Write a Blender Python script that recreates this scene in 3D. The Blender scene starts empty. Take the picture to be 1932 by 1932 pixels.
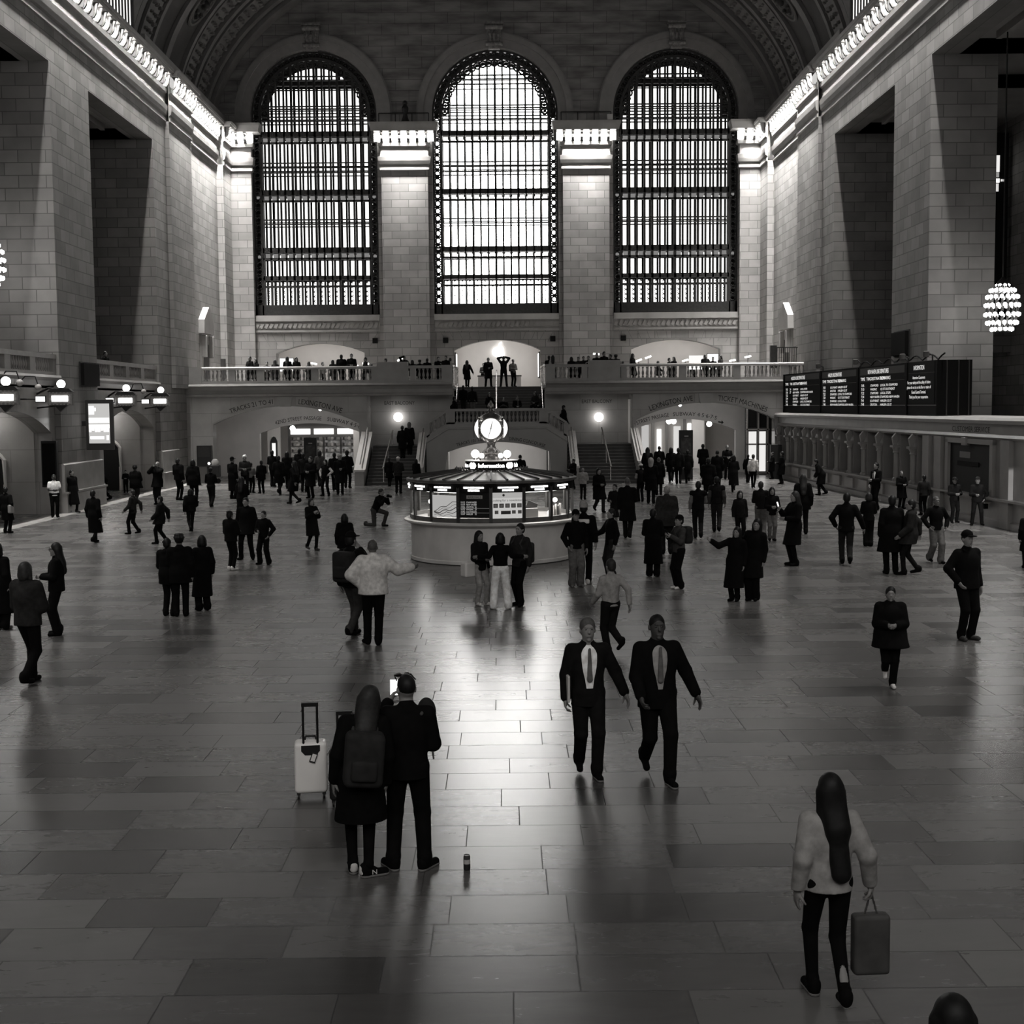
# Grand railway concourse, black and white photograph rebuilt as a 3D scene
import bpy, bmesh, math, random
import numpy as np
from mathutils import Vector, Matrix
random.seed(7)
RNG = np.random.default_rng(7)
SC = bpy.context.scene
COL = SC.collection
R = math.radians
PI = math.pi

# ---------------------------------------------------------------- camera
F = 2550.0
CAM_H = 4.2
_yaw, _pitch, _roll = math.atan(13 / F), math.atan(201 / F), R(-0.5)
CAM_M = Matrix.Rotation(-_yaw, 3, 'Z') @ Matrix.Rotation(PI / 2 - _pitch, 3, 'X') @ Matrix.Rotation(_roll, 3, 'Z')
CAM_P = Vector((0, 0, CAM_H))
cd = bpy.data.cameras.new('camera')
cd.sensor_width = 36
cd.lens = F / 1932 * 36
cd.clip_end = 400
cam = bpy.data.objects.new('camera', cd)
cam.matrix_world = Matrix.Translation(CAM_P) @ CAM_M.to_4x4()
COL.objects.link(cam)
SC.camera = cam


def ray(px, py):
    return (CAM_M @ Vector(((px - 966) / F, (966 - py) / F, -1))).normalized()


def at_y(px, py, y):
    d = ray(px, py)
    return CAM_P + d * (y / d.y)


def at_z(px, py, z=0.0):
    d = ray(px, py)
    return CAM_P + d * ((z - CAM_H) / d.z)


# ---------------------------------------------------------------- materials
WARM = (1.03, 0.995, 0.965)
_mats = {}


def grey(v, t=1.0):
    return (min(1, v * (1 + (WARM[0] - 1) * t)), min(1, v * (1 + (WARM[1] - 1) * t)), min(1, v * (1 + (WARM[2] - 1) * t)), 1)


def mat(name, v, rough=0.7, metal=0.0, spec=0.3, emit=0.0, coat=0.0):
    if name in _mats:
        return _mats[name]
    m = bpy.data.materials.new(name)
    m.use_nodes = True
    b = m.node_tree.nodes['Principled BSDF']
    b.inputs['Base Color'].default_value = grey(v)
    b.inputs['Roughness'].default_value = rough
    b.inputs['Metallic'].default_value = metal
    b.inputs['Specular IOR Level'].default_value = spec
    if coat:
        b.inputs['Coat Weight'].default_value = coat
        b.inputs['Coat Roughness'].default_value = 0.08
    if emit:
        b.inputs['Emission Color'].default_value = (1, 0.985, 0.96, 1)
        b.inputs['Emission Strength'].default_value = emit
    _mats[name] = m
    return m


def noisy(name, v, amp=0.25, scale=3.0, rough=0.7, spec=0.3, stretch=(1, 1, 1), metal=0.0, detail=4):
    """plain material whose grey varies with a noise (cloth weave, veined stone, worn metal)"""
    if name in _mats:
        return _mats[name]
    m = mat(name, v, rough, metal, spec)
    nt = m.node_tree
    N = nt.nodes
    L = nt.links
    g = N.new('ShaderNodeNewGeometry')
    mp = N.new('ShaderNodeMapping')
    mp.inputs['Scale'].default_value = stretch
    L.new(g.outputs['Position'], mp.inputs['Vector'])
    n = N.new('ShaderNodeTexNoise')
    n.inputs['Scale'].default_value = scale
    n.inputs['Detail'].default_value = detail
    L.new(mp.outputs[0], n.inputs['Vector'])
    r = N.new('ShaderNodeValToRGB')
    r.color_ramp.elements[0].position = 0.3
    r.color_ramp.elements[1].position = 0.7
    r.color_ramp.elements[0].color = grey(v * (1 - amp))
    r.color_ramp.elements[1].color = grey(v * (1 + amp))
    L.new(n.outputs['Fac'], r.inputs[0])
    L.new(r.outputs[0], N['Principled BSDF'].inputs['Base Color'])
    return m


def stone(name, v, bw=1.6, bh=0.62, rough=0.75, spec=0.25, joint=0.55, var=0.16, streak=0.0, coat=0.0):
    """ashlar: courses follow the wall whichever way it faces"""
    if name in _mats:
        return _mats[name]
    m = mat(name, v, rough, 0, spec, coat=coat)
    nt = m.node_tree
    N = nt.nodes
    L = nt.links
    g = N.new('ShaderNodeNewGeometry')
    sp = N.new('ShaderNodeSeparateXYZ')
    L.new(g.outputs['Position'], sp.inputs[0])
    sn = N.new('ShaderNodeSeparateXYZ')
    L.new(g.outputs['True Normal'], sn.inputs[0])
    ab = N.new('ShaderNodeMath')
    ab.operation = 'ABSOLUTE'
    L.new(sn.outputs[0], ab.inputs[0])
    gt = N.new('ShaderNodeMath')
    gt.operation = 'GREATER_THAN'
    gt.inputs[1].default_value = 0.6
    L.new(ab.outputs[0], gt.inputs[0])
    mx = N.new('ShaderNodeMix')
    L.new(gt.outputs[0], mx.inputs[0])
    L.new(sp.outputs[0], mx.inputs[2])
    L.new(sp.outputs[1], mx.inputs[3])
    cb = N.new('ShaderNodeCombineXYZ')
    L.new(mx.outputs[0], cb.inputs[0])
    L.new(sp.outputs[2], cb.inputs[1])
    br = N.new('ShaderNodeTexBrick')
    br.offset = 0.5
    br.squash = 1
    br.inputs['Scale'].default_value = 1
    br.inputs['Brick Width'].default_value = bw
    br.inputs['Row Height'].default_value = bh
    br.inputs['Mortar Size'].default_value = 0.022
    br.inputs['Mortar Smooth'].default_value = 0.3
    br.inputs['Bias'].default_value = 0.0
    br.inputs['Color1'].default_value = grey(v * (1 - var))
    br.inputs['Color2'].default_value = grey(v * (1 + var))
    br.inputs['Mortar'].default_value = grey(v * joint)
    L.new(cb.outputs[0], br.inputs['Vector'])
    n = N.new('ShaderNodeTexNoise')
    n.inputs['Scale'].default_value = 0.9
    n.inputs['Detail'].default_value = 5
    mp = N.new('ShaderNodeMapping')
    mp.inputs['Scale'].default_value = (0.5, 0.5, 2.2) if streak else (1, 1, 1)
    L.new(g.outputs['Position'], mp.inputs['Vector'])
    L.new(mp.outputs[0], n.inputs['Vector'])
    r = N.new('ShaderNodeValToRGB')
    a = 0.10 + streak
    r.color_ramp.elements[0].position = 0.3
    r.color_ramp.elements[1].position = 0.65
    r.color_ramp.elements[0].color = (1 - a * 1.6,) * 3 + (1,)
    r.color_ramp.elements[1].color = (1 + a * .6,) * 3 + (1,)
    L.new(n.outputs['Fac'], r.inputs[0])
    mu = N.new('ShaderNodeMix')
    mu.data_type = 'RGBA'
    mu.blend_type = 'MULTIPLY'
    mu.inputs[0].default_value = 1
    L.new(br.outputs['Color'], mu.inputs[6])
    L.new(r.outputs[0], mu.inputs[7])
    L.new(mu.outputs[2], N['Principled BSDF'].inputs['Base Color'])
    return m


def floor_mat():
    m = mat('marble_paving', 0.2, 0.3, 0, 0.5)
    nt = m.node_tree
    N = nt.nodes
    L = nt.links

    def M(op, a, b=None, c=None):
        n = N.new('ShaderNodeMath')
        n.operation = op
        for i, x in enumerate((a, b, c)):
            if x is None:
                continue
            if isinstance(x, (int, float)):
                n.inputs[i].default_value = x
            else:
                L.new(x, n.inputs[i])
        return n.outputs[0]

    def white(x, y=None):
        n = N.new('ShaderNodeTexWhiteNoise')
        n.noise_dimensions = '2D'
        c = N.new('ShaderNodeCombineXYZ')
        L.new(x, c.inputs[0])
        if y is not None:
            L.new(y, c.inputs[1])
        L.new(c.outputs[0], n.inputs['Vector'])
        return n.outputs['Value']
    g = N.new('ShaderNodeNewGeometry')
    sp = N.new('ShaderNodeSeparateXYZ')
    L.new(g.outputs['Position'], sp.inputs[0])
    X, Y = sp.outputs[0], sp.outputs[1]
    yr = M('DIVIDE', M('ADD', Y, 0.27), 0.645)
    row = M('FLOOR', yr)
    fy = M('FRACT', yr)
    w = M('ADD', M('MULTIPLY', white(row), 0.55), 0.95)
    off = M('MULTIPLY', white(M('ADD', row, 71.3)), 9.0)
    xr = M('DIVIDE', M('ADD', X, off), w)
    cell = M('FLOOR', xr)
    fx = M('FRACT', xr)
    tone = white(cell, row)
    # joints
    jy = M('LESS_THAN', M('MINIMUM', fy, M('SUBTRACT', 1, fy)), 0.009)
    jx = M('LESS_THAN', M('MINIMUM', fx, M('SUBTRACT', 1, fx)), 0.0045)
    j = M('MAXIMUM', jy, jx)
    # veins stretched along the slab, shifted per slab
    mp = N.new('ShaderNodeMapping')
    mp.inputs['Scale'].default_value = (0.9, 3.2, 1)
    cx = N.new('ShaderNodeCombineXYZ')
    L.new(M('ADD', X, M('MULTIPLY', tone, 37.0)), cx.inputs[0])
    L.new(Y, cx.inputs[1])
    L.new(cx.outputs[0], mp.inputs['Vector'])
    n = N.new('ShaderNodeTexNoise')
    n.inputs['Scale'].default_value = 1.7
    n.inputs['Detail'].default_value = 7
    n.inputs['Roughness'].default_value = 0.62
    n.inputs['Distortion'].default_value = 0.8
    L.new(mp.outputs[0], n.inputs['Vector'])
    t2 = M('POWER', tone, 0.75)
    val = M('ADD', M('MULTIPLY', t2, 0.078), 0.05)
    val = M('MULTIPLY', val, M('ADD', M('MULTIPLY', n.outputs['Fac'], 0.5), 0.75))
    val = M('MULTIPLY', val, M('SUBTRACT', 1, M('MULTIPLY', j, 0.55)))
    c = N.new('ShaderNodeCombineColor')
    for i, k in enumerate(WARM):
        L.new(M('MULTIPLY', val, k), c.inputs[i])
    b = N['Principled BSDF']
    L.new(c.outputs[0], b.inputs['Base Color'])
    rr = M('ADD', M('MULTIPLY', n.outputs['Fac'], 0.03), M('ADD', 0.25, M('MULTIPLY', tone, 0.015)))
    L.new(M('ADD', rr, M('MULTIPLY', j, 0.3)), b.inputs['Roughness'])
    return m


def glow(name, s):
    """something that gives off light: a lamp, a screen, a lit window"""
    if name in _mats:
        return _mats[name]
    m = bpy.data.materials.new(name)
    m.use_nodes = True
    nt = m.node_tree
    nt.nodes.clear()
    e = nt.nodes.new('ShaderNodeEmission')
    e.inputs['Color'].default_value = (1, 0.985, 0.96, 1)
    e.inputs['Strength'].default_value = s
    o = nt.nodes.new('ShaderNodeOutputMaterial')
    nt.links.new(e.outputs[0], o.inputs[0])
    _mats[name] = m
    return m


def glass(name='clear_glass'):
    if name in _mats:
        return _mats[name]
    m = bpy.data.materials.new(name)
    m.use_nodes = True
    nt = m.node_tree
    nt.nodes.clear()
    t = nt.nodes.new('ShaderNodeBsdfTransparent')
    t.inputs[0].default_value = (0.86, 0.86, 0.85, 1)
    gl = nt.nodes.new('ShaderNodeBsdfGlossy')
    gl.inputs['Roughness'].default_value = 0.03
    mx = nt.nodes.new('ShaderNodeMixShader')
    mx.inputs[0].default_value = 0.08
    o = nt.nodes.new('ShaderNodeOutputMaterial')
    nt.links.new(t.outputs[0], mx.inputs[1])
    nt.links.new(gl.outputs[0], mx.inputs[2])
    nt.links.new(mx.outputs[0], o.inputs[0])
    _mats[name] = m
    return m


# ---------------------------------------------------------------- mesh building
class MB:
    def __init__(s):
        s.v = []
        s.f = []

    def add(s, vs, fs):
        b = len(s.v)
        s.v.extend(tuple(p) for p in vs)
        s.f.extend(tuple(b + i for i in f) for f in fs)
        return s

    def box(s, x0, x1, y0, y1, z0, z1):
        vs = [(x, y, z) for x in (x0, x1) for y in (y0, y1) for z in (z0, z1)]
        return s.add(vs, [(0, 1, 3, 2), (4, 6, 7, 5), (0, 4, 5, 1), (2, 3, 7, 6), (0, 2, 6, 4), (1, 5, 7, 3)])

    def cbox(s, c, h, M=None):
        vs = [Vector((x * h[0], y * h[1], z * h[2])) for x in (-1, 1) for y in (-1, 1) for z in (-1, 1)]
        if M is not None:
            vs = [M @ v for v in vs]
        vs = [v + Vector(c) for v in vs]
        return s.add(vs, [(0, 1, 3, 2), (4, 6, 7, 5), (0, 4, 5, 1), (2, 3, 7, 6), (0, 2, 6, 4), (1, 5, 7, 3)])

    def quad(s, *p):
        return s.add(p, [tuple(range(len(p)))])

    def prism(s, poly, a, b, ax='y'):
        """polygon in the two other axes, pushed along ax from a to b"""
        def P(u, w, t):
            return {'y': (u, t, w), 'x': (t, u, w), 'z': (u, w, t)}[ax]
        n = len(poly)
        vs = [P(u, w, a) for u, w in poly] + [P(u, w, b) for u, w in poly]
        fs = [tuple(range(n))[::-1], tuple(range(n, 2 * n))]
        fs += [(i, (i + 1) % n, n + (i + 1) % n, n + i) for i in range(n)]
        return s.add(vs, fs)

    def lathe(s, prof, c=(0, 0, 0), n=24, a0=0.0, a1=2 * PI, sx=1.0, sy=1.0):
        full = abs(a1 - a0 - 2 * PI) < 1e-6
        m = n if full else n + 1
        vs = []
        for i in range(m):
            a = a0 + (a1 - a0) * i / n
            for r, z in prof:
                vs.append((c[0] + r * math.cos(a) * sx, c[1] + r * math.sin(a) * sy, c[2] + z))
        k = len(prof)
        fs = []
        for i in range(n):
            j = (i + 1) % m
            for q in range(k - 1):
                fs.append((i * k + q, j * k + q, j * k + q + 1, i * k + q + 1))
        return s.add(vs, fs)

    def tube(s, pts, r, n=8, close=False):
        pts = [Vector(p) for p in pts]
        m = len(pts)
        rs = r if isinstance(r, (list, tuple)) else [r] * m
        vs = []
        for i, p in enumerate(pts):
            if close:
                d = pts[(i + 1) % m] - pts[i - 1]
            else:
                d = pts[min(i + 1, m - 1)] - pts[max(i - 1, 0)]
            d.normalize()
            u = d.cross(Vector((0, 0, 1)))
            if u.length < 1e-3:
                u = d.cross(Vector((0, 1, 0)))
            u.normalize()
            w = d.cross(u)
            for k in range(n):
                a = 2 * PI * k / n
                vs.append(p + (u * math.cos(a) + w * math.sin(a)) * rs[i])
        fs = []
        for i in range(m if close else m - 1):
            j = (i + 1) % m
            for k in range(n):
                fs.append((i * n + k, i * n + (k + 1) % n, j * n + (k + 1) % n, j * n + k))
        if not close:
            fs += [tuple(range(n))[::-1], tuple(range((m - 1) * n, m * n))]
        return s.add(vs, fs)

    def ball(s, c, r, n=16, sz=1.0):
        k = n // 2
        prof = [(r * math.sin(PI * i / k), -r * sz * math.cos(PI * i / k)) for i in range(k + 1)]
        prof[0] = (1e-4, prof[0][1])
        prof[-1] = (1e-4, prof[-1][1])
        return s.lathe(prof, c, n)

    def obj(s, name, m, parent=None, smooth=False, bevel=0.0, loc=None, recalc=True, seg=2):
        me = bpy.data.meshes.new(name)
        o0 = Vector(loc) if loc is not None else Vector((0, 0, 0))
        me.from_pydata([tuple(Vector(p) - o0) for p in s.v] if loc is not None else s.v, [], s.f)
        if recalc or bevel:
            bm = bmesh.new()
            bm.from_mesh(me)
            if bevel:
                bmesh.ops.remove_doubles(bm, verts=bm.verts, dist=1e-5)
            bmesh.ops.recalc_face_normals(bm, faces=bm.faces)
            if bevel:
                es = [e for e in bm.edges if len(e.link_faces) == 2 and e.calc_face_angle(0) > 0.6]
                bmesh.ops.bevel(bm, geom=es, offset=bevel, segments=seg, affect='EDGES', profile=0.6)
            bm.to_mesh(me)
            bm.free()
        if smooth:
            me.shade_smooth()
            me.set_sharp_from_angle(angle=R(40))
        me.materials.append(m)
        o = bpy.data.objects.new(name, me)
        o.location = o0
        COL.objects.link(o)
        if parent is not None:
            o.parent = parent
            o.matrix_parent_inverse = Matrix.Translation(-Vector(parent.location)) if parent.rotation_euler.z == 0 else parent.matrix_basis.inverted()
        return o


def tag(o, label=None, cat=None, group=None, kind=None):
    if label:
        o['label'] = label
    if cat:
        o['category'] = cat
    if group:
        o['group'] = group
    if kind:
        o['kind'] = kind
    return o


def empty(name, loc=(0, 0, 0), rz=0.0):
    o = bpy.data.objects.new(name, None)
    o.location = loc
    o.rotation_euler = (0, 0, rz)
    o.empty_display_size = 0.1
    COL.objects.link(o)
    return o


def thing(name, label, cat, loc=(0, 0, 0), rz=0.0, group=None):
    return tag(empty(name, loc, rz), label, cat, group)


def struct(name, mb, m, parent=None, **kw):
    o = mb.obj(name, m, parent, **kw)
    if parent is None:
        o['kind'] = 'structure'
    return o


def copy_tree(o, parent=None):
    c = o.copy()
    COL.objects.link(c)
    if parent is not None:
        mi = o.matrix_parent_inverse.copy()
        c.parent = parent
        c.matrix_parent_inverse = mi
    for ch in list(o.children):
        copy_tree(ch, c)
    return c


_textcache = {}


def text_pts(body, size=1.0, align='CENTER'):
    """outline lettering from the built-in font as flat polygons: (verts2d, faces)"""
    key = (body, align)
    if key not in _textcache:
        cu = bpy.data.curves.new('t', 'FONT')
        cu.body = body
        cu.size = 1
        cu.align_x = align
        cu.resolution_u = 2
        o = bpy.data.objects.new('t', cu)
        COL.objects.link(o)
        dg = bpy.context.evaluated_depsgraph_get()
        me = bpy.data.meshes.new_from_object(o.evaluated_get(dg))
        _textcache[key] = ([(v.co.x, v.co.y) for v in me.vertices], [tuple(p.vertices) for p in me.polygons])
        bpy.data.objects.remove(o)
        bpy.data.curves.remove(cu)
        bpy.data.meshes.remove(me)
    v, f = _textcache[key]
    return [(x * size, y * size) for x, y in v], f


def letter(mb, body, size, fn, align='CENTER', bold=0.0, sx=1.0):
    """put lettering through fn(u, w) -> world point"""
    v, f = text_pts(body, size, align)
    mb.add([fn(x * sx, y) for x, y in v], f)
    if bold:
        mb.add([fn(x * sx + bold, y) for x, y in v], f)
    return mb


def seg_arch(xa, xb, zs, zc, n=20):
    """segmental arch from spring zs up to crown zc, as points left to right"""
    h = (xb - xa) / 2
    rise = zc - zs
    r = (h * h + rise * rise) / (2 * rise)
    cz = zc - r
    a = math.asin(min(1, h / r))
    c = (xa + xb) / 2
    return [(c + r * math.sin(-a + 2 * a * i / n), cz + r * math.cos(-a + 2 * a * i / n)) for i in range(n + 1)]


def arch_wall(mb, u0, u1, z0, z1, w0, w1, ops, ax='y'):
    """wall along u (x, or y when ax='x') between depths w0, w1, with arched openings ops = [(zb, curve)]"""
    def P(u, w, z):
        return (u, w, z) if ax == 'y' else (w, u, z)

    def bx(a, b, c, d):
        vs = [P(u, w, z) for u in (a, b) for w in (w0, w1) for z in (c, d)]
        mb.add(vs, [(0, 1, 3, 2), (4, 6, 7, 5), (0, 4, 5, 1), (2, 3, 7, 6), (0, 2, 6, 4), (1, 5, 7, 3)])
    cur = u0
    for zb, cv in ops:
        bx(cur, cv[0][0], z0, z1)
        if zb > z0:
            bx(cv[0][0], cv[-1][0], z0, zb)
        n = len(cv)
        vs = []
        for u, z in cv:
            vs += [P(u, w0, z), P(u, w0, z1), P(u, w1, z), P(u, w1, z1)]
        fs = []
        for i in range(n - 1):
            a, b = 4 * i, 4 * i + 4
            fs += [(a, b, b + 1, a + 1), (a + 2, a + 3, b + 3, b + 2), (a, a + 2, b + 2, b), (a + 1, b + 1, b + 3, a + 3)]
        mb.add(vs, fs)
        cur = cv[-1][0]
    bx(cur, u1, z0, z1)
    return mb
# ================================================================ the hall
XC, XL, XR = -0.43, -17.9, 17.1
YW, YP = 89.0, 76.5            # window wall, face of the east balcony
ST = stone('limestone', 0.215, 1.1, 0.5)
STU = stone('vault_end_stone', 0.17, 1.7, 0.7, streak=0.22, var=0.08)
STD = stone('lower_marble', 0.33, 2.2, 1.3, rough=0.16, spec=0.5, var=0.05, joint=0.8)
MOULD = noisy('stone_moulding', 0.25, 0.12, 1.2)
BRONZE = noisy('dark_bronze', 0.018, 0.3, 8, rough=0.55, spec=0.3)
BRASS = mat('brass', 0.5, 0.25, 0.9)
CEIL = noisy('vault_plaster', 0.06, 0.18, 0.6, rough=0.9)
GOLD = noisy('vault_ornament', 0.11, 0.5, 2.6, rough=0.8)
BLACK = mat('matt_black', 0.006, 0.8, 0, 0.1)
PALE = noisy('pale_plaster', 0.72, 0.06, 0.7, rough=0.6)
L_CORN = glow('cornice_bulb', 17.0)
WEST = 4.6
L_DIM = glow('cornice_bulb_dim', 0.62)

fl = MB().quad((-32, -8, 0), (32, -8, 0), (32, 112, 0), (-32, 112, 0))
struct('floor', fl, floor_mat())
strip = MB()
strip.box(XL - .3, XL + .55, 20, YP, 0.0, 0.004)
struct('trim_1', strip, noisy('pale_border_slab', 0.34, 0.1, 2, rough=0.3, spec=.5))

# ---- wall with the three tall windows
WINX = [XC - 11.7, XC, XC + 11.7]
WH, WZ0, WSP = 4.07, 10.17, 23.05
mb = MB()
ops = []
for cx in WINX:
    cv = [(cx - WH, WSP - .001)] + [(cx - WH * math.cos(PI * i / 40), WSP + WH * math.sin(PI * i / 40)) for i in range(41)] + [(cx + WH, WSP - .001)]
    cv = [(cx + (u - cx) * (1 if i not in (0, len(cv) - 1) else 1), z) for i, (u, z) in enumerate(cv)]
    ops.append((0, cv[1:-1]))
mw = MB()
arch_wall(mw, XL - 2, XR + 2, WSP, 36, YW, YW + 1.0, [(WSP, c) for _, c in ops])
arch_top = mw
struct('wall_back', arch_top, STU)
mb = MB()
edges = [XL - 2] + [e for cx in WINX for e in (cx - WH, cx + WH)] + [XR + 2]
for i in range(0, 8, 2):
    mb.box(edges[i], edges[i + 1], YW, YW + 1.9, 5.3, WSP)
# spandrels under the windows with the lit arched rooms
UP = [(-14.87, -9.1, 7.72, 8.36), (-3.25, 2.42, 7.82, 8.5), (8.34, 14.2, 7.78, 8.42)]
for cx, (a, b, zs, zc) in zip(WINX, UP):
    arch_wall(mb, cx - WH, cx + WH, 5.3, WZ0, YW, YW + 1.0, [(5.3, seg_arch(a, b, zs, zc))])
struct('wall_back_lower', mb, ST)

# stone mouldings of that wall: sills, carved band, archivolts, keystones
mb = MB()
for cx in WINX:
    mb.box(cx - WH, cx + WH, YW - .22, YW + .05, WZ0 - .38, WZ0)
    mb.box(cx - WH, cx + WH, YW - .05, YW + .05, WZ0 - .95, WZ0 - .38)
    for i in range(26):
        x = cx - WH + .15 + i * .31
        mb.cbox((x, YW - .09, WZ0 - .66), (.10, .06, .17), Matrix.Rotation(.5, 3, 'Y'))
    mb.box(cx - WH, cx + WH, YW - .12, YW + .05, WZ0 - 1.08, WZ0 - .95)
struct('trim_2', mb, MOULD)
mb = MB()
for cx in WINX:
    n = 44
    for r0, r1, d in ((WH, WH + .55, .10), (WH + .55, WH + .9, .2), (WH + .9, WH + 1.0, .06)):
        vs = []
        for i in range(n + 1):
            a = PI * i / n
            for r in (r0, r1):
                vs += [(cx - r * math.cos(a), YW - d, WSP + r * math.sin(a)), (cx - r * math.cos(a), YW + .1, WSP + r * math.sin(a))]
        fs = []
        for i in range(n):
            a, b = 4 * i, 4 * i + 4
            fs += [(a, a + 2, b + 2, b), (a, b, b + 1, a + 1), (a + 2, a + 3, b + 3, b + 2)]
        mb.add(vs, fs)
        for sx in (-1, 1):
            mb.box(cx + sx * r0, cx + sx * r1, YW - d, YW + .1, 22.3, WSP)
struct('trim_3', mb, noisy('archivolt_stone', 0.19, 0.1, 2))
KEY = noisy('keystone_carving', 0.15, 0.4, 7)
for i, cx in enumerate(WINX):
    z = WSP + WH
    t = tag(MB().prism([(cx - .38, z - .15), (cx + .38, z - .15), (cx + .5, z + 1.35), (cx - .5, z + 1.35)], YW - .45, YW).obj('keystone', KEY, bevel=.04),
            ['carved scroll keystone over the first of the tall arched windows', 'carved scroll keystone over the brightest, middle tall window', 'carved scroll keystone over the tall window nearest the departure board'][i], 'keystone', 'keystones of the tall windows')
    m2 = MB()
    for zz, rr in ((z + 1.2, .17), (z + .15, .13)):
        m2.tube([(cx - .55, YW - .48, zz), (cx + .55, YW - .48, zz)], rr, 10)
    m2.box(cx - .6, cx + .6, YW - .6, YW, z + 1.36, z + 1.52)
    for k in (-.25, 0, .25):
        m2.tube([(cx + k, YW - .47, z + .3), (cx + k * 1.15, YW - .52, z + .75), (cx + k * 1.3, YW - .47, z + 1.1)], [.05, .11, .06], 8)
    m2.obj('scroll', KEY, t, smooth=True)


# ---- entablature profile shared by pilasters and side walls
def entab(mb, path, closed_ends=True, top=.5, zt=22.05):
    """path: plan points of the wall face with outward normals [(x, y, nx, ny)]; sweep the moulding stack along it"""
    prof = [(0, 19.35), (.09, 19.38), (.09, 19.55), (.02, 19.58), (.02, 19.68), (.13, 19.74), (.17, 19.95), (.2, 20.22), (.05, 20.26), (.03, 20.82),
            (.16, 20.88), (.2, 21.08), (.14, 21.1), (.14, 21.74), (top, 21.76), (top + .02, 21.9), (top + .1, zt - .15), (top + .12, zt), (0, zt + .03)]
    k = len(prof)
    vs = []
    for x, y, nx, ny in path:
        for d, z in prof:
            vs.append((x + nx * d, y + ny * d, z))
    fs = []
    for i in range(len(path) - 1):
        for q in range(k - 1):
            fs.append((i * k + q, (i + 1) * k + q, (i + 1) * k + q + 1, i * k + q + 1))
    fs += [tuple(range(k)), tuple(range((len(path) - 1) * k, len(path) * k))]
    mb.add(vs, fs)


def bracket(mb, x, y, nx, ny, wid=.1, top=.48):
    """S-shaped console under the cornice"""
    pr = [(.12, 21.08), (top * .55, 21.12), (top * .78, 21.3), (top * .82, 21.5), (top - .05, 21.62), (top, 21.77), (.12, 21.77)]
    tx, ty = -ny, nx
    vs = []
    for s in (-1, 1):
        for d, z in pr:
            vs.append((x + nx * d + tx * wid * s, y + ny * d + ty * wid * s, z))
    n = len(pr)
    mb.add(vs, [tuple(range(n)), tuple(range(n, 2 * n))] + [(i, (i + 1) % n, n + (i + 1) % n, n + i) for i in range(n)])


def lamp_mesh(w):
    """one coffer's bulb: a rounded glowing block between two consoles, local +y is out from the wall"""
    m = MB()
    m.prism([(.15, -.26), (.23, -.27), (.29, -.1), (.30, .12), (.23, .24), (.15, .25)], -w, w, 'x')
    me = bpy.data.meshes.new('bulb')
    me.from_pydata(m.v, [], m.f)
    bm = bmesh.new()
    bm.from_mesh(me)
    bmesh.ops.recalc_face_normals(bm, faces=bm.faces)
    bm.to_mesh(me)
    bm.free()
    return me


LM = lamp_mesh(.19)
LM.materials.append(L_CORN)
LMD = lamp_mesh(.19)
LMD.materials.append(L_DIM)
LMW = lamp_mesh(.19)
LMW.materials.append(L_CORN)


def lamp(me, x, y, nx, ny, label, group):
    o = bpy.data.objects.new('cornice_lamp', me)
    o.location = (x, y, 21.42)
    o.rotation_euler = (0, 0, math.atan2(-nx, ny))
    COL.objects.link(o)
    tag(o, label, 'lamp', group)


# pilasters between the windows
mb = MB()
me_ = MB()
mbr = MB()
for k, cx in enumerate(((WINX[0] + WINX[1]) / 2, (WINX[1] + WINX[2]) / 2)):
    mb.box(cx - 1.77, cx + 1.77, YW - .12, YW + .2, 5.3, 22.2)
    mb.box(cx - 1.5, cx + 1.5, YW - .45, YW, 5.3, 22.2)
    w, d = 1.5, .45
    s = .7071
    path = [(cx - w, YW, -1, 0), (cx - w, YW - d, -1, -1), (cx + w, YW - d, 1, -1), (cx + w, YW, 1, 0)]
    entab(me_, path, top=.6, zt=22.3)
    for i in range(8):
        bracket(mbr, cx - 2.0 + .571 * i, YW - d + .02, 0, -1, .085, .58)
    for i in range(7):
        lamp(LMW, cx - 1.714 + .571 * i, YW - d, 0, -1, 'square glowing lamp under the capital of the pier %s the bright middle window' % ('before' if k == 0 else 'after'),
             'lamps on the pier capital ' + ('toward the track signs' if k == 0 else 'toward the departure board'))
# corner pilasters
for sx, x0, x1, nm in ((-1, XL - .5, -16.15, 'corner beside the track-sign wall'), (1, 15.35, XR + .5, 'corner beside the departure-board wall')):
    mb.box(x0, x1, YW - .45, YW, 5.3, 22.2)
    if sx < 0:
        path = [(XL, YW - .45, -.0, -1), (x1, YW - .45, 1, -1), (x1, YW, 1, 0)]
    else:
        path = [(x0, YW, -1, 0), (x0, YW - .45, -1, -1), (XR, YW - .45, 0, -1)]
    entab(me_, path, top=.6, zt=22.3)
    c = x1 - .3 if sx < 0 else x0 + .3
    for i in range(3):
        lamp(LMW, c + sx * .57 * i + (.3 if sx < 0 else -.3), YW - .45, 0, -1, 'square glowing lamp on the capital in the ' + nm, 'lamps in the ' + nm)
        bracket(mbr, c + sx * (.57 * i + .285) + (.3 if sx < 0 else -.3), YW - .43, 0, -1, .085, .58)
struct('wall_piers', mb, ST)
struct('trim_4', me_, MOULD)
CONS = noisy('console_shade_stone', .07, .3, 5)  # dark tone puts the shade between the lamps into the consoles
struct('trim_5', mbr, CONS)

# ---- side walls: deep piers, lintels, upper entablature
PIERS = [(-8, -3), (8, 13), (23.6, 28.6), (39.2, 44.2), (54.8, 59.9), (74.0, 89.0)]
DPTH = 2.65


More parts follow.
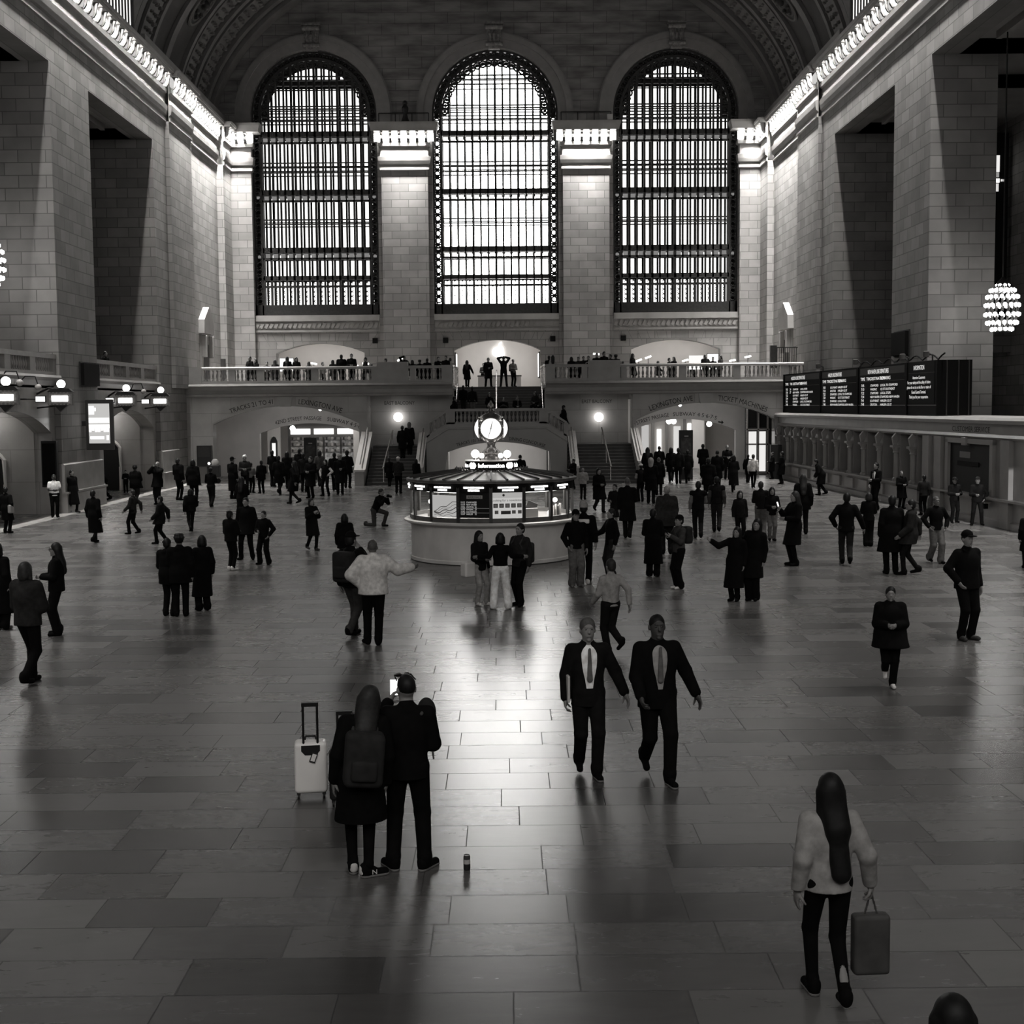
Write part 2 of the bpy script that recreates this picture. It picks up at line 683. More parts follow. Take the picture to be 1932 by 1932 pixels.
def side(sg):
    X = XL if sg < 0 else XR
    nm = 'left' if sg < 0 else 'right'
    o = sg      # outwards from the hall
    b = MB()

    def bx(xa, xb, y0, y1, z0, z1):
        b.box(min(xa, xb), max(xa, xb), y0, y1, z0, z1)
    for (a, c) in PIERS:
        bx(X, X + o * (DPTH if c < 80 else .9), a, c, 0, 17.95)
    bx(X, X + o * 7, 70.6, 74.0, 0, 17.95)
    # shallow breaks of the last bay
    bx(X - o * .22, X, 73.3, 78.4, 5.3, 19.4)
    bx(X - o * .42, X, 86.2, 89, 5.3, 19.4)
    # lintels and everything above them
    bx(X, X + o * 1.1, -8, 89, 17.95, 22.05)
    b2 = MB()
    b2.box(min(X + o * 1.1, X + o * 9), max(X + o * 1.1, X + o * 9), -8, 89, 18.35, 18.7)
    for i in range(len(PIERS) - 1):
        a, c = PIERS[i][1], min(70.6, PIERS[i + 1][0])
        for q in (0, 1):
            y = a + .9 if q == 0 else c - 1.1
            b2.box(min(X + o * 1.1, X + o * 6), max(X + o * 1.1, X + o * 6), a, a + .8, 17.95, 18.36)
            b2.box(min(X + o * 1.1, X + o * 6), max(X + o * 1.1, X + o * 6), c - .8, c, 17.95, 18.36)
        b2.box(min(X + o * 3.9, X + o * 5), max(X + o * 3.9, X + o * 5), a, c, 17.95, 18.36)
        b2.box(min(X + o * 1.9, X + o * 2.1), max(X + o * 1.9, X + o * 2.1), a + 1.8, c - 1.8, 18.05, 18.36)
    # back of the side aisle
    xb = X + o * 8.6
    b.box(min(xb, xb + o * .5), max(xb, xb + o * .5), -8, 76, 0, 18.4)
    struct('wall_' + nm, b, ST)
    struct('ceiling_aisle_' + nm, b2, noisy('soffit_stone', 0.3, 0.08, 1))
    e = MB()
    entab(e, [(X, -8, -o, 0), (X, 73.3, -o, 0)])
    entab(e, [(X - o * .22, 73.3, -o, 0), (X - o * .22, 78.4, -o, 0)])
    entab(e, [(X, 78.4, -o, 0), (X, 86.2, -o, 0)])
    entab(e, [(X - o * .42, 86.2, -o, 0), (X - o * .42, 88.6, -o, 0)])
    bm_ = MB()
    n = 0
    y = 12.0
    while y < 88.3:
        d = .22 if 73.3 < y < 78.4 else (.42 if y > 86.2 else 0)
        bracket(bm_, X - o * d, y, -o, 0, .075)
        yl = y + .335
        dl = .22 if 73.3 < yl < 78.4 else (.42 if yl > 86.2 else 0)
        dim = n % 2 == 1 and y < 76
        lamp(LMD if dim else LM, X - o * dl, yl, -o, 0,
             ('dimmer' if dim else 'bright') + ' curved lamp in the light row along the cornice above the ' + ('track signs' if sg < 0 else 'departure board'), ('dim' if dim else 'bright') + ' cornice lamps on the ' + ('track sign' if sg < 0 else 'departure board') + ' side')
        y += .67
        n += 1
    struct('trim_6' if sg < 0 else 'trim_7', e, MOULD)
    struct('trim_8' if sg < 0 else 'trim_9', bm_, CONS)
    # small scallops of the upper cornice edge
    # lunette window in the foot of the vault
    fr = MB()
    xw = X - o * .02
    a, c = 55.6, 67.3
    fr.box(min(xw, xw + o * .4), max(xw, xw + o * .4), a - .5, a, 22.06, 25)
    fr.box(min(xw, xw + o * .4), max(xw, xw + o * .4), c, c + .45, 22.06, 25)
    n = 22
    for i in range(n + 1):
        y = a + (c - a) * i / n
        fr.box(min(xw, xw + o * .02), max(xw, xw + o * .02), y - .13, y + .13, 22.06, 25)
    w = struct('window_4' if sg < 0 else 'window_5', fr, BRONZE)
    MB().quad((xw + o * .03, a, 22.06), (xw + o * .03, c, 22.06), (xw + o * .03, c, 25), (xw + o * .03, a, 25)).obj('pane', glow('upper_window_daylight', 1.3), w)


side(-1)
side(1)
# west end behind the camera, and the far outer shell
struct('wall_front', MB().box(-27, 27, -9, -8, 0, 36), ST)
for k, cx in enumerate(WINX):
    m = MB()
    for i in range(9):
        m.box(cx - WH + i * WH / 4 - .08, cx - WH + i * WH / 4 + .08, -7.99, -7.8, WZ0, WSP)
    for i in range(5):
        m.box(cx - WH, cx + WH, -7.99, -7.8, WZ0 + i * 3.22 - .15, WZ0 + i * 3.22 + .15)
    w = struct('window_%d' % (6 + k), m, BRONZE)
    m = MB()
    pts = [(cx - WH, -7.95, WZ0), (cx + WH, -7.95, WZ0)] + [(cx + WH * math.cos(PI * i / 20), -7.95, WSP + WH * math.sin(PI * i / 20)) for i in range(21)]
    m.add(pts, [tuple(range(len(pts)))])
    m.obj('pane', glow('west_daylight', WEST), w)

# ---- vault
VA, VB, VZ = 18.6, 12.75, 21.0


def vault(mb, a, b, y0, y1, n=48, t0=0.0, t1=PI):
    vs = []
    for i in range(n + 1):
        t = t0 + (t1 - t0) * i / n
        x, z = XC - a * math.cos(t), VZ + b * math.sin(t)
        vs += [(x, y0, z), (x, y1, z)]
    mb.add(vs, [(2 * i, 2 * i + 1, 2 * i + 3, 2 * i + 2) for i in range(n)])


mb = MB()
vault(mb, VA, VB, -8, YW + .5)
ce = struct('ceiling', mb, CEIL)
mr = MB()
RIBS = [(68.3, 69.9, .22), (70.3, 70.9, .1), (71.3, 73.0, .16), (73.3, 73.7, .24), (76.2, 77.0, .2), (79.9, 80.3, .24), (80.8, 82.4, .14), (82.9, 83.4, .25),
        (84.1, 85.9, .16), (86.5, 87.1, .28), (87.6, 88.9, .42), (53.5, 55.3, .2)]
for y0, y1, d in RIBS:
    n = 60
    vs = []
    for i in range(n + 1):
        t = PI * i / n
        for dd in (0, d):
            x, z = XC - (VA - dd) * math.cos(t), VZ + (VB - dd) * math.sin(t)
            vs += [(x, y0, z), (x, y1, z)]
    fs = []
    for i in range(n):
        a, b = 4 * i, 4 * i + 4
        fs += [(a + 2, a + 3, b + 3, b + 2), (a, a + 2, b + 2, b), (a + 1, b + 1, b + 3, a + 3)]
    mr.add(vs, fs)
mr.obj('rib', noisy('vault_rib', 0.12, 0.15, 1.5), ce)
# carved leaf bands between the ribs
for (y0, y1, m_) in ((71.4, 72.9, 0), (80.9, 82.3, 0), (84.2, 85.8, 0)):
    mo = MB()
    for i in range(90):
        t = PI * (i + .5) / 90
        for q in range(3):
            y = y0 + (y1 - y0) * (q + .5) / 3 + random.uniform(-.1, .1)
            d = .2
            c = (XC - (VA - d) * math.cos(t), y, VZ + (VB - d) * math.sin(t))
            mo.ball(c, random.uniform(.12, .24), 6, .6)
    mo.obj('leaf_band', GOLD, ce, smooth=True)
for i in range(5):
    for sgn in (1, -1):
        t = R(28 + 17.5 * i) if sgn > 0 else PI - R(28 + 17.5 * i)
        if i == 4 and sgn < 0:
            continue
        c = Vector((XC - (VA - .12) * math.cos(t), 78.4, VZ + (VB - .12) * math.sin(t)))
        nrm = Vector((math.cos(t) / VA, 0, -math.sin(t) / VB)).normalized()
        tang = nrm.cross(Vector((0, 1, 0)))
        mo = MB()
        for rr, th in ((1.0, .12), (.78, .07)):
            pts = [c + tang * (1.35 * rr * math.cos(a)) + Vector((0, 1, 0)) * (1.02 * rr * math.sin(a)) for a in [2 * PI * q / 28 for q in range(28)]]
            mo.tube(pts, th, 6, True)
        ob = mo.obj('medallion', mat('medallion_ring', 0.11, .8), ce, smooth=True)
        mo = MB()
        pts = [c + nrm * .03 + tang * (1.3 * math.cos(a)) + Vector((0, 1, 0)) * (.98 * math.sin(a)) for a in [2 * PI * q / 28 for q in range(28)]]
        mo.add(pts, [tuple(range(28))])
        mo.ball(c + nrm * .1, .3, 10)
        for q in range(8):
            a = 2 * PI * q / 8
            mo.ball(c + nrm * .06 + tang * (.8 * math.cos(a)) + Vector((0, 1, 0)) * (.6 * math.sin(a)), .17, 6)
        mo.obj('relief', noisy('medallion_field', 0.03, .5, 3), ob, smooth=True)
mb = MB()
for sg, X in ((-1, XL), (1, XR)):
    mb.box(min(X, X - sg * .3), max(X, X - sg * .3), 69.0, 88.6, 22.06, 22.4)
    mb.box(min(X, X - sg * .2), max(X, X - sg * .2), 69.0, 88.6, 22.4, 22.8)
struct('trim_10', mb, noisy('attic_stone', 0.2, .1, 1))
# railing on the pier cornices, with one carved finial
for k, cx in enumerate(((WINX[0] + WINX[1]) / 2, (WINX[1] + WINX[2]) / 2)):
    t = thing('cornice_rail', ['thin dark rail and finial on the pier ledge before the middle window', 'thin dark rail on the pier ledge after the middle window'][k], 'rail', (cx, YW - .4, 22.4))
    m = MB()
    m.tube([(cx - 1.6, YW - .55, 22.95), (cx + 1.6, YW - .55, 22.95)], .035, 6)
    m.obj('rail', BRONZE, t)
    for q in (-1.6, -.53, .53, 1.6):
        MB().tube([(cx + q, YW - .55, 22.38), (cx + q, YW - .55, 22.95)], .03, 6).obj('post', BRONZE, t)
    if k == 0:
        m = MB().lathe([(.001, 22.4), (.28, 22.42), (.2, 22.6), (.12, 22.9), (.2, 23.1), (.22, 23.3), (.1, 23.5), (.001, 23.55)], (cx + .1, YW - .5, 0), 12)
        m.ball((cx + .1, YW - .5, 23.6), .16, 10)
        m.obj('finial', BRONZE, t, smooth=True)
    else:
        MB().box(cx + 1.35, cx + 1.7, YW - .8, YW - .5, 22.4, 22.75).obj('box', mat('pale_box', .5), t, bevel=.02)

# ---- the three windows
THICK = [(21.85, .17), (18.13, .17), (14.42, .17), (12.62, .14)]
THIN = [25.52, 25.28, 24.95, 23.62, 23.45, 22.95, 22.75, 20.02, 19.72, 19.4, 16.38, 16.1, 13.9]
WIN_L = [2.2, 18.0, 2.2]
PITCH = .497


def grid(mb, cx, y0, y1, w, r, bars, thick, thin, tw):
    def top(u):
        return WSP + math.sqrt(max(0.0, r * r - u * u))
    for i in range(-bars, bars + 1):
        u = i * PITCH
        if abs(u) < r - .03:
            ww = w * (1.25 if i % 3 == 0 else 1)
            mb.box(cx + u - ww, cx + u + ww, y0, y1, WZ0, top(u))

    def half(z):
        return r if z <= WSP else math.sqrt(max(0.0, r * r - (z - WSP) ** 2))
    for z, t in thick:
        h = half(z)
        mb.box(cx - h, cx + h, y0, y1, z - t, z + t)
    for z in thin:
        h = half(z)
        if h > .2:
            mb.box(cx - h, cx + h, y0 + .03, y1 - .03, z - tw, z + tw)


for k, cx in enumerate(WINX):
    fr = MB()
    r = WH - .52
    # frame: jambs and arched head in dark bronze
    for sx in (-1, 1):
        fr.box(cx + sx * WH, cx + sx * (WH - .12), YW + .35, YW + .6, WZ0, WSP)
        fr.box(cx + sx * (r - .03), cx + sx * (r + .07), YW + .35, YW + .6, WZ0, WSP)
    n = 44
    for r0, r1 in ((WH - .12, WH + .02), (r - .06, r + .1)):
        vs = []
        for i in range(n + 1):
            a = PI * i / n
            for rr in (r0, r1):
                for yy in (YW + .35, YW + .6):
                    vs.append((cx - rr * math.cos(a), yy, WSP + rr * math.sin(a)))
        fs = []
        for i in range(n):
            a, b = 4 * i, 4 * i + 4
            fs += [(a, b, b + 2, a + 2), (a, a + 1, b + 1, b), (a + 2, b + 2, b + 3, a + 3)]
        fr.add(vs, fs)
    fr.box(cx - WH, cx + WH, YW + .35, YW + .6, WZ0, WZ0 + .72)
    w = struct('window_%d' % (k + 1), fr, BRONZE)
    # scrollwork running up the borders and round the arch
    sc = MB()
    z = WZ0 + .95
    while z < WSP:
        for sx in (-1, 1):
            c = (cx + sx * (WH - .29), YW + .45, z)
            sc.tube([(c[0] + .17 * math.cos(a), c[1], c[2] + .17 * math.sin(a)) for a in [2 * PI * q / 10 for q in range(10)]], .055, 5, True)
            sc.cbox((c[0], c[1], z + .24), (.22, .05, .05))
            sc.cbox((c[0], c[1], z + .24), (.05, .05, .12), Matrix.Rotation(.7, 3, 'Y'))
        z += .48
    m_ = 27
    for i in range(m_):
        a = PI * (i + .5) / m_
        for rr, q in ((WH - .29, .16), (WH - .82, .2)):
            c = (cx - rr * math.cos(a), YW + .47, WSP + rr * math.sin(a))
            sc.tube([(c[0] + q * math.cos(b), c[1], c[2] + q * math.sin(b)) for b in [2 * PI * p / 9 for p in range(9)]], .07, 5, True)
            if q == .2 and 7 < i < 20 and k == 1:
                continue
            sc.ball(c, q * .62, 6)
    sc.obj('scrollwork', BRONZE, w)
    gi = MB()
    grid(gi, cx, YW + .36, YW + .52, .045 if k == 1 else .06, r, 7, THICK, THIN, .04)
    gi.obj('inner_grille', BRONZE, w)
    # ornamental lower row: small crosses
    go = MB()
    for i in range(-7, 7):
        for q in range(5):
            u = cx + (i + .5) * PITCH
            if abs(u - cx) < r:
                zz = WZ0 + .95 + q * .3
                go.cbox((u, YW + .45, zz), (.13, .03, .022), Matrix.Rotation(.78, 3, 'Y'))
                go.cbox((u, YW + .45, zz), (.13, .03, .022), Matrix.Rotation(-.78, 3, 'Y'))
        go.box(cx + i * PITCH, cx + (i + 1) * PITCH, YW + .4, YW + .5, 12.0, 12.14)
    go.obj('lattice', BRONZE, w)
    go = MB()
    grid(go, cx, YW + 1.7, YW + 1.85, .062, WH, 8, THICK, THIN, .035)
    # the outer skin's own solid border and head
    ro, rs = (WH - .62, WH - .42) if k == 1 else (WH - .8, WH - .5)
    n = 36
    vs = []
    for i in range(n + 1):
        a = PI * i / n
        for rr in (ro, WH + .3):
            vs.append((cx - rr * math.cos(a), YW + 1.68, WSP + rr * math.sin(a)))
    go.add(vs, [(2 * i, 2 * i + 1, 2 * i + 3, 2 * i + 2) for i in range(n)])
    if k != 1:
        for sx in (-1, 1):
            go.box(cx + sx * rs, cx + sx * (WH + .3), YW + 1.66, YW + 1.7, WZ0, WSP)
        go.box(cx - 3.2, cx + 3.2, YW + 1.66, YW + 1.7, 25.0, 25.62)
    go.obj('outer_grille', BRONZE, w)
    # walkways of thick glass between the two skins
    wk = MB()
    for z, t in THICK[:3]:
        wk.box(cx - WH, cx + WH, YW + .5, YW + 1.7, z + .05, z + .17)
        for i in range(-8, 9):
            wk.box(cx + i * PITCH - .05, cx + i * PITCH + .05, YW + .5, YW + 1.7, z - .17, z + .05)
    wk.obj('walkway', BRONZE, w)
    gb = MB()
    for z, t in THICK[:3]:
        for i in range(-8, 8):
            gb.quad((cx + i * PITCH + .09, YW + .6, z - .2), (cx + (i + 1) * PITCH - .09, YW + .6, z - .2), (cx + (i + 1) * PITCH - .09, YW + .6, z - .48), (cx + i * PITCH + .09, YW + .6, z - .48))
        wk2 = MB().box(cx - r, cx + r, YW + .36, YW + .52, z - .62, z - .49)
        wk2.obj('walkway_rail', BRONZE, w)
    gb.obj('glass_block', glow('glass_block_%d' % (k == 1), 1.2 if k == 1 else .22), w)
    pn = MB()
    pts = [(cx - WH, YW + 2.0, WZ0 + .72), (cx + WH, YW + 2.0, WZ0 + .72)] + [(cx + WH * math.cos(PI * i / 30), YW + 2.0, WSP + WH * math.sin(PI * i / 30)) for i in range(31)]
    pn.add(pts, [tuple(range(len(pts)))])
    pn.obj('pane', glow('window_daylight_%d' % (1 if k == 1 else 0), WIN_L[k]), w)
    bk = MB()
    for sx in (-1, 1):
        bk.box(cx + sx * WH, cx + sx * (WH + .1), YW + .9, YW + 2.4, WZ0 - .2, WSP)
    bk.obj('jamb', BRONZE, w)

# ---- lit rooms behind the balcony arches
LIT = glow('store_ceiling_light', 6.0)
for k, (a, b, zs, zc) in enumerate(UP):
    m = MB()
    D = 3.6
    m.quad((a - .5, YW + D, 5.3), (b + .5, YW + D, 5.3), (b + .5, YW + D, zc + .4), (a - .5, YW + D, zc + .4))
    m.quad((a - .5, YW + 1, 5.3), (a - .5, YW + D, 5.3), (a - .5, YW + D, zc + .4), (a - .5, YW + 1, zc + .4))
    m.quad((b + .5, YW + 1, 5.3), (b + .5, YW + D, 5.3), (b + .5, YW + D, zc + .4), (b + .5, YW + 1, zc + .4))
    m.quad((a - .5, YW + 1, 5.3), (b + .5, YW + 1, 5.3), (b + .5, YW + D, 5.3), (a - .5, YW + D, 5.3))
    m.quad((a - .5, YW + 1, zc + .4), (b + .5, YW + 1, zc + .4), (b + .5, YW + D, zc + .4), (a - .5, YW + D, zc + .4))
    struct('wall_store_%d' % (k + 1), m, PALE)
    l = MB()
    l.box(a + .2, b - .2, YW + 1.25, YW + 1.6, zc + .22, zc + .3)
    lab = ['long ceiling light in the lit room behind the balcony arch nearest the track signs', 'long ceiling light in the lit room at the head of the marble stairs', 'long ceiling light in the lit room behind the balcony arch nearest the departure board'][k]
    tag(l.obj('ceiling_light', LIT), lab, 'lamp')
# ================================================================ east balcony, passages, stairs
STAIR = noisy('stair_marble', 0.05, 0.2, 1.5, rough=0.6)
BAL = noisy('balustrade_marble', 0.26, 0.1, 2.0, rough=0.4)
CARVE = mat('incised_letter', 0.03, 0.9, 0, 0.1)
BZ = 5.35
HX0, HX1 = -2.9, 2.35            # stair well in the balcony

# passage wall, left and right arches
LA = seg_arch(-16.45, -8.2, 3.27, 4.27, 24)
RA = seg_arch(7.45, 15.3, 3.32, 4.27, 24)
m = MB()
arch_wall(m, XL - .3, -8.0, 0, 5.3, YP, YP + .9, [(0, LA)])
arch_wall(m, 7.4, XR + .3, 0, 5.3, YP, YP + .9, [(0, RA)])
m.box(-8.0, -7.75, YP, YP + 2.4, 0, 5.3)
m.box(7.25, 7.4, YP, YP + 2.4, 0, 5.3)
m.box(-8.0, HX0, YP + 2.2, YP + 2.5, 0, 5.3)
m.box(HX1, 7.4, YP + 2.2, YP + 2.5, 0, 5.3)
wb = struct('wall_balcony', m, STD)
m = MB()
m.box(XL - .3, HX0, YP + .05, YW, 5.2, BZ)
m.box(HX1, XR + .3, YP + .05, YW, 5.2, BZ)
m.box(HX0, HX1, YP + 6.75, YW, 5.2, BZ)
struct('floor_balcony', m, noisy('balcony_floor', 0.25, .1, 1))
# string course: projecting ledge and lower band
m = MB()
for a, b in ((XL - .3, HX0), (HX1, XR + .3)):
    m.prism([(YP + .1, 5.56), (YP - .32, 5.52), (YP - .36, 5.42), (YP - .2, 5.34), (YP - .08, 5.18), (YP - .06, 4.98), (YP - .16, 4.93), (YP - .14, 4.84), (YP - .04, 4.78), (YP + .1, 4.78)], a, b, 'x')
struct('trim_11', m, noisy('ledge_marble', 0.27, .08, 2, rough=.35))
# plain pilaster strips and keystones of the lower arches
m = MB()
for x in (-12.33, 11.37):
    m.prism([(x - .62, 4.3), (x + .62, 4.3), (x + .62, 4.8), (x - .62, 4.8)], YP - .06, YP + .1)
    m.prism([(x - .3, 4.24), (x + .3, 4.24), (x + .4, 4.8), (x - .4, 4.8)], YP - .12, YP + .1)
for cv in (LA, RA):
    for i in range(len(cv) - 1):
        (a, za), (b, zb) = cv[i], cv[i + 1]
        m.add([(a, YP - .03, za), (b, YP - .03, zb), (b, YP - .03, zb + .08), (a, YP - .03, za + .08), (a, YP + .05, za), (b, YP + .05, zb)], [(0, 1, 2, 3), (0, 4, 5, 1)])
struct('trim_12', m, noisy('arch_marble', 0.25, .08, 2, rough=.3))


def arch_text(body, size, cv, u0, u1, lift, y, name='lettering', parent=None):
    """incised capitals set along the arch"""
    def H(x):
        for i in range(len(cv) - 1):
            (a, za), (b, zb) = cv[i], cv[i + 1]
            if a <= x <= b:
                return za + (zb - za) * (x - a) / (b - a), (zb - za) / (b - a)
        return cv[0][1], 0
    v, f = text_pts(body, size, 'CENTER')
    w = max(p[0] for p in v) - min(p[0] for p in v)
    k = (u1 - u0) / w
    c = (u0 + u1) / 2
    mb = MB()
    vs = []
    for x, zz in v:
        X = c + x * k
        h, s = H(X)
        n = math.hypot(1, s)
        vs.append((X - s / n * zz, y, h + lift + zz / n))
    mb.add(vs, f)
    return mb.obj(name, CARVE, parent, recalc=False)


def flat_text(body, size, x0, x1, z, y, parent, m=CARVE):
    v, f = text_pts(body, size, 'CENTER')
    w = max(p[0] for p in v) - min(p[0] for p in v)
    k = (x1 - x0) / w
    return MB().add([((x0 + x1) / 2 + x * k, y, z + zz) for x, zz in v], f).obj('lettering', m, parent, recalc=False)


arch_text('TRACKS 21 TO 41', .38, LA, -15.4, -13.0, .16, YP - .012, parent=wb)
arch_text('LEXINGTON AVE', .42, LA, -11.6, -9.2, .14, YP - .012, parent=wb)
arch_text('LEXINGTON AVE', .42, RA, 8.25, 10.65, .14, YP - .012, parent=wb)
arch_text('TICKET MACHINES', .42, RA, 12.08, 14.8, .14, YP - .012, parent=wb)
flat_text('EAST BALCONY', .30, -6.95, -5.2, 4.3, YP + 2.19, wb)
flat_text('EAST BALCONY', .30, 4.5, 6.25, 4.3, YP + 2.19, wb)

# inner arches with the second row of lettering, and the passages beyond
YI = 83.0
LI = seg_arch(-15.0, -8.75, 2.62, 3.22, 20)
RI = seg_arch(7.75, 14.2, 2.58, 3.28, 20)
m = MB()
arch_wall(m, XL, -7.9, 0, 4.9, YI, YI + .5, [(0, LI)])
arch_wall(m, 7.3, XR, 0, 4.9, YI, YI + .5, [(0, RI)])
wi = struct('wall_passage', m, noisy('passage_stone', 0.42, .08, 1, rough=.4))
arch_text('42ND STREET PASSAGE', .34, LI, -14.0, -11.2, .2, YI - .012, parent=wi)
arch_text('SUBWAY 4\u00b75\u00b76', .34, LI, -10.85, -8.85, .2, YI - .012, parent=wi)
arch_text('42ND STREET PASSAGE', .34, RI, 7.4, 10.1, .2, YI - .012, parent=wi)
arch_text('SUBWAY 4\u00b75\u00b76\u00b77\u00b7S', .34, RI, 10.35, 13.0, .2, YI - .012, parent=wi)
m = MB().prism([(13.12, 3.13), (13.32, 3.10), (13.32, 3.18), (13.46, 3.05), (13.32, 2.94), (13.32, 3.02), (13.12, 3.05)], YI - .02, YI)
m.obj('arrow', CARVE, wi)
m = MB()
for a, b in ((XL, -7.9), (7.3, XR)):
    m.box(a, b, YP + .9, YI, 4.45, 4.6)
    m.box(a, b, YI + .5, 100, 3.7, 3.85)
struct('ceiling_passage', m, PALE)
m = MB()
for x in (XL, -7.9, 7.3, XR):
    m.box(x - .1, x + .1, YP + .9, 100, 0, 4.5)
m.box(XL, -7.9, 99, 99.3, 0, 4)
m.box(7.3, XR, 99, 99.3, 0, 4)
# the white storefront pier inside each passage
m.box(-15.4, -14.6, 88, 88.4, 0, 3.8)
m.box(-9.6, -9.2, 86, 86.4, 0, 3.8)
m.box(12.2, 13.0, 88, 88.3, 0, 3.8)
struct('wall_passage_inner', m, PALE)
PL = glow('passage_lamp', 9.0)


def lampbox(name, label, x0, x1, y0, y1, z0, z1, m, group=None):
    return tag(MB().box(x0, x1, y0, y1, z0, z1).obj(name, m, bevel=.01), label, 'lamp', group)


lampbox('ceiling_lamp', 'bright ceiling light panel inside the passage toward the track signs, near its mouth', -14.2, -9.6, 85.0, 85.5, 3.6, 3.69, PL)
lampbox('ceiling_lamp', 'bright ceiling light panel deep inside the passage toward the track signs', -14.2, -9.6, 93, 93.4, 3.6, 3.69, PL)
lampbox('ceiling_lamp', 'bright ceiling light panel inside the passage toward the departure board, near its mouth', 8.4, 13.4, 86.0, 86.5, 3.6, 3.69, PL)
lampbox('ceiling_lamp', 'bright ceiling light panel deep inside the passage toward the departure board', 8.4, 13.4, 95, 95.4, 3.6, 3.69, PL)
for k, (px, py, lab) in enumerate(((552, 808, 'starry round lamp below 42ND STREET in the passage toward the track signs'), (1262, 795, 'first of the twin round lamps under PASSAGE in the passage by the ticket machines'),
                                   (1271, 795, 'second of the twin round lamps under PASSAGE in the passage by the ticket machines'), (1338, 800, 'single round lamp under SUBWAY in the passage by the ticket machines'))):
    p = at_y(px, py, 84.2)
    t = thing('pendant_lamp', lab, 'lamp', p)
    MB().ball(p, .17, 12).obj('globe', glow('globe_glow', 9), t, smooth=True)
    MB().tube([p + Vector((0, 0, .12)), (p.x, p.y, 3.7)], .015, 6).obj('stem', BRONZE, t)
for k, (px, py, lab) in enumerate(((604, 772, 'tiny spotlight in the soffit of the arch marked TRACKS'), (1283, 764, 'tiny spotlight in the soffit of the arch marked TICKET MACHINES'))):
    p = at_y(px, py, YP + .7)
    tag(MB().ball(p, .09, 10).obj('spotlight', glow('spot_glow', 14), smooth=True), lab, 'lamp')
# shop fronts at the back of the passages
m = MB()
t = thing('shop_front', 'glowing shop front with shelves deep in the passage toward the track signs', 'shop', (-12, 90, 0))
MB().box(-14.4, -9.7, 90.1, 90.3, 0, 3.6).obj('frame', mat('shop_frame', .12), t)
for k in range(4):
    x = -14.2 + k * 1.13
    q = MB().box(x, x + .98, 90.0, 90.12, .9 if k < 2 else .2, 2.2).obj('display', noisy('shop_display_%d' % (k > 1), .5 if k < 2 else .8, .8, 4.5), t)
    for z in (1.2, 1.6, 2.0):
        MB().box(x, x + .98, 89.9, 90.02, z, z + .04).obj('shelf', mat('shelf_grey', .2), q)
        for j in range(5):
            MB().cbox((x + .12 + j * .19, 89.93, z + .13), (.06, .04, random.uniform(.06, .11))).obj('goods', mat('goods_%d' % (j % 3), (.1, .45, .8)[j % 3]), q)
for k in range(3):
    x = -14.2 + k * 1.55
    MB().box(x, x + 1.3, 89.95, 90.1, 2.4, 2.78).obj('sign_panel', glow('shop_sign', 1.3 if k != 1 else 3.0), t)
t = thing('shop_window', 'tall bright display window at the near side of the passage beside the stairs', 'window', (-9.0, 87, 0))
MB().box(-9.15, -8.1, 86.5, 86.6, .3, 2.5).obj('pane', glow('display_glow', 1.1), t)
for z in (.8, 1.4, 2.0):
    MB().box(-9.15, -8.1, 86.42, 86.5, z, z + .05).obj('shelf', mat('shelf_grey', .2), t)
    for j in range(4):
        MB().ball((-8.95 + j * .25, 86.44, z + .13), .07, 8).obj('goods', mat('goods_%d' % (j % 3), .4), t, smooth=True)
t = thing('shop_front', 'row of lit doorways at the far end of the passage by the ticket machines', 'shop', (10.5, 98, 0))
MB().box(7.6, 14.5, 97.6, 97.8, 0, 3.6).obj('frame', mat('shop_front_stone', .5), t)
for k, (x0, x1, z1, e) in enumerate(((8.2, 8.9, 2.7, 2.2), (9.2, 9.5, 2.4, 1.2), (9.9, 10.4, 2.7, .5), (11.0, 11.3, 2.4, 1.6), (12.2, 12.7, 2.6, .7), (13.2, 13.9, 2.8, 2.0))):
    MB().box(x0, x1, 97.5, 97.62, .1, z1).obj('doorway', glow('doorway_glow_%d' % k, e), t)
for x in (9.0, 9.65, 10.6, 11.6, 12.9):
    MB().box(x, x + .18, 97.3, 97.62, 0, 3.4).obj('post', mat('shop_post', .25), t)
# small arched niche beside the inner arch on the left
t = thing('arched_door', 'pale narrow arched doorway at the near edge of the passage toward the track signs', 'door', (-15.2, 87.9, 0))
MB().prism([(-15.2, 0), (-14.75, 0), (-14.75, 2.0), (-14.85, 2.25), (-14.97, 2.33), (-15.1, 2.25), (-15.2, 2.0)], 87.88, 87.99).obj('frame', mat('door_dark', .03), t)
MB().box(-15.08, -14.86, 87.8, 87.88, .9, 1.9).obj('pane', glow('door_pane', 1.0), t)
# dark information pylons in the passage mouths
for px, y, w, h, lab in ((586, 78.5, .37, 2.45, 'black information pylon with a framed poster in the passage mouth toward the track signs'), (1294, 75.3, .38, 2.75, 'tall black information pylon in the passage mouth by the ticket machines')):
    c = at_y(px, 850, y)
    t = thing('information_pylon', lab, 'sign', (c.x, y, 0))
    MB().box(c.x - w, c.x + w, y - .14, y + .14, 0, h).obj('body', mat('pylon_black', .01, .5), t, bevel=.02)
    MB().box(c.x - w * .72, c.x + w * .72, y - .16, y - .14, h - 1.25, h - .45).obj('poster', noisy('pylon_poster', .035, .5, 5), t)
    MB().box(c.x - .1, c.x + .12, y - .165, y - .14, h - .37, h - .3).obj('emblem', mat('pylon_mark', .2), t)
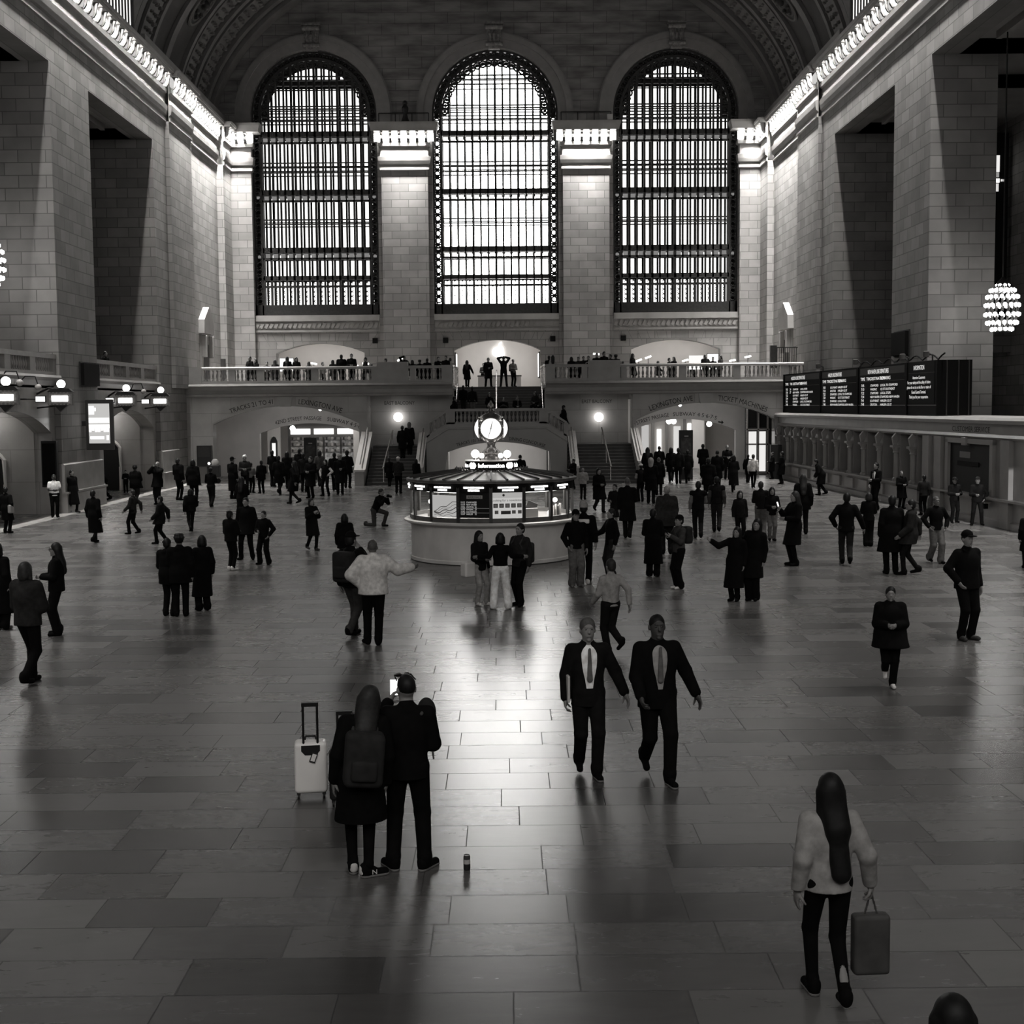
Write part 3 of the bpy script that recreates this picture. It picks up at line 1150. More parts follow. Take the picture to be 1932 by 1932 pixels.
# glazed doors at the right end of the right arch
t = thing('glazed_door', 'tall bronze glazed doors with arched dark transom beside the ticket windows', 'door', (14.9, 79.6, 0))
MB().box(14.2, 15.9, 79.75, 79.9, 0, 4.3).obj('wall_panel', mat('door_back', .02, .6), t)
for x in (14.28, 14.95, 15.5):
    MB().box(x - .05, x + .05, 79.6, 79.75, 0, 4.0).obj('frame', BRASS, t)
for z in (.05, 2.62, 1.75):
    MB().box(14.25, 15.6, 79.6, 79.74, z, z + .09).obj('rail', BRASS, t)
for x0, x1 in ((14.4, 14.85), (15.03, 15.4)):
    MB().box(x0, x1, 79.68, 79.74, .2, 2.55).obj('pane', glow('door_light', .85), t)
    MB().box(x0, x1, 79.7, 79.74, 2.8, 3.9).obj('transom', BLACK, t)
# dark ticket machines and a notice board against the passage wall
for x, y, w, z0, z1, lab in ((15.1, 75.2, .3, 0, 1.9, 'dark ticket machine beside the glazed doors'), (-16.9, YP - .25, .4, .95, 2.1, 'dark square notice board on the pier beside the TRACKS arch')):
    t = thing('ticket_machine' if x > 0 else 'notice_board', lab, 'machine' if x > 0 else 'board', (x, y, z0))
    MB().box(x - w, x + w, y - .2, y + .24, z0, z1).obj('body', mat('machine_dark', .015, .5), t, bevel=.02)
    MB().box(x - w * .8, x + w * .8, y - .22, y - .2, z0 + (z1 - z0) * .45, z1 - .1).obj('panel', mat('machine_panel', .03, .3), t)
# souvenir stand with a lit lamp
p = at_y(404, 872, 76.0)
t = thing('bench_cart', 'low dark cart with small bright lamp beside the notice board', 'cart', (p.x, 75.8, 0))
MB().box(p.x - .3, p.x + .35, 75.5, 76.1, .35, 1.0).obj('body', mat('cart_dark', .02), t, bevel=.03)
for q in (-.25, .3):
    MB().tube([(p.x + q, 75.52, .14), (p.x + q, 75.6, .14)], .14, 12).obj('wheel', BLACK, t)
MB().ball((p.x - .18, 75.5, 1.12), .08, 10).obj('lamp', glow('cart_lamp', 2.2), t, smooth=True)
MB().lathe([(.01, 1.0), (.2, 1.0), (.22, 1.2), (.12, 1.35), (.01, 1.37)], (p.x + .1, 75.8, 0), 12).obj('sack', mat('sack_grey', .25), t, smooth=True)


# ---- balustrades
def baluster_mesh(h=.6, r=.07):
    pr = [(r * 1.0, 0), (r * 1.0, .06), (r * .55, .09), (r * .6, .13), (r * 1.05, .22), (r * .95, .3), (r * .5, .42), (r * .5, .5), (r * .85, .54), (r * .9, h)]
    m = MB().lathe([(a, z * h / .6) for a, z in pr], (0, 0, 0), 8)
    me = bpy.data.meshes.new('baluster')
    me.from_pydata(m.v, [], m.f)
    me.shade_smooth()
    me.materials.append(BAL)
    return me


BME = baluster_mesh()


def balus(parent, x, y, z, sc=1.0, n='baluster'):
    o = bpy.data.objects.new(n, BME)
    o.location = (x, y, z)
    o.scale = (sc, sc, 1)
    COL.objects.link(o)
    o.parent = parent
    o.matrix_parent_inverse = parent.matrix_basis.inverted()


def run_x(parent, x0, x1, y, zb, pedestals, solids, step=.232, zr=0.0):
    """balustrade along x: base, rail, pedestals (x centre, half width), solid blocks (x0, x1, extra height)"""
    MB().box(x0, x1, y - .13, y + .13, zb, zb + .17).obj('base', BAL, parent)
    MB().prism([(y - .17, zb + .8), (y - .17, zb + .9), (y - .12, zb + .96), (y + .12, zb + .96), (y + .17, zb + .9), (y + .17, zb + .8)], x0, x1, 'x').obj('rail', BAL, parent)
    blocked = []
    for c, w in pedestals:
        MB().box(c - w, c + w, y - .14, y + .14, zb + .1, zb + .82).obj('pedestal', BAL, parent)
        blocked.append((c - w - .08, c + w + .08))
    for a, b, e in solids:
        MB().box(a, b, y - .2, y + .2, zb, zb + .97 + e).obj('block', BAL, parent)
        blocked.append((a - .08, b + .08))
    x = x0 + .15
    while x < x1 - .1:
        if not any(a < x < b for a, b in blocked):
            balus(parent, x, y, zb + .18)
        x += step


def PX(px, y):
    return at_y(px, 700, y).x


t = thing('balustrade', 'pale stone balustrade of the balcony over the arch marked TRACKS', 'balustrade', (-10, YP, 5.55))
run_x(t, XL, HX0, YP + .02, 5.53, [(PX(438, YP), .18), (PX(491, YP), .2), (PX(594, YP), .2), (PX(706, YP), .16), (PX(779, YP), .16)],
      [(XL, PX(381, YP), 0), (PX(711, YP), PX(770, YP), .2), (PX(833, YP), HX0, 0)])
t = thing('balustrade', 'pale stone balustrade of the balcony over the arch marked TICKET MACHINES', 'balustrade', (10, YP, 5.55))
run_x(t, HX1, XR, YP + .02, 5.53, [(PX(1103, YP), .16), (PX(1177, YP), .16), (PX(1288, YP), .2), (PX(1390, YP), .2), (PX(1480, YP), .2)],
      [(HX1, PX(1047, YP), 0), (PX(1110, YP), PX(1170, YP), .2)])

# ---- the marble double stair
m = MB()
n = 12
for (xa, xb) in ((-7.4, -4.45), (3.5, 7.15)):
    for i in range(n):
        y0 = 72.2 + i * .36
        m.box(xa, xb, y0, y0 + .36, 0, 2.0 * (i + 1) / n)
    m.box(xa, xb, 76.52, 78.7, 0, 2.0)
for i in range(5):
    m.box(-4.45 + .22 * i, -4.23 + .22 * i, 76.3, 78.7, 0, 2.0 + .18 * (i + 1))
    m.box(3.28 - .22 * i, 3.5 - .22 * i, 76.3, 78.7, 0, 2.0 + .18 * (i + 1))
m.box(-3.35, 2.4, 75.0, 78.7, 2.7, 2.9)
for i in range(15):
    y0 = 78.7 + i * .31
    m.box(HX0, HX1, y0, y0 + .31, 2.6, 2.9 + (BZ - 2.9) * (i + 1) / 15)
struct('floor_stair', m, STAIR)
m = MB()
for i in range(15):
    y0 = 78.7 + i * .31
    z = 2.9 + (BZ - 2.9) * (i + 1) / 15
    m.box(HX0, HX1, y0 - .015, y0 + .04, z - .02, z + .006)
for (xa, xb) in ((-7.4, -4.45), (3.5, 7.15)):
    for i in range(n):
        z = 2.0 * (i + 1) / n
        m.box(xa, xb, 72.2 + i * .36 - .012, 72.2 + i * .36 + .03, z - .02, z + .005)
struct('trim_13', m, noisy('worn_nosing', 0.12, .3, 4))
# central block: wall with the arch to the lower concourse
BA = seg_arch(-3.12, 2.45, 1.66, 2.2, 20)
m = MB()
YB = 74.5
prof = [(-4.3, 2.45), (-3.1, 3.2), (2.3, 3.2), (3.45, 2.45)]


def ztop(x):
    for (a, za), (b, zb) in zip(prof, prof[1:]):
        if a <= x <= b:
            return za + (zb - za) * (x - a) / (b - a)
    return 2.45


vs, fs = [], []
xs = [-4.3, -4.0, -3.7, -3.4] + [p[0] for p in BA] + [2.6, 2.9, 3.2, 3.45]
arc = dict((round(a, 4), z) for a, z in BA)
for x in xs:
    zb = arc.get(round(x, 4), 0.0)
    vs += [(x, YB, zb), (x, YB, ztop(x)), (x, YB + .5, zb), (x, YB + .5, ztop(x))]
for i in range(len(xs) - 1):
    a, b = 4 * i, 4 * i + 4
    fs += [(a, b, b + 1, a + 1), (a + 2, a + 3, b + 3, b + 2), (a, a + 2, b + 2, b), (a + 1, b + 1, b + 3, a + 3)]
m.add(vs, fs)
ws = struct('wall_stair', m, noisy('stair_wall_marble', 0.25, .1, .8, rough=.3, spec=.4))
arch_text('TRACKS 101 TO 117', .26, BA, -2.62, -.85, .12, YB - .012, parent=ws)
arch_text('DINING CONCOURSE', .26, BA, .25, 2.2, .12, YB - .012, parent=ws)
m = MB()
for (a, za), (b, zb) in zip(prof, prof[1:]):
    m.add([(a, YB - .05, za - .28), (b, YB - .05, zb - .28), (b, YB - .05, zb - .2), (a, YB - .05, za - .2), (a, YB, za - .3), (b, YB, zb - .3), (a, YB, za - .18), (b, YB, zb - .18)], [(0, 1, 2, 3), (0, 4, 5, 1), (3, 2, 7, 6)])
struct('trim_14', m, BAL)
m = MB()
m.box(-3.4, -3.12, YB + .5, 78, 0, 2.7)
m.box(2.45, 2.7, YB + .5, 78, 0, 2.7)
m.box(-3.3, 2.6, 77.6, 77.9, 0, 2.7)
struct('wall_ramp', m, noisy('ramp_stone', .5, .1, .7))
lampbox('ramp_light', 'hidden ceiling light over the ramp behind the information booth', -2.6, 1.9, YB + .7, YB + 1.0, 2.55, 2.64, glow('ramp_glow', 16))
# balustrade on the block, following its slope at both ends
t = thing('balustrade', 'stone balustrade of the stair landing above the ramp arch, sloping at both ends', 'balustrade', (-.4, YB, 3.2))
m = MB()
m2 = MB()
for (a, za), (b, zb) in zip(prof, prof[1:]):
    for mm, d0, d1, w in ((m, .0, .1, .15), (m2, .7, .84, .19)):
        mm.add([(x, y, z + d) for x, z in ((a, za), (b, zb)) for d in (d0, d1) for y in (YB + .25 - w, YB + .25 + w)], [(0, 1, 5, 4), (2, 3, 7, 6), (0, 2, 6, 4), (1, 3, 7, 5), (0, 1, 3, 2), (4, 5, 7, 6)])
m.obj('base', BAL, t)
m2.obj('rail', BAL, t)
for x in (-4.25, -3.1, -2.85, -.4, 2.05, 2.3, 3.4):
    MB().box(x - .13, x + .13, YB + .1, YB + .4, ztop(x), ztop(x) + .74).obj('pedestal', BAL, t)
x = -2.6
while x < 1.9:
    if abs(x + .4) > .2:
        balus(t, x, YB + .25, 3.29, 1.1)
    x += .222
for s in (-1, 1):
    for i in range(4):
        xx = -3.3 - .24 * i if s < 0 else 2.5 + .24 * i
        balus(t, xx, YB + .25, ztop(xx) + .08, 1.0)
# sloping stair parapets
LITM = noisy('parapet_marble', 0.5, .06, 2, rough=.25, spec=.5)


def parapet(xa, xb, lab, z_hi, z_lo, y_hi=76.4, y_lo=71.9):
    t = thing('stair_parapet', lab, 'parapet', ((xa + xb) / 2, y_lo, 0))
    MB().prism([(y_lo, 0), (y_hi, 0), (y_hi, z_hi - .12), (y_lo + .35, z_lo - .1), (y_lo, z_lo - .1)], xa, xb, 'x').obj('wall', noisy('stair_side_marble', .3, .1, 2), t)
    MB().prism([(y_lo - .05, z_lo - .1), (y_lo - .05, z_lo), (y_lo + .35, z_lo), (y_hi, z_hi), (y_hi, z_hi - .12), (y_lo + .35, z_lo - .1)], xa - .05, xb + .05, 'x').obj('coping', LITM, t)
    c = (xa + xb) / 2
    m = MB().tube([(c, y_lo + .5, z_lo + .28), (c, y_hi, z_hi + .2)], .035, 8)
    m.obj('handrail', BRASS, t, smooth=True)


parapet(-4.75, -4.4, 'sloping marble parapet between the booth-side arch and the stairs by the TRACKS passage', 2.75, .95)
parapet(-8.0, -7.5, 'sloping marble parapet along the outer side of the stairs by the TRACKS passage', 2.8, .85)
parapet(3.6, 3.95, 'sloping marble parapet between the ramp arch and the stairs by the ticket machines', 2.75, .95)
parapet(7.15, 7.5, 'sloping marble parapet along the outer side of the stairs by the ticket machines', 2.9, 1.2)
for pts, lab in (([(-6.3, 76.5, 2.85), (-6.5, 72.1, .92)], 'thin brass handrail down the middle of the stairs by the TRACKS passage'),
                 ([(5.5, 76.5, 2.9), (5.68, 72.1, .9)], 'thin brass handrail down the middle of the stairs by the ticket machines'),
                 ([(-.46, 83.2, 6.35), (-.46, 79.0, 3.9)], 'bright brass handrail down the middle of the upper stairs')):
    t = thing('handrail', lab, 'handrail', (pts[1][0], pts[1][1], 0))
    MB().tube(pts, .045, 8).obj('rail', BRASS, t, smooth=True)
    for k in (.05, .5, .95):
        p = Vector(pts[0]).lerp(Vector(pts[1]), k)
        MB().tube([p, p - Vector((0, 0, .95))], .025, 6).obj('post', BRASS, t)
for s, x in ((-1, HX0 + .08), (1, HX1 - .08)):
    t = thing('handrail', 'polished brass rail up the side of the upper stairs, ' + ('on the track-sign side' if s < 0 else 'on the departure-board side'), 'handrail', (x, 79, 2.9))
    m = MB().tube([(x, 78.7, 3.9), (x, 83.3, 6.35), (x, 84.3, 6.35)], .04, 8)
    m.obj('rail', BRASS, t, smooth=True)
    m = MB().tube([(x, 76.6, 6.45), (x, 83.3, 6.5)], .06, 8)
    m.obj('top_rail', BRASS, t, smooth=True)
    for k in range(6):
        y = 76.8 + k * 1.25
        MB().tube([(x, y, 5.4), (x, y, 6.47)], .035, 6).obj('post', BRASS, t)
# globe lamps on the recessed wall
for px, lab in ((751, 'round glowing globe wall lamp between EAST BALCONY and the stairs by the TRACKS passage'), (1130, 'round glowing globe wall lamp under EAST BALCONY by the ticket-machine passage')):
    p = at_y(px, 787, YP + 1.9)
    t = thing('globe_lamp', lab, 'lamp', p)
    MB().ball(p, .26, 16).obj('globe', glow('globe_glow_big', 8), t, smooth=True)
    MB().tube([p + Vector((0, .1, -.1)), p + Vector((0, .32, -.2))], .05, 6).obj('bracket', BRASS, t)
# desk, logo and screens of the room at the head of the stairs
t = thing('reception_desk', 'white counter with dark top in the bright room at the head of the stairs', 'desk', (-.4, 88.0, BZ))
a, b = at_y(902, 715, 88).x, at_y(983, 715, 88).x
MB().box(a, b, 87.6, 88.3, BZ, BZ + .72).obj('front', mat('desk_white', .5), t)
MB().box(a - .03, b + .03, 87.55, 88.35, BZ + .72, BZ + .8).obj('top', mat('desk_top', .05), t)
lo = at_y(941, 662, YW + 3.5)
vs = []
for i in range(48):
    a = 2 * PI * i / 48
    r = .40 + .035 * math.cos(2 * a) - (.05 if abs(a - PI / 2) < .3 else 0) - (.035 if abs(a - 3 * PI / 2) < .3 else 0)
    x, z = r * math.cos(a) * 1.02, r * math.sin(a) * .98
    dx, dz = x - .47, z - .06
    dd = math.hypot(dx, dz)
    if dd < .2:
        x, z = .47 + dx / max(dd, .01) * .2, .06 + dz / max(dd, .01) * .2
    vs.append((lo.x + x, lo.z - .08 + z))
m = MB().prism(vs, YW + 3.44, YW + 3.54)
lf = []
for i in range(9):
    a = PI / 2 * i / 8
    lf.append((.0 + .3 * (1 - math.cos(a)) * .9, .3 * math.sin(a)))
for i in range(9):
    a = PI / 2 * i / 8
    lf.append((.27 - .3 * (1 - math.cos(a)) * .9, .3 - .3 * math.sin(a)))
m.prism([(lo.x - .02 + x * .85, lo.z + .34 + z * .9) for x, z in lf], YW + 3.44, YW + 3.54)
tag(m.obj('wall_emblem', glow('emblem_glow', 3.0)), 'glowing white fruit emblem with a bite on the wall at the head of the stairs', 'emblem')
SCRN = glow('white_screen', 2.6)
for x0, x1, y, z0, z1, lab in ((at_y(528, 680, YW + 1.6).x, at_y(553, 680, YW + 1.6).x, YW + 1.6, 6.6, 7.45, 'bright wall screen in the balcony arch nearest the track signs'),
                               (at_y(1335, 675, YW + 1.6).x, at_y(1360, 675, YW + 1.6).x, YW + 1.6, 6.5, 7.5, 'bright wall screen in the balcony arch nearest the departure board')):
    t = thing('wall_screen', lab, 'screen', ((x0 + x1) / 2, y, z0))
    MB().box(x0, x1, y, y + .06, z0, z1).obj('screen', SCRN, t)
    MB().box(x0 - .04, x1 + .04, y + .04, y + .14, z0 - .04, z1 + .04).obj('frame', mat('screen_frame', .05), t)
for x, s, lab in ((UP[1][0] + .12, 1, 'tall glowing screen on the jamb of the middle arch, track-sign side'), (UP[1][1] - .12, -1, 'tall glowing screen on the jamb of the middle arch, departure-board side')):
    t = thing('jamb_screen', lab, 'screen', (x, YW + .5, 6.2))
    MB().box(min(x, x + s * .03), max(x, x + s * .03), YW + .1, YW + 1.6, 6.1, 7.6).obj('screen', SCRN, t)
    MB().box(min(x, x - s * .08), max(x, x - s * .08), YW + .02, YW + 1.7, 6.0, 7.7).obj('frame', mat('screen_frame', .05), t)
for px, py, tilt in ((592, 686, .2), (670, 690, .1), (690, 686, .1), (755, 678, -.5), (1205, 680, -.35), (1223, 674, -.35), (1293, 680, -.25), (1320, 679, -.2), (1382, 680, -.15), (1411, 673, -.2), (1125, 668, .1)):
    p = at_y(px, py, 86.5)
    t = thing('reading_light', 'slanting light bar on thin stand, %s' % {592: 'right of the bright screen in the track-sign arch', 670: 'beside the tall standing person', 690: 'between the tall standing person and the arch jamb', 755: 'by the solid block before the middle arch', 1205: 'lower of two in the arch by the departure board', 1223: 'higher of two in the arch by the departure board', 1293: 'in the middle of the arch by the departure board', 1320: 'beside the white panel of the last arch', 1382: 'first past the last arch', 1411: 'second past the last arch', 1125: 'among the crowd on the block after the middle arch'}[px], 'lamp', (p.x, p.y, BZ), 0, 'slanting lights along the balcony')
    MB().cbox(p, (.2, .05, .055), Matrix.Rotation(tilt, 3, 'Y')).obj('light_bar', glow('reading_glow', 3.2), t)
    MB().tube([(p.x, p.y, BZ), p], .02, 6).obj('stand', BLACK, t)
# square black wall speakers
for px, py, lab in ((708, 643, 'past the arch nearest the track signs'), (841, 642, 'before the middle arch'), (1043, 639, 'past the middle arch'), (1176, 638, 'before the arch nearest the departure board')):
    p = at_y(px, py, YW)
    t = thing('wall_speaker', 'small square black speaker on the stone ' + lab, 'speaker', (p.x, YW - .1, p.z))
    MB().box(p.x - .17, p.x + .17, YW - .14, YW - .01, p.z - .17, p.z + .17).obj('body', BLACK, t, bevel=.02)
    MB().lathe([(.001, 0), (.11, .0), (.12, .02)], (0, 0, 0), 12)
# voussoir fans over the balcony arches
m = MB()
for k, (a, b, zs, zc) in enumerate(UP):
    c = (a + b) / 2
    for i in range(-9, 10):
        an = i * .075
        x0, z0 = c + 7.5 * math.sin(an) * 1.0, zc - .5 * abs(i / 9) ** 2 * 1.2
        x1, z1 = c + (7.5 + .9) * math.sin(an) * 1.04, zc + .72
        if abs(x0 - c) > (b - a) / 2 + .6:
            continue
        m.add([(x0 - .02, YW - .012, z0 + .06), (x0 + .02, YW - .012, z0 + .06), (x1 + .02, YW - .012, z1), (x1 - .02, YW - .012, z1)], [(0, 1, 2, 3)])
struct('trim_15', m, mat('stone_joint', .16, .9))
# pedimented doorways on the end bays of the side walls
for sg, X in ((-1, XL + .22), (1, XR - .22)):
    px = 399 if sg < 0 else 1481
    y = abs(X) * F / abs(953 - px)
    X2 = XL if sg < 0 else XR
    t = thing('pedimented_niche', 'tall carved stone doorway with gabled hood on the side wall above the balcony, ' + ('track-sign side' if sg < 0 else 'departure-board side'), 'doorway', (X2, y, BZ))
    s = -sg
    def bxx(a, b, y0, y1, z0, z1, nm, mm, bevel=0):
        MB().box(min(X2 + s * a, X2 + s * b), max(X2 + s * a, X2 + s * b), y0, y1, z0, z1).obj(nm, mm, t, bevel=bevel)
    bxx(0, .12, y - 1.15, y + 1.15, BZ, 8.6, 'surround', MOULD)
    bxx(.1, .14, y - .7, y + .7, BZ, 8.0, 'door', mat('niche_dark', .03))
    for q in (-1, 1):
        bxx(.1, .4, y + q * .95 - .16, y + q * .95 + .16, 7.2, 8.5, 'console', MOULD, .05)
    MB().prism([(y - 1.4, 8.6), (y + 1.4, 8.6), (y + 1.3, 9.4), (y, 10.2), (y - 1.3, 9.4)], min(X2, X2 + s * .36), max(X2, X2 + s * .36), 'x').obj('hood', MOULD, t)
# iron fence panel on the balcony by the departure board
t = thing('iron_fence', 'dark iron fence section on the balcony corner by the departure board', 'fence', (15.3, 78, BZ))
a, b = at_y(1458, 680, 78).x, at_y(1522, 680, 78).x
for z in (6.3, 7.35):
    MB().box(a, b, 77.96, 78.04, z, z + .06).obj('rail', BRONZE, t)
for i in range(17):
    x = a + (b - a) * i / 16
    MB().tube([(x, 78, BZ), (x, 78, 7.4)], .022, 6).obj('bar', BRONZE, t)
MB().box(a - .15, a + .2, 77.85, 78.15, 6.2, 7.5).obj('post', BRONZE, t)
MB().box(b - .15, b + .1, 77.9, 78.1, BZ, 7.4).obj('end_post', MOULD, t)
p = at_y(421, 670, 82)
tag(MB().box(p.x - .13, p.x + .13, 81.8, 82.1, BZ, 7.15).obj('waste_post', mat('post_dark', .03), bevel=.02), 'slim dark post standing on the balcony below the carved doorway on the track-sign side', 'post')
# ================================================================ track-sign side: balcony bays, gates, signs
def bay_left(a, c, idx):
    X = XL - .25
    m = MB()
    cv = seg_arch(a + 1.4, c - .45, 3.25, 4.15, 18)
    arch_wall(m, a, c, 0, 5.25, X - .7, X, [(0, cv)], 'x')
    m.box(X - 4.2, X - .7, c - .5, c - .1, 0, 5.2)
    m.box(X - 4.5, X - 4.2, a, c, 0, 5.2)
    m.box(X - 4.2, X, a, c, 5.05, 5.25)
    w = struct('wall_gate_%d' % idx, m, STD)
    e = MB().prism([(X - .2, 5.6), (X + .32, 5.55), (X + .34, 5.46), (X + .15, 5.34), (X + .06, 5.15), (X - .1, 5.1)], a, c, 'y')
    struct('trim_%d' % (15 + idx), e, noisy('ledge_marble', .27))
    t = thing('balustrade', 'grey balustrade of the side balcony above the ' + ('first pair of' if idx == 1 else 'farther pair of') + ' track signs', 'balustrade', (X, (a + c) / 2, 5.5))
    MB().box(X - .15, X + .12, a, c, 5.55, 5.7).obj('base', BAL, t)
    MB().box(X - .18, X + .15, a, c, 6.22, 6.4).obj('rail', BAL, t)
    npd = 4
    for i in range(npd + 1):
        y = a + (c - a) * i / npd
        MB().box(X - .15, X + .12, max(a, y - .3), min(c, y + .3), 5.7, 6.22).obj('pedestal', BAL, t)
    y = a + .5
    while y < c - .4:
        if min(abs(y - (a + (c - a) * i / npd)) for i in range(npd + 1)) > .36:
            balus(t, X - .02, y, 5.68)
        y += .25
    # arched gate door in the end wall of the recess, lit from above
    yw = c - .5
    xa, xb = (X - 3.2, X - 1.75) if idx == 2 else (X - 3.6, X - 1.9)
    d = thing('track_gate', 'dark arched gate in the recess under the ' + ('nearer' if idx == 1 else 'farther') + ' side balcony', 'gate', ((xa + xb) / 2, yw, 0))
    cvv = [(xa, 0)] + seg_arch(xa, xb, 2.2, 2.65, 10) + [(xb, 0)]
    MB().prism(cvv, yw - .06, yw - .02).obj('door', mat('gate_dark', .012), d)
    m = MB()
    pts = [(x, yw - .05, z) for x, z in cvv]
    m.tube(pts, .09, 6)
    m.obj('frame', PALE, d)
    lampbox('downlight', 'small downlight above the arched gate under the ' + ('nearer' if idx == 1 else 'farther') + ' side balcony', (xa + xb) / 2 - .3, (xa + xb) / 2 + .3, yw - .9, yw - .5, 4.3, 4.36, glow('gate_downlight', 45))
    return w


bay_left(44.2, 54.8, 1)
bay_left(59.9, 70.6, 2)
X = XL - .25
# dark display case in the nearer recess
p0, p1 = at_y(80, 860, 54.25), at_y(109, 860, 54.25)
t = thing('display_case', 'tall black display case in the recess under the nearer side balcony', 'case', ((p0.x + p1.x) / 2, 54.2, 0))
MB().box(p0.x, p1.x, 54.1, 54.3, 1.1, 2.95).obj('frame', mat('case_black', .008, .5), t, bevel=.02)
MB().box(p0.x + .06, p1.x - .06, 54.07, 54.1, 1.2, 2.85).obj('pane', mat('case_glass', .004, .15, 0, .5), t)
# base course of the piers
m = MB()
for a, c in ((39.2, 44.2), (54.8, 59.9), (70.6, 74.0)):
    m.prism([(XL - .1, 0), (XL + .2, 0), (XL + .2, .75), (XL + .12, .82), (XL + .12, 1.95), (XL + .06, 2.0), (XL - .1, 2.0)], a - .12, c + .12, 'y')
    m.box(XL, XL + .26, a - .15, c + .15, .78, .86)
struct('baseboard_left', m, noisy('base_marble', .3, .08, 2, rough=.25, spec=.5))

# track signs: bronze lantern boxes with a globe on top
def track_sign(px, py, y, lab):
    p = at_y(px, py, y)
    w, h = .46, .26
    t = thing('track_sign', lab, 'sign', (p.x, y, p.z), 0, 'track signs along the side balcony')
    MB().box(p.x - w, p.x + w, y - .12, y + .12, p.z - h, p.z + h).obj('case', noisy('sign_bronze', .16, .3, 9, rough=.4), t, bevel=.02)
    MB().box(p.x - w * .9, p.x + w * .9, y - .135, y - .12, p.z - h * .72, p.z + h * .72).obj('face', noisy('sign_face', .2, .4, 12), t)
    m = MB().box(p.x - w * .68, p.x + w * .68, y - .15, y - .135, p.z - h * .42, p.z + h * .42)
    m.obj('lit_panel', glow('sign_glow', 5.0), t, bevel=.02)
    for k in range(12):
        for q in (-1, 1):
            MB().cbox((p.x - w * .9 + w * 1.8 * (k + .5) / 12, y - .14, p.z + q * h * .86), (w * .05, .02, h * .07)).obj('bead', mat('bead_pale', .3), t) if k % 2 == 0 else None
    MB().prism([(p.x - w * 1.05, p.z + h), (p.x + w * 1.05, p.z + h), (p.x + w * .75, p.z + h + .13), (p.x - w * .75, p.z + h + .13)], y - .14, y + .14).obj('cap', BRONZE, t)
    MB().ball((p.x + .02, y, p.z + h + .3), .165, 14).obj('globe', glow('sign_globe', 5.5), t, smooth=True)
    MB().lathe([(.06, 0), (.09, .05), (.05, .16)], (p.x + .02, y, p.z + h + .1), 8).obj('socket', BRONZE, t)
    m = MB().prism([(p.x - w * .5, p.z - h), (p.x + w * .6, p.z - h), (p.x - .02, p.z - h - .25)], y - .08, y + .08)
    m.obj('bracket', BRONZE, t)
    m = MB().tube([(p.x, y, p.z + h + .1), (p.x - .5, y + .1, p.z + h + .15), (X - .05, y + .3, p.z + h - .1)], .04, 6)
    m.tube([(p.x, y, p.z - h), (X - .05, y + .3, p.z - h - .1)], .035, 6)
    m.obj('arm', BRONZE, t)


track_sign(11, 750, 47.2, 'lit track sign cut off by the edge of the photo, globe on top')
track_sign(115, 752, 52.5, 'lit track sign with globe beside the big pier carrying the advertising screen')
track_sign(238, 755.5, 62.0, 'lit track sign with globe, first one past the pier with the advertising screen')
track_sign(303, 757, 68.3, 'lit track sign with globe, the farthest before the corner pier')
for px, py, y, lab in ((76, 753, 50.6, 'by the big pier'), (207, 755, 60.3, 'just past the advertising screen'), (274, 757.5, 65.7, 'between the two farther track signs')):
    p = at_y(px, py, y)
    t = thing('small_sign', 'small white glowing sign on the wall ' + lab, 'sign', p, 0, 'small glowing signs under the side balcony')
    MB().box(p.x - .16, p.x + .16, y - .03, y + .03, p.z - .09, p.z + .09).obj('panel', glow('small_sign_glow', 2.5), t)
    MB().box(p.x - .2, p.x + .2, y + .03, y + .1, p.z - .13, p.z + .13).obj('case', BRONZE, t)
    MB().tube([(p.x, y + .05, p.z), (X - .1, y + .2, p.z)], .03, 6).obj('arm', BRONZE, t)
# dome cameras on arms
for px, py, y, lab in ((37, 722, 48.4, 'above the first track sign'), (72, 731, 50.2, 'before the big pier'), (271, 739, 65.6, 'between the farther track signs')):
    p = at_y(px, py, y)
    t = thing('dome_camera', 'white dome camera on a curved arm ' + lab, 'camera', p)
    MB().ball(p, .13, 10).obj('dome', mat('dome_white', .35, .3), t, smooth=True)
    MB().tube([p + Vector((0, 0, .1)), p + Vector((-.1, 0, .4)), p + Vector((-.5, .1, .42)), (X + .1, y + .2, p.z + .1)], .025, 6).obj('arm', BRONZE, t)
# advertising screen on the pier
p = at_y(187, 799, 57.4)
t = thing('advertising_screen', 'tall bright advertising screen in a dark frame on the big pier', 'screen', (p.x, 57.4, p.z))
MB().box(p.x - .58, p.x + .58, 57.42, 57.62, p.z - 1.12, p.z + 1.02).obj('frame', mat('ad_frame', .03, .5), t, bevel=.03)
MB().box(p.x - .44, p.x + .44, 57.4, 57.43, p.z - .84, p.z + .84).obj('screen', glow('ad_blue_grey', .55), t)
m = MB()
m.box(p.x - .42, p.x - .2, 57.38, 57.4, p.z + .38, p.z + .74)
m.box(p.x - .25, p.x - .12, 57.38, 57.4, p.z + .52, p.z + .66)
m.box(p.x - .43, p.x - .02, 57.38, 57.4, p.z + .02, p.z + .24)
m.box(p.x + .0, p.x + .43, 57.38, 57.4, p.z + .02, p.z + .24)
for k in range(7):
    m.box(p.x - .43 + k * .124, p.x - .33 + k * .124, 57.38, 57.4, p.z - .36 + (.06 if k % 3 == 1 else 0), p.z - .06)
m.box(p.x - .43, p.x + .43, 57.38, 57.4, p.z - .2, p.z - .04)
m.box(p.x - .38, p.x + .2, 57.38, 57.4, p.z - .66, p.z - .54)
m.box(p.x + .3, p.x + .4, 57.38, 57.4, p.z - .7, p.z - .5)
m.obj('advert', glow('ad_white', 1.6), t)
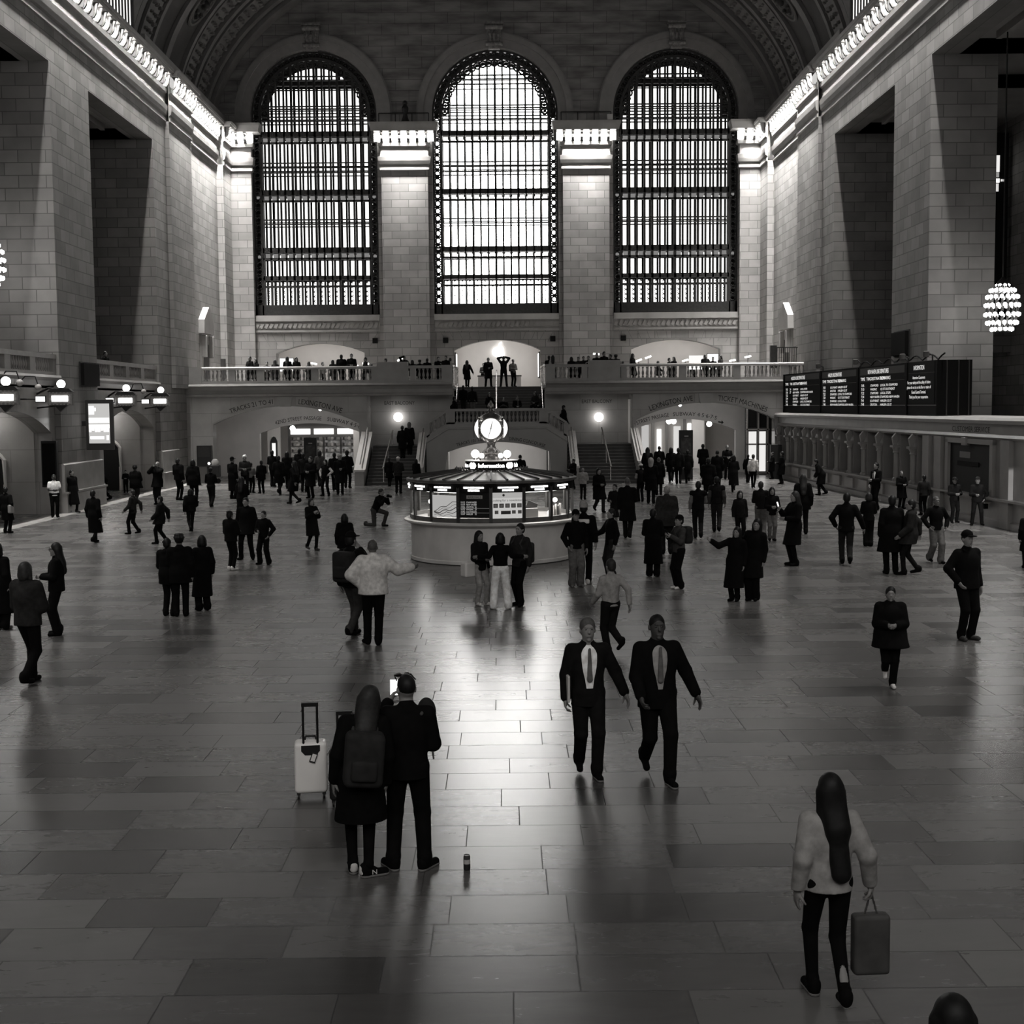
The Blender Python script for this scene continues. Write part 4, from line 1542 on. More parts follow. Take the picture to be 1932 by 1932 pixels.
MB().box(XL - .1, p.x, 57.5, 57.6, p.z - .1, p.z + .1).obj('bracket', BRONZE, t)
# black speaker panels high on the big piers
for sg, a, b, z0, z1, lab in ((-1, 57.4, 60.0, 5.2, 6.15, 'black speaker panel on the big pier above the advertising screen'), (1, 57.2, 59.7, 6.2, 7.2, 'black speaker panel on the pier above the departure board')):
    Xf = XL if sg < 0 else XR
    s = -sg
    t = thing('speaker_panel', lab, 'speaker', (Xf, (a + b) / 2, z0))
    MB().box(min(Xf, Xf + s * .2), max(Xf, Xf + s * .2), a, b - .4, z0, z1).obj('grille', BLACK, t, bevel=.02)
    MB().box(min(Xf, Xf + s * .06), max(Xf, Xf + s * .06), a - .05, b - .35, z0 - .05, z1 + .05).obj('frame', mat('panel_frame', .02), t)

# chandeliers: melon-shaped bronze baskets of bulbs
def chandelier(x, y, z, r, h, lab):
    t = thing('chandelier', lab, 'chandelier', (x, y, z))
    B = glow('chandelier_bulb', 14)
    m = MB()
    for i in range(16):
        a = 2 * PI * i / 16
        m.tube([(x + r * .93 * math.sin(PI * (.15 + .7 * k / 8)) * math.cos(a), y + r * .93 * math.sin(PI * (.15 + .7 * k / 8)) * math.sin(a), z - h * .5 + h * k / 8) for k in range(9)], .03, 5)
    m.lathe([(.01, -.5 * h), (r * .45, -.49 * h), (r * .5, -.42 * h)], (x, y, z), 16)
    m.lathe([(r * .5, .45 * h), (r * .3, .6 * h), (r * .12, .66 * h), (.03, .7 * h)], (x, y, z), 16)
    m.obj('frame', BRONZE, t, smooth=True)
    rings = [(-.44, .60, 12), (-.3, .88, 16), (-.12, .98, 16), (.08, .98, 16), (.26, .9, 16), (.4, .7, 14), (.5, .35, 8)]
    for q, (zz, rr, n) in enumerate(rings):
        for i in range(n):
            a = 2 * PI * (i + .5 * (q % 2)) / n
            MB().ball((x + r * rr * math.cos(a), y + r * rr * math.sin(a), z + h * zz), .085, 6).obj('bulb', B, t, smooth=True)
    MB().tube([(x, y, z + .68 * h), (x, y, 18.3)], .03, 6).obj('chain', BRONZE, t)


p = at_y(1891, 583, 52)
chandelier(p.x, 52, p.z, .62, 1.75, 'melon-shaped chandelier of bulbs hanging behind the pier on the departure-board side')
p = at_y(-24, 498, 52)
chandelier(p.x, 52, p.z, .62, 1.75, 'melon-shaped chandelier of bulbs just showing at the edge beside the big pier')

# ================================================================ departure-board side: ticket windows and board
TX = 15.55
_before = set(bpy.data.objects)


def ty(px):
    """depth along the slightly turned ticket wall of what shows at column px"""
    return F * (TX + .032 * 76.5) / (px - 953 + .032 * F)


TST = noisy('ticket_stone', .24, .1, 1.5, rough=.35, spec=.4)
COLS = [ty(p_) for p_ in (1728, 1696, 1664, 1634, 1608, 1583, 1561, 1541, 1523, 1506, 1490, 1474)]
m = MB()
m.box(TX, XR + .5, 41.2, 52.2, 0, 3.05)
m.box(TX, XR + .5, 51.0, 76.5, 0, .9)
m.box(TX - .04, XR + .5, 39, 76.5, 2.95, 3.42)
m.box(TX + .9, XR + .5, 52, 76.5, .9, 3.0)
m.prism([(TX + .2, 3.4), (TX - .22, 3.44), (TX - .3, 3.56), (TX - .22, 3.66), (TX + 1.6, 3.68), (TX + 1.6, 3.4)], 38, 76.5, 'y')
m.prism([(TX - .05, 2.9), (TX - .14, 2.98), (TX - .1, 3.08), (TX + .1, 3.1)], 39, 76.5, 'y')
m.box(TX, XR + .5, 30, 41.2, 0, 3.05)
wt = struct('wall_ticket', m, TST)
m = MB()
m.prism([(TX + .1, .86), (TX - .28, .9), (TX - .28, .97), (TX + .5, .98)], 40, 76.5, 'y')
m.prism([(TX, 0), (TX - .1, 0), (TX - .1, .2), (TX, .24)], 40, 76.5, 'y')
for y in COLS:
    m.box(TX - .1, TX + .02, y - .6, y + .6, .3, .75)
struct('baseboard_right', m, TST)
t0 = None
for i, y in enumerate(COLS):
    if t0 is None:
        t0 = thing('ticket_window', 'x', 'ticket window', (TX, y, .95))
        MB().box(TX + .02, TX + .5, y - .28, y + .28, .95, 3.0).obj('pier', TST, t0)
        MB().lathe([(.17, .97), (.17, 1.05), (.12, 1.1), (.115, 2.1), (.16, 2.14), (.13, 2.2), (.2, 2.34)], (TX - .05, y, 0), 12).obj('column', TST, t0, smooth=True)
        MB().box(TX - .28, TX + .1, y - .2, y + .2, 2.34, 2.44).obj('capital', TST, t0, bevel=.02)
        MB().prism([(TX - .2, 2.44), (TX - .08, 2.44), (TX + .1, 2.95), (TX - .1, 2.95), (TX - .26, 2.75)], y - .09, y + .09, 'y').obj('console', TST, t0, bevel=.02)
        MB().box(TX + .6, TX + .64, y + .28, y + 2.0, .95, 2.95).obj('pane', mat('window_black', .004, .8, 0, .05), t0)
        MB().box(TX + .45, TX + .5, y + .28, y + 2.0, 2.05, 2.12).obj('grille_bar', BRONZE, t0)
        o = t0
    else:
        o = copy_tree(t0)
        o.location = (TX, y, .95)
    o['group'] = 'row of ticket windows under the departure board'
    o['label'] = 'dark ticket window bay with slim stone column under the departure board' if 0 < i < 11 else ('ticket window bay with slim column, last one beside the customer service pier' if i == 0 else 'ticket window bay with slim column, first one by the glazed doors')
# customer service doorway
ya, yb = 45.5, 49.7
t = thing('service_window', 'dark framed service window under the CUSTOMER SERVICE lettering', 'window', (TX, 47.6, .98))
MB().box(TX - .03, TX + .02, ya, yb, 1.0, 2.72).obj('opening', mat('service_dark', .008, .6, 0, .15), t)
for y in (ya, yb):
    MB().box(TX - .14, TX + .04, y - .13, y + .13, .98, 2.85).obj('jamb', TST, t)
MB().box(TX - .14, TX + .04, ya - .13, yb + .13, 2.72, 2.9).obj('lintel', TST, t)
MB().box(TX - .2, TX, 47.7, 48.1, 2.65, 2.95).obj('keystone', TST, t, bevel=.03)
MB().box(TX - .05, TX - .02, 47.6, 48.6, 2.2, 2.42).obj('notice', mat('notice_grey', .14), t)
MB().box(TX - .06, TX - .02, 46.8, 48.8, 1.92, 2.08).obj('blind', BLACK, t)
MB().box(TX - .06, TX - .03, ya + .3, ya + .34, 1.3, 2.6).obj('edge_light', mat('edge_glint', .5, .2, .8), t)
for y in (44.3, 50.6, 51.9):
    MB().box(TX - .16, TX + .02, y - .35, y + .35, .0, 2.92).obj('pilaster', TST, wt)
m = MB()
v, f = text_pts('CUSTOMER SERVICE', .26)
m.add([(TX - .06, 47.6 - x * 1.5, 3.14 + z) for x, z in v], f)
m.obj('lettering', CARVE, wt, recalc=False)
t = thing('wall_bracket', 'short shiny bracket shelf below the customer service window', 'bracket', (TX, 46.0, .75))
MB().box(TX - .3, TX - .05, 45.6, 46.7, .74, .79).obj('shelf', mat('bracket_metal', .8, .2, 1), t)
MB().box(TX - .22, TX - .08, 45.8, 46.0, .55, .74).obj('support', BLACK, t)

# the departure board
Y0, Y1, BZ0, BZ1 = 51.2, 75.6, 3.68, 5.78
t = thing('departure_board', 'long black departure board with white lettering on top of the ticket windows', 'board', (TX, 62, 3.7))
BK = mat('board_black', .004, .7, 0, .08)
MB().box(TX, TX + 1.35, Y0, Y1, BZ0, BZ1).obj('case', BK, t)
MB().box(TX - .02, TX, Y0, Y1, 4.05, 4.09).obj('trim_line', mat('board_trim', .06, .3, .6), t)
EDG = [75.4, 67.7, 61.3, 54.6, 51.3]
W = glow('board_white', 1.0)
HDR = mat('board_header', .035, .6)


def bt(mb, body, size, y, z, align='LEFT', sx=1.6):
    v, f = text_pts(body, size, align)
    mb.add([(TX - .03, y - x * sx, z + w) for x, w in v], f)


ROWS = [('STAMFORD', 'LOCAL STOPS'), ('NEW HAVEN', 'STAMFORD-NEW HAVEN'), ('SOUTHEAST', 'HARLEM-125 ST'), ('CROTON', 'HARLEM-125 ST'), ('STAMFORD', 'LOCAL TO STAMFORD'), ('WASSAIC', '125 ST-SOUTHEAST')]
for k in range(4):
    a, b = EDG[k], EDG[k + 1]
    top = BZ1 - .05
    pan = MB().box(TX - .015, TX, b + .12, a - .12, 4.12, BZ1 - .04).obj('panel', BK, t)
    MB().box(TX - .05, TX, a - .06, a + .06, BZ0, BZ1).obj('mullion', BK, pan)
    m = MB()
    w0 = a - b
    if k < 3:
        MB().box(TX - .022, TX - .015, b + .3, a - .3, BZ1 - .38, BZ1 - .08).obj('header', HDR, pan)
        bt(m, ('HUDSON LINE DEPARTURES', 'HARLEM LINE DEPARTURES', 'NEW HAVEN LINE DEPARTURES')[k], .26, a - w0 * .22, BZ1 - .34, 'LEFT', w0 * .5 / 4.3)
        w = (a - b)
        cols = [a - .4, a - .4 - w * .13, a - .4 - w * .22, a - .4 - w * .43]
        for c, s in zip(cols, ('TIME', 'TRK', 'DESTINATION', 'REMARKS')):
            bt(m, s, .2, c, BZ1 - .62)
        MB().box(TX - .022, TX - .015, b + .3, a - .3, BZ1 - .68, BZ1 - .665).obj('rule', mat('board_rule', .1), pan)
        for r in range(6):
            z = BZ1 - .9 - r * .165
            d, rm = ROWS[(r + k * 2) % 6]
            bt(m, ('7:05', '7:10', '7:22', '7:34', '7:41', '7:48')[r], .17, cols[0] - .1, z)
            if k == 0 and r < 2:
                bt(m, ('24', '37')[r], .17, cols[1], z)
            bt(m, d, .14, cols[2], z)
            bt(m, rm, .14, cols[3], z)
    else:
        c = (a + b) / 2 + .2
        bt(m, 'INFORMATION', .26, c, BZ1 - .33, 'CENTER', .7)
        MB().box(TX - .022, TX - .015, b + .1, a - .2, BZ1 - .46, BZ1 - .45).obj('rule', mat('board_rule', .1), pan)
        for r, s in enumerate(('Attention Customers', 'For your safety and the safety of others', 'please do not sit on the floor or stairs of', 'Grand Central Terminal.', 'Thank you for your cooperation.')):
            bt(m, s, .17, c, BZ1 - .68 - r * .19, 'CENTER', .98)
    m.obj('lettering', W, pan, recalc=False)
for x in (TX + .35, TX + .8, TX + 1.2):
    MB().box(x, x + .05, Y0 - .03, Y0, BZ0, BZ1).obj('side_rib', mat('board_trim', .06, .3, .6), t)
# spot lamps and cables standing on the board
for i, (y, lab) in enumerate(((67.7, 'small dark spotlight on top of the board, above its first joint'), (61.3, 'small dark spotlight on top of the board, above its second joint'), (54.8, 'small dark spotlight on top of the board, above the information panel'), (52.0, 'small dark spotlight on top of the board at its near end'))):
    s = thing('board_spotlight', lab, 'lamp', (TX + .1, y, BZ1), 0, 'spotlights on the departure board')
    MB().tube([(TX + .1, y, BZ1), (TX + .1, y, BZ1 + .2), (TX - .1, y, BZ1 + .3)], .03, 6).obj('arm', BRONZE, s)
    MB().lathe([(.05, 0), (.12, .02), (.13, .22), (.08, .24)], (TX - .15, y, BZ1 + .12), 10).obj('head', noisy('lamp_head', .06, .2, 5), s, smooth=True)
t = thing('cable', 'black cable looping over the top of the departure board', 'cable', (TX + .2, 58, BZ1))
MB().tube([(TX + .2, 61.8 - i * .35, BZ1 + .03 + .22 * abs(math.sin(i * .65))) for i in range(32)], .03, 6).obj('run', BLACK, t, smooth=True)
_turn = Matrix.Translation((TX, 76.5, 0)) @ Matrix.Rotation(.032, 4, 'Z') @ Matrix.Translation((-TX, -76.5, 0))
for o in set(bpy.data.objects) - _before:
    if o.parent is None:
        o.matrix_basis = _turn @ o.matrix_basis
# strip window far behind the piers on that side
p = at_y(1880, 330, 69)
t = thing('slit_window', 'narrow lit window slit high behind the pier on the departure-board side', 'window', (p.x, 69, 10))
q0, q1 = at_y(1866, 250, 69), at_y(1897, 620, 69)
MB().box(q0.x, q1.x, 69, 69.3, q1.z, q0.z).obj('frame', mat('slit_dark', .006), t)
MB().box(q0.x, q1.x + .4, 68.8, 69.3, q1.z - 1.2, q1.z).obj('sill', ST, t)
for x0, x1, y0, y1, e in ((1873, 1886, 293, 324, .9), (1873, 1885, 325, 334, .3), (1870, 1886, 337, 344, 2.0), (1871, 1884, 346, 361, .7), (1889, 1892, 338, 342, .8), (1894, 1896, 338, 342, .6)):
    a, b = at_y(x0, y0, 68.95), at_y(x1, y1, 68.95)
    MB().box(a.x, b.x, 68.95, 69, b.z, a.z).obj('pane', glow('slit_glow_%d' % y0, e), t)
# ================================================================ information booth with the four-faced clock
BX, BY = -.37, 37.5
t = thing('information_booth', 'round marble information booth with lit glass sides and sign ring, under the brass clock', 'booth', (BX, BY, 0))
BM = noisy('booth_marble', .62, .13, 2.2, rough=.35, spec=.4, stretch=(1, 1, .6), detail=7)
C0 = (BX, BY, 0)
MB().lathe([(2.2, 0), (2.26, .02), (2.26, .1), (2.24, .12), (2.24, 1.0), (2.3, 1.02)], C0, 72).obj('drum', BM, t, smooth=True)
MB().lathe([(2.2, 1.0), (2.36, 1.03), (2.43, 1.07), (2.43, 1.11), (2.4, 1.13), (1.6, 1.13)], C0, 72).obj('ledge', noisy('ledge_worn', .55, .1, 4, rough=.3, spec=.5), t, smooth=True)
NB = 16
RG = 2.24
ph = R(-90) + PI / NB
m = MB()
m.lathe([(RG + .02, 1.13), (RG + .02, 1.25), (RG - .06, 1.25), (RG - .06, 1.13)], C0, 56)
m.obj('sill', noisy('booth_bronze', .09, .2, 6, rough=.4), t, smooth=True)
DARKB = noisy('booth_dark_bronze', .03, .2, 6, rough=.4, spec=.5)
m = MB().lathe([(RG + .03, 1.93), (RG + .04, 2.15), (RG - .05, 2.15), (RG - .05, 1.93)], C0, NB * 6)
m.obj('sign_band', BLACK, t, smooth=True)
# cream roof of radial panels
m = MB().lathe([(RG + .06, 2.15), (RG + .12, 2.17), (RG + .12, 2.23), (RG, 2.26)], C0, 72)
m.obj('roof_edge', noisy('booth_bronze', .09), t, smooth=True)
m = MB().lathe([(RG + .04, 2.25), (1.0, 2.42), (.01, 2.44)], C0, 72)
rf = m.obj('roof', noisy('roof_panel', .6, .06, 2, rough=.35), t, smooth=True)
m = MB()
for i in range(NB * 2):
    a = 2 * PI * i / (NB * 2)
    c, s = math.cos(a), math.sin(a)
    m.tube([(BX + (RG + .05) * c, BY + (RG + .05) * s, 2.27), (BX + 1.0 * c, BY + 1.0 * s, 2.44)], .022, 5)
m.obj('seam', DARKB, rf)
TXT = glow('booth_letter', 7.0)


def facade(i):
    """front bays counted from the one left of centre: centre angle"""
    return R(-90) + 2 * PI / NB * (i + .5)


def on(a, r, z):
    return Vector((BX + r * math.cos(a), BY + r * math.sin(a), z))


for i in range(NB):
    a = R(-90) + 2 * PI / NB * i
    MB().cbox(on(a, RG, 1.64), (.035, .045, .52), Matrix.Rotation(a, 3, 'Z')).obj('mullion', DARKB, t)
for i in range(NB):
    a = facade(i - NB // 2)
    h = RG * math.sin(PI / NB) * .96
    fr = on(a, RG * math.cos(PI / NB), 0)
    tx, ty = -math.sin(a), math.cos(a)
    u = Vector((tx, ty, 0))

    def P(uu, z, d=0.0):
        return fr + u * uu + Vector((math.cos(a) * d, math.sin(a) * d, z))
    k = i - NB // 2
    # glass bay; some carry posters or boards
    pane = MB().quad(P(-h, 1.26), P(h, 1.26), P(h, 1.93), P(-h, 1.93)).obj('pane', glass(), t)
    if -5 <= k <= 2:
        # lit two-line sign over the bay
        m = MB()
        for w_, z_, hh in ((.27, 2.065, .026), (.15, 1.995, .02)):
            # row of small capitals as blocks of letters
            v, f = text_pts('METRO-NORTH RAILROAD' if w_ > .2 else 'INFORMATION', .066)
            wd = max(p[0] for p in v) - min(p[0] for p in v)
            s = 2 * w_ / wd
            m.add([P(x * s, z_ - .024 + zz, .11) for x, zz in v], f)
            m.add([P(x * s + .006, z_ - .024 + zz, .11) for x, zz in v], f)
        m.obj('sign_lettering', TXT, t, recalc=False)
    if k == -2:
        q = MB().quad(P(-h * .97, 1.27, .02), P(h * .97, 1.27, .02), P(h * .97, 1.85, .02), P(-h * .97, 1.85, .02)).obj('map', glow('map_self_glow', .42), t)  # map glows by itself in place of light falling on it
        for j in range(5):
            m = MB().tube([P(-h * .8 + x * .1, 1.32 + .1 * j * (.3 + x * .09) + .03 * math.sin(x * 1.7 + j), .03) for x in range(9)], .005 + .003 * (j % 3), 4)
            m.obj('route_line', mat('map_grey', .2), q)
    if k == -1:
        q = MB().quad(P(-h * .97, 1.27, .02), P(h * .97, 1.27, .02), P(h * .97, 1.93, .02), P(-h * .97, 1.93, .02)).obj('arrivals_screen', mat('screen_black', .006, .3, 0, .3), t)
        m = MB().quad(P(-h * .5, 1.77, .03), P(h * .52, 1.77, .03), P(h * .52, 1.86, .03), P(-h * .5, 1.86, .03))
        m.obj('plate', mat('plate_grey', .3), q)
        m = MB()
        v, f = text_pts('ARRIVALS', .085)
        m.add([P(x, 1.785 + z, .035) for x, z in v], f)
        m.obj('lettering', CARVE, q, recalc=False)
        m = MB()
        for j in range(6):
            for uu, s in ((-h * .88, '10:%02d' % (12 + j * 7)), (-h * .52, ('STAMFORD', 'NEW HAVEN', 'CROTON', 'WASSAIC', 'SOUTHEAST', 'HARLEM')[j]), (h * .02, str(20 + j * 3))):
                v, f = text_pts(s, .062 if uu > -h * .6 and uu < 0 else .07, 'LEFT')
                m.add([P(uu + x * .75, 1.655 - j * .062 + z, .035) for x, z in v], f)
        m.obj('times', glow('arrivals_white', .5), q, recalc=False)
        for j in (1, 3):
            MB().quad(P(-h * .9, 1.575 - j * .06, .03), P(h * .95, 1.575 - j * .06, .03), P(h * .95, 1.585 - j * .06, .03), P(-h * .9, 1.585 - j * .06, .03)).obj('row_line', glow('row_blue', .12), q)
    if k == 0:
        q = MB().quad(P(-h * .96, 1.255, .02), P(h * .96, 1.255, .02), P(h * .96, 1.93, .02), P(-h * .96, 1.93, .02)).obj('poster', glow('poster_self_glow', .52), t)  # own glow of poster and header replaces the light on their front
        MB().quad(P(-h * .96, 1.79, .03), P(h * .96, 1.79, .03), P(h * .96, 1.93, .03), P(-h * .96, 1.93, .03)).obj('poster_header', glow('poster_head_self_glow', .4), q)
        m = MB()
        v, f = text_pts('Looking for a newsletter?', .082)
        m.add([P(x, 1.70 + z, .035) for x, z in v], f)
        m.obj('lettering', CARVE, q, recalc=False)
        for j in range(5):
            x = -h * .76 + j * h * .38
            MB().quad(P(x - .06, 1.53, .03), P(x + .06, 1.53, .03), P(x + .06, 1.64, .03), P(x - .06, 1.64, .03)).obj('icon', mat('icon_%d' % (j % 2), (.12, .06)[j % 2]), q)
            MB().quad(P(x - .035, 1.55, .035), P(x + .035, 1.55, .035), P(x + .035, 1.62, .035), P(x - .035, 1.62, .035)).obj('icon', mat('icon_pale', .35), q)
        MB().quad(P(-h * .42, 1.36, .03), P(h * .2, 1.36, .03), P(h * .2, 1.45, .03), P(-h * .42, 1.45, .03)).obj('button', mat('icon_1', .06), q)
        for x in (-h * .7, h * .4, h * .78):
            MB().quad(P(x - .05, 1.37, .03), P(x + .05, 1.37, .03), P(x + .05, 1.46, .03), P(x - .05, 1.46, .03)).obj('icon', mat('icon_mid', .22), q)
        MB().ball(P(-h * .25, 1.86, .03), .035, 8).obj('portrait', mat('icon_1', .06), q)
# inside the booth: floor, counter, lamps, papers
MB().lathe([(2.18, 1.14), (.01, 1.14)], C0, 40).obj('counter', noisy('booth_counter', .2, .1, 3), t)
MB().lathe([(.01, 1.14), (.75, 1.14), (.75, 1.92), (.01, 1.92)], C0, 20).obj('core', noisy('booth_core', .12, .3, 4), t, smooth=True)
l = MB().lathe([(2.1, 1.91), (1.5, 1.91)], C0, 40)
l.obj('strip_light', glow('booth_inner_light', 11.0), t)
for aa, rr, w, h, mt in ((R(-90) - 2 * PI / NB * 2.5, 1.9, .24, .13, PALE), (R(-90) + 2 * PI / NB * 1.35, 2.0, .26, .16, PALE), (R(-90) + 2 * PI / NB * 1.6, 1.3, .16, .3, PALE), (R(-90) + 2 * PI / NB * 2.9, 1.9, .16, .12, PALE)):
    c = on(aa, rr, 1.15 + h)
    MB().cbox(c, (.03, w, h), Matrix.Rotation(aa, 3, 'Z')).obj('paper_rack', mt, t)
for aa, rr, h in ((R(-90) + 2 * PI / NB * 1.75, 1.7, .36), (R(-90) - 2 * PI / NB * 2.4, 1.8, .5)):
    c = on(aa, rr, 1.14)
    q = MB().tube([c, c + Vector((.1, 0, h * .6)), c + Vector((-.05, 0, h))], .03, 6).obj('monitor_arm', BLACK, t)
    MB().cbox(c + Vector((0, 0, h)), (.14, .03, .12), Matrix.Rotation(.4, 3, 'Y')).obj('monitor', mat('monitor_dark', .02, .3), q)
for i, (aa, z) in enumerate(((R(-90) + 2 * PI / NB * 2.6, 1.3), (R(-90) + 2 * PI / NB * 3.1, 1.62), (R(-90) - 2 * PI / NB * 2.8, 1.62))):
    c = on(aa, 1.85, z)
    MB().ball(c, .07, 10).obj('desk_lamp', glow('desk_lamp_glow', 2.5), t, smooth=True)
for i in range(6):
    c = on(R(-90) + 2 * PI / NB * (2.55 + .15 * i), 1.95, 1.3)
    MB().cbox(c, (.02, .03, .16 + .03 * (i % 3)), Matrix.Rotation(.3, 3, 'Z')).obj('leaflet', mat('leaflet_%d' % (i % 3), (.1, .4, .7)[i % 3]), t)
# cresting round the upper deck
m = MB().lathe([(1.03, 2.38), (1.03, 2.44), (.97, 2.44), (.97, 2.38)], C0, 48)
cr = m.obj('cresting', DARKB, t, smooth=True)
m = MB()
for i in range(52):
    a = 2 * PI * i / 52
    c = on(a, 1.0, 2.44)
    m.lathe([(.022, 0), (.035, .02), (.012, .04), (.02, .05), (.001, .06 if i % 4 else .1)], c, 5)
m.obj('leaf_points', DARKB, cr)
# sign ring with the lit word
m = MB().lathe([(.72, 2.46), (.72, 2.665), (.7, 2.69), (.5, 2.69)], C0, 64)
m.lathe([(.72, 2.46), (.4, 2.46)], C0, 64)
rg = m.obj('sign_ring', BLACK, t, smooth=True)
MB().lathe([(.735, 2.68), (.735, 2.7), (.01, 2.72)], C0, 64).obj('ring_top', mat('ring_cream', .75, .4), t, smooth=True)
for i in range(8):
    c = on(2 * PI * (i + .5) / 8, .66, 2.4)
    MB().tube([c, c + Vector((0, 0, .07))], .03, 6).obj('ring_post', DARKB, t)


def ring_text(mb, body, size, a_c, z, r=.726):
    v, f = text_pts(body, size)
    for d in (0, .012):
        mb.add([on(a_c + (x + d) / r, r, z + w) for x, w in v], f)


for k in range(4):
    m = MB()
    ring_text(m, 'Information', .16, R(-90) + PI / 2 * k, 2.515)
    m.obj('lettering', TXT, rg, recalc=False)
for k in range(4):
    for q in (-1, 1):
        a = R(-90) + PI / 2 * k + q * .79 * .92
        if q < 0 or True:
            # round i symbol
            pts = [on(a + .085 * math.cos(b) / .726, .727, 2.565 + .085 * math.sin(b)) for b in [2 * PI * j / 16 for j in range(16)]]
            MB().add(pts, [tuple(range(16))]).obj('symbol_disc', TXT, rg, recalc=False)
m = MB()
for k in range(4):
    for q in (-1, 1):
        ring_text(m, 'i', .14, R(-90) + PI / 2 * k + q * .79 * .92, 2.515, .73)
m.obj('symbol', CARVE, rg, recalc=False)

# the clock on its bell-shaped brass pedestal
BR = noisy('clock_brass', .30, .35, 9, rough=.25, metal=.85)
k = thing('four_faced_clock', 'brass four-faced globe clock with glowing dials on top of the information booth', 'clock', (BX, BY, 2.72))
m = MB().lathe([(.34, 2.72), (.34, 2.78), (.28, 2.82), (.25, 2.86), (.27, 2.9), (.22, 2.96), (.135, 3.02), (.11, 3.1), (.12, 3.17), (.14, 3.18), (.14, 3.22), (.17, 3.24), (.15, 3.27), (.16, 3.3), (.09, 3.34)], C0, 24)
m.obj('pedestal', BR, k, smooth=True)
CZ = 3.57
m = MB()
for i in range(4):
    a = PI / 4 + PI / 2 * i
    pts = [on(a, .10 + .29 * math.sin(PI * q / 10), CZ - .33 * math.cos(PI * q / 10)) for q in range(11)]
    m.tube(pts, [.055] * 11, 8)
m.lathe([(.2, CZ - .33), (.12, CZ - .36), (.1, CZ - .3)], C0, 16)
m.lathe([(.33, CZ + .2), (.36, CZ + .24), (.3, CZ + .33), (.19, CZ + .4), (.08, CZ + .44), (.05, CZ + .47), (.06, CZ + .49)], C0, 24)
m.lathe([(.3, CZ - .22), (.24, CZ - .3), (.12, CZ - .36)], C0, 24)
m.obj('frame', BR, k, smooth=True)
for i in range(4):
    a = R(-90) + PI / 2 * i
    n = Vector((math.cos(a), math.sin(a), 0))
    u = Vector((-math.sin(a), math.cos(a), 0))
    c = Vector((BX, BY, CZ))
    # opal dial bulging out as a shallow lens
    vs, fs = [], []
    for q in range(7):
        rr = .285 * q / 6
        d = .33 + .13 * (1 - (q / 6) ** 2)
        for j in range(32):
            b = 2 * PI * j / 32
            vs.append(c + n * d + u * (rr * math.cos(b)) + Vector((0, 0, rr * math.sin(b))))
    for q in range(6):
        for j in range(32):
            fs.append((q * 32 + j, q * 32 + (j + 1) % 32, (q + 1) * 32 + (j + 1) % 32, (q + 1) * 32 + j))
    dl = MB().add(vs, fs).obj('dial', glow('opal_dial', 1.5), k, smooth=True)
    rim = [c + n * .33 + u * (.297 * math.cos(b)) + Vector((0, 0, .297 * math.sin(b))) for b in [2 * PI * j / 32 for j in range(32)]]
    MB().tube(rim, .02, 6, True).obj('rim', BR, dl, smooth=True)
    hm = MB()
    for ang, ln, w in ((R(12), .22, .013), (R(197), .26, .010)):
        tip = c + n * .47 + u * (ln * math.sin(ang)) + Vector((0, 0, ln * math.cos(ang)))
        hm.tube([c + n * .475, tip], [w, w * .5], 5)
    hm.ball(c + n * .47, .018, 8)
    hm.obj('hands', BLACK, dl)
    for q in range(12):
        b = 2 * PI * q / 12
        p = c + n * .352 + u * (.25 * math.sin(b)) + Vector((0, 0, .25 * math.cos(b)))
    # corner bosses between dials
    for z in (-.25, .22):
        p = on(a + PI / 4, .37, CZ + z)
        MB().ball(p, .035, 8).obj('boss', mat('polished_brass', .9, .12, .9), k, smooth=True)
m = MB().lathe([(.05, CZ + .47), (.09, CZ + .5), (.05, CZ + .54), (.1, CZ + .6), (.085, CZ + .66), (.03, CZ + .72), (.02, CZ + .76), (.001, CZ + .78)], C0, 16)
m.obj('finial', BR, k, smooth=True)
for i, (dx, dy, r, lab) in enumerate(((-.44, -.12, .115, 'big round glowing lamp on the sign ring, track-sign side of the clock'), (.44, -.12, .105, 'big round glowing lamp on the sign ring, departure-board side of the clock'),
                                      (-.26, -.42, .07, 'small round glowing lamp on the front of the sign ring, toward the track signs'), (.26, -.42, .07, 'small round glowing lamp on the front of the sign ring, toward the departure board'))):
    g = thing('globe_lamp', lab, 'lamp', (BX + dx, BY + dy, 2.72))
    MB().ball((BX + dx, BY + dy, 2.76 + r), r, 16).obj('globe', glow('booth_globe', 7.0), g, smooth=True)
    MB().lathe([(.06, 0), (.05, .05), (.03, .06)], (BX + dx, BY + dy, 2.715), 10).obj('base', BR, g, smooth=True)
# ================================================================ people, grown as smooth solids from posed skeletons
def V(*a):
    return np.array(a, dtype=float)


def rotm(ax, a):
    return np.array(Matrix.Rotation(a, 3, ax))


class Fr:
    """rigid frame: p -> R p + t"""
    def __init__(s, M=None, t=(0, 0, 0)):
        s.M = np.eye(3) if M is None else M
        s.t = np.array(t, dtype=float)

    def __call__(s, p):
        return s.M @ np.asarray(p, float) + s.t


ID = Fr()


def rc(a, b, ra, rb, k=.02, sq=1.0, fr=None, op=0):
    return ('rc', np.asarray(a, float), np.asarray(b, float), ra, rb, k, sq, fr or ID, op)


def el(c, r, k=.02, fr=None, op=0):
    return ('el', np.asarray(c, float), np.asarray(r, float), 0, 0, k, 1, fr or ID, op)


def bx(c, h, rad, k=.01, fr=None, op=0):
    return ('bx', np.asarray(c, float), np.asarray(h, float), rad, 0, k, 1, fr or ID, op)


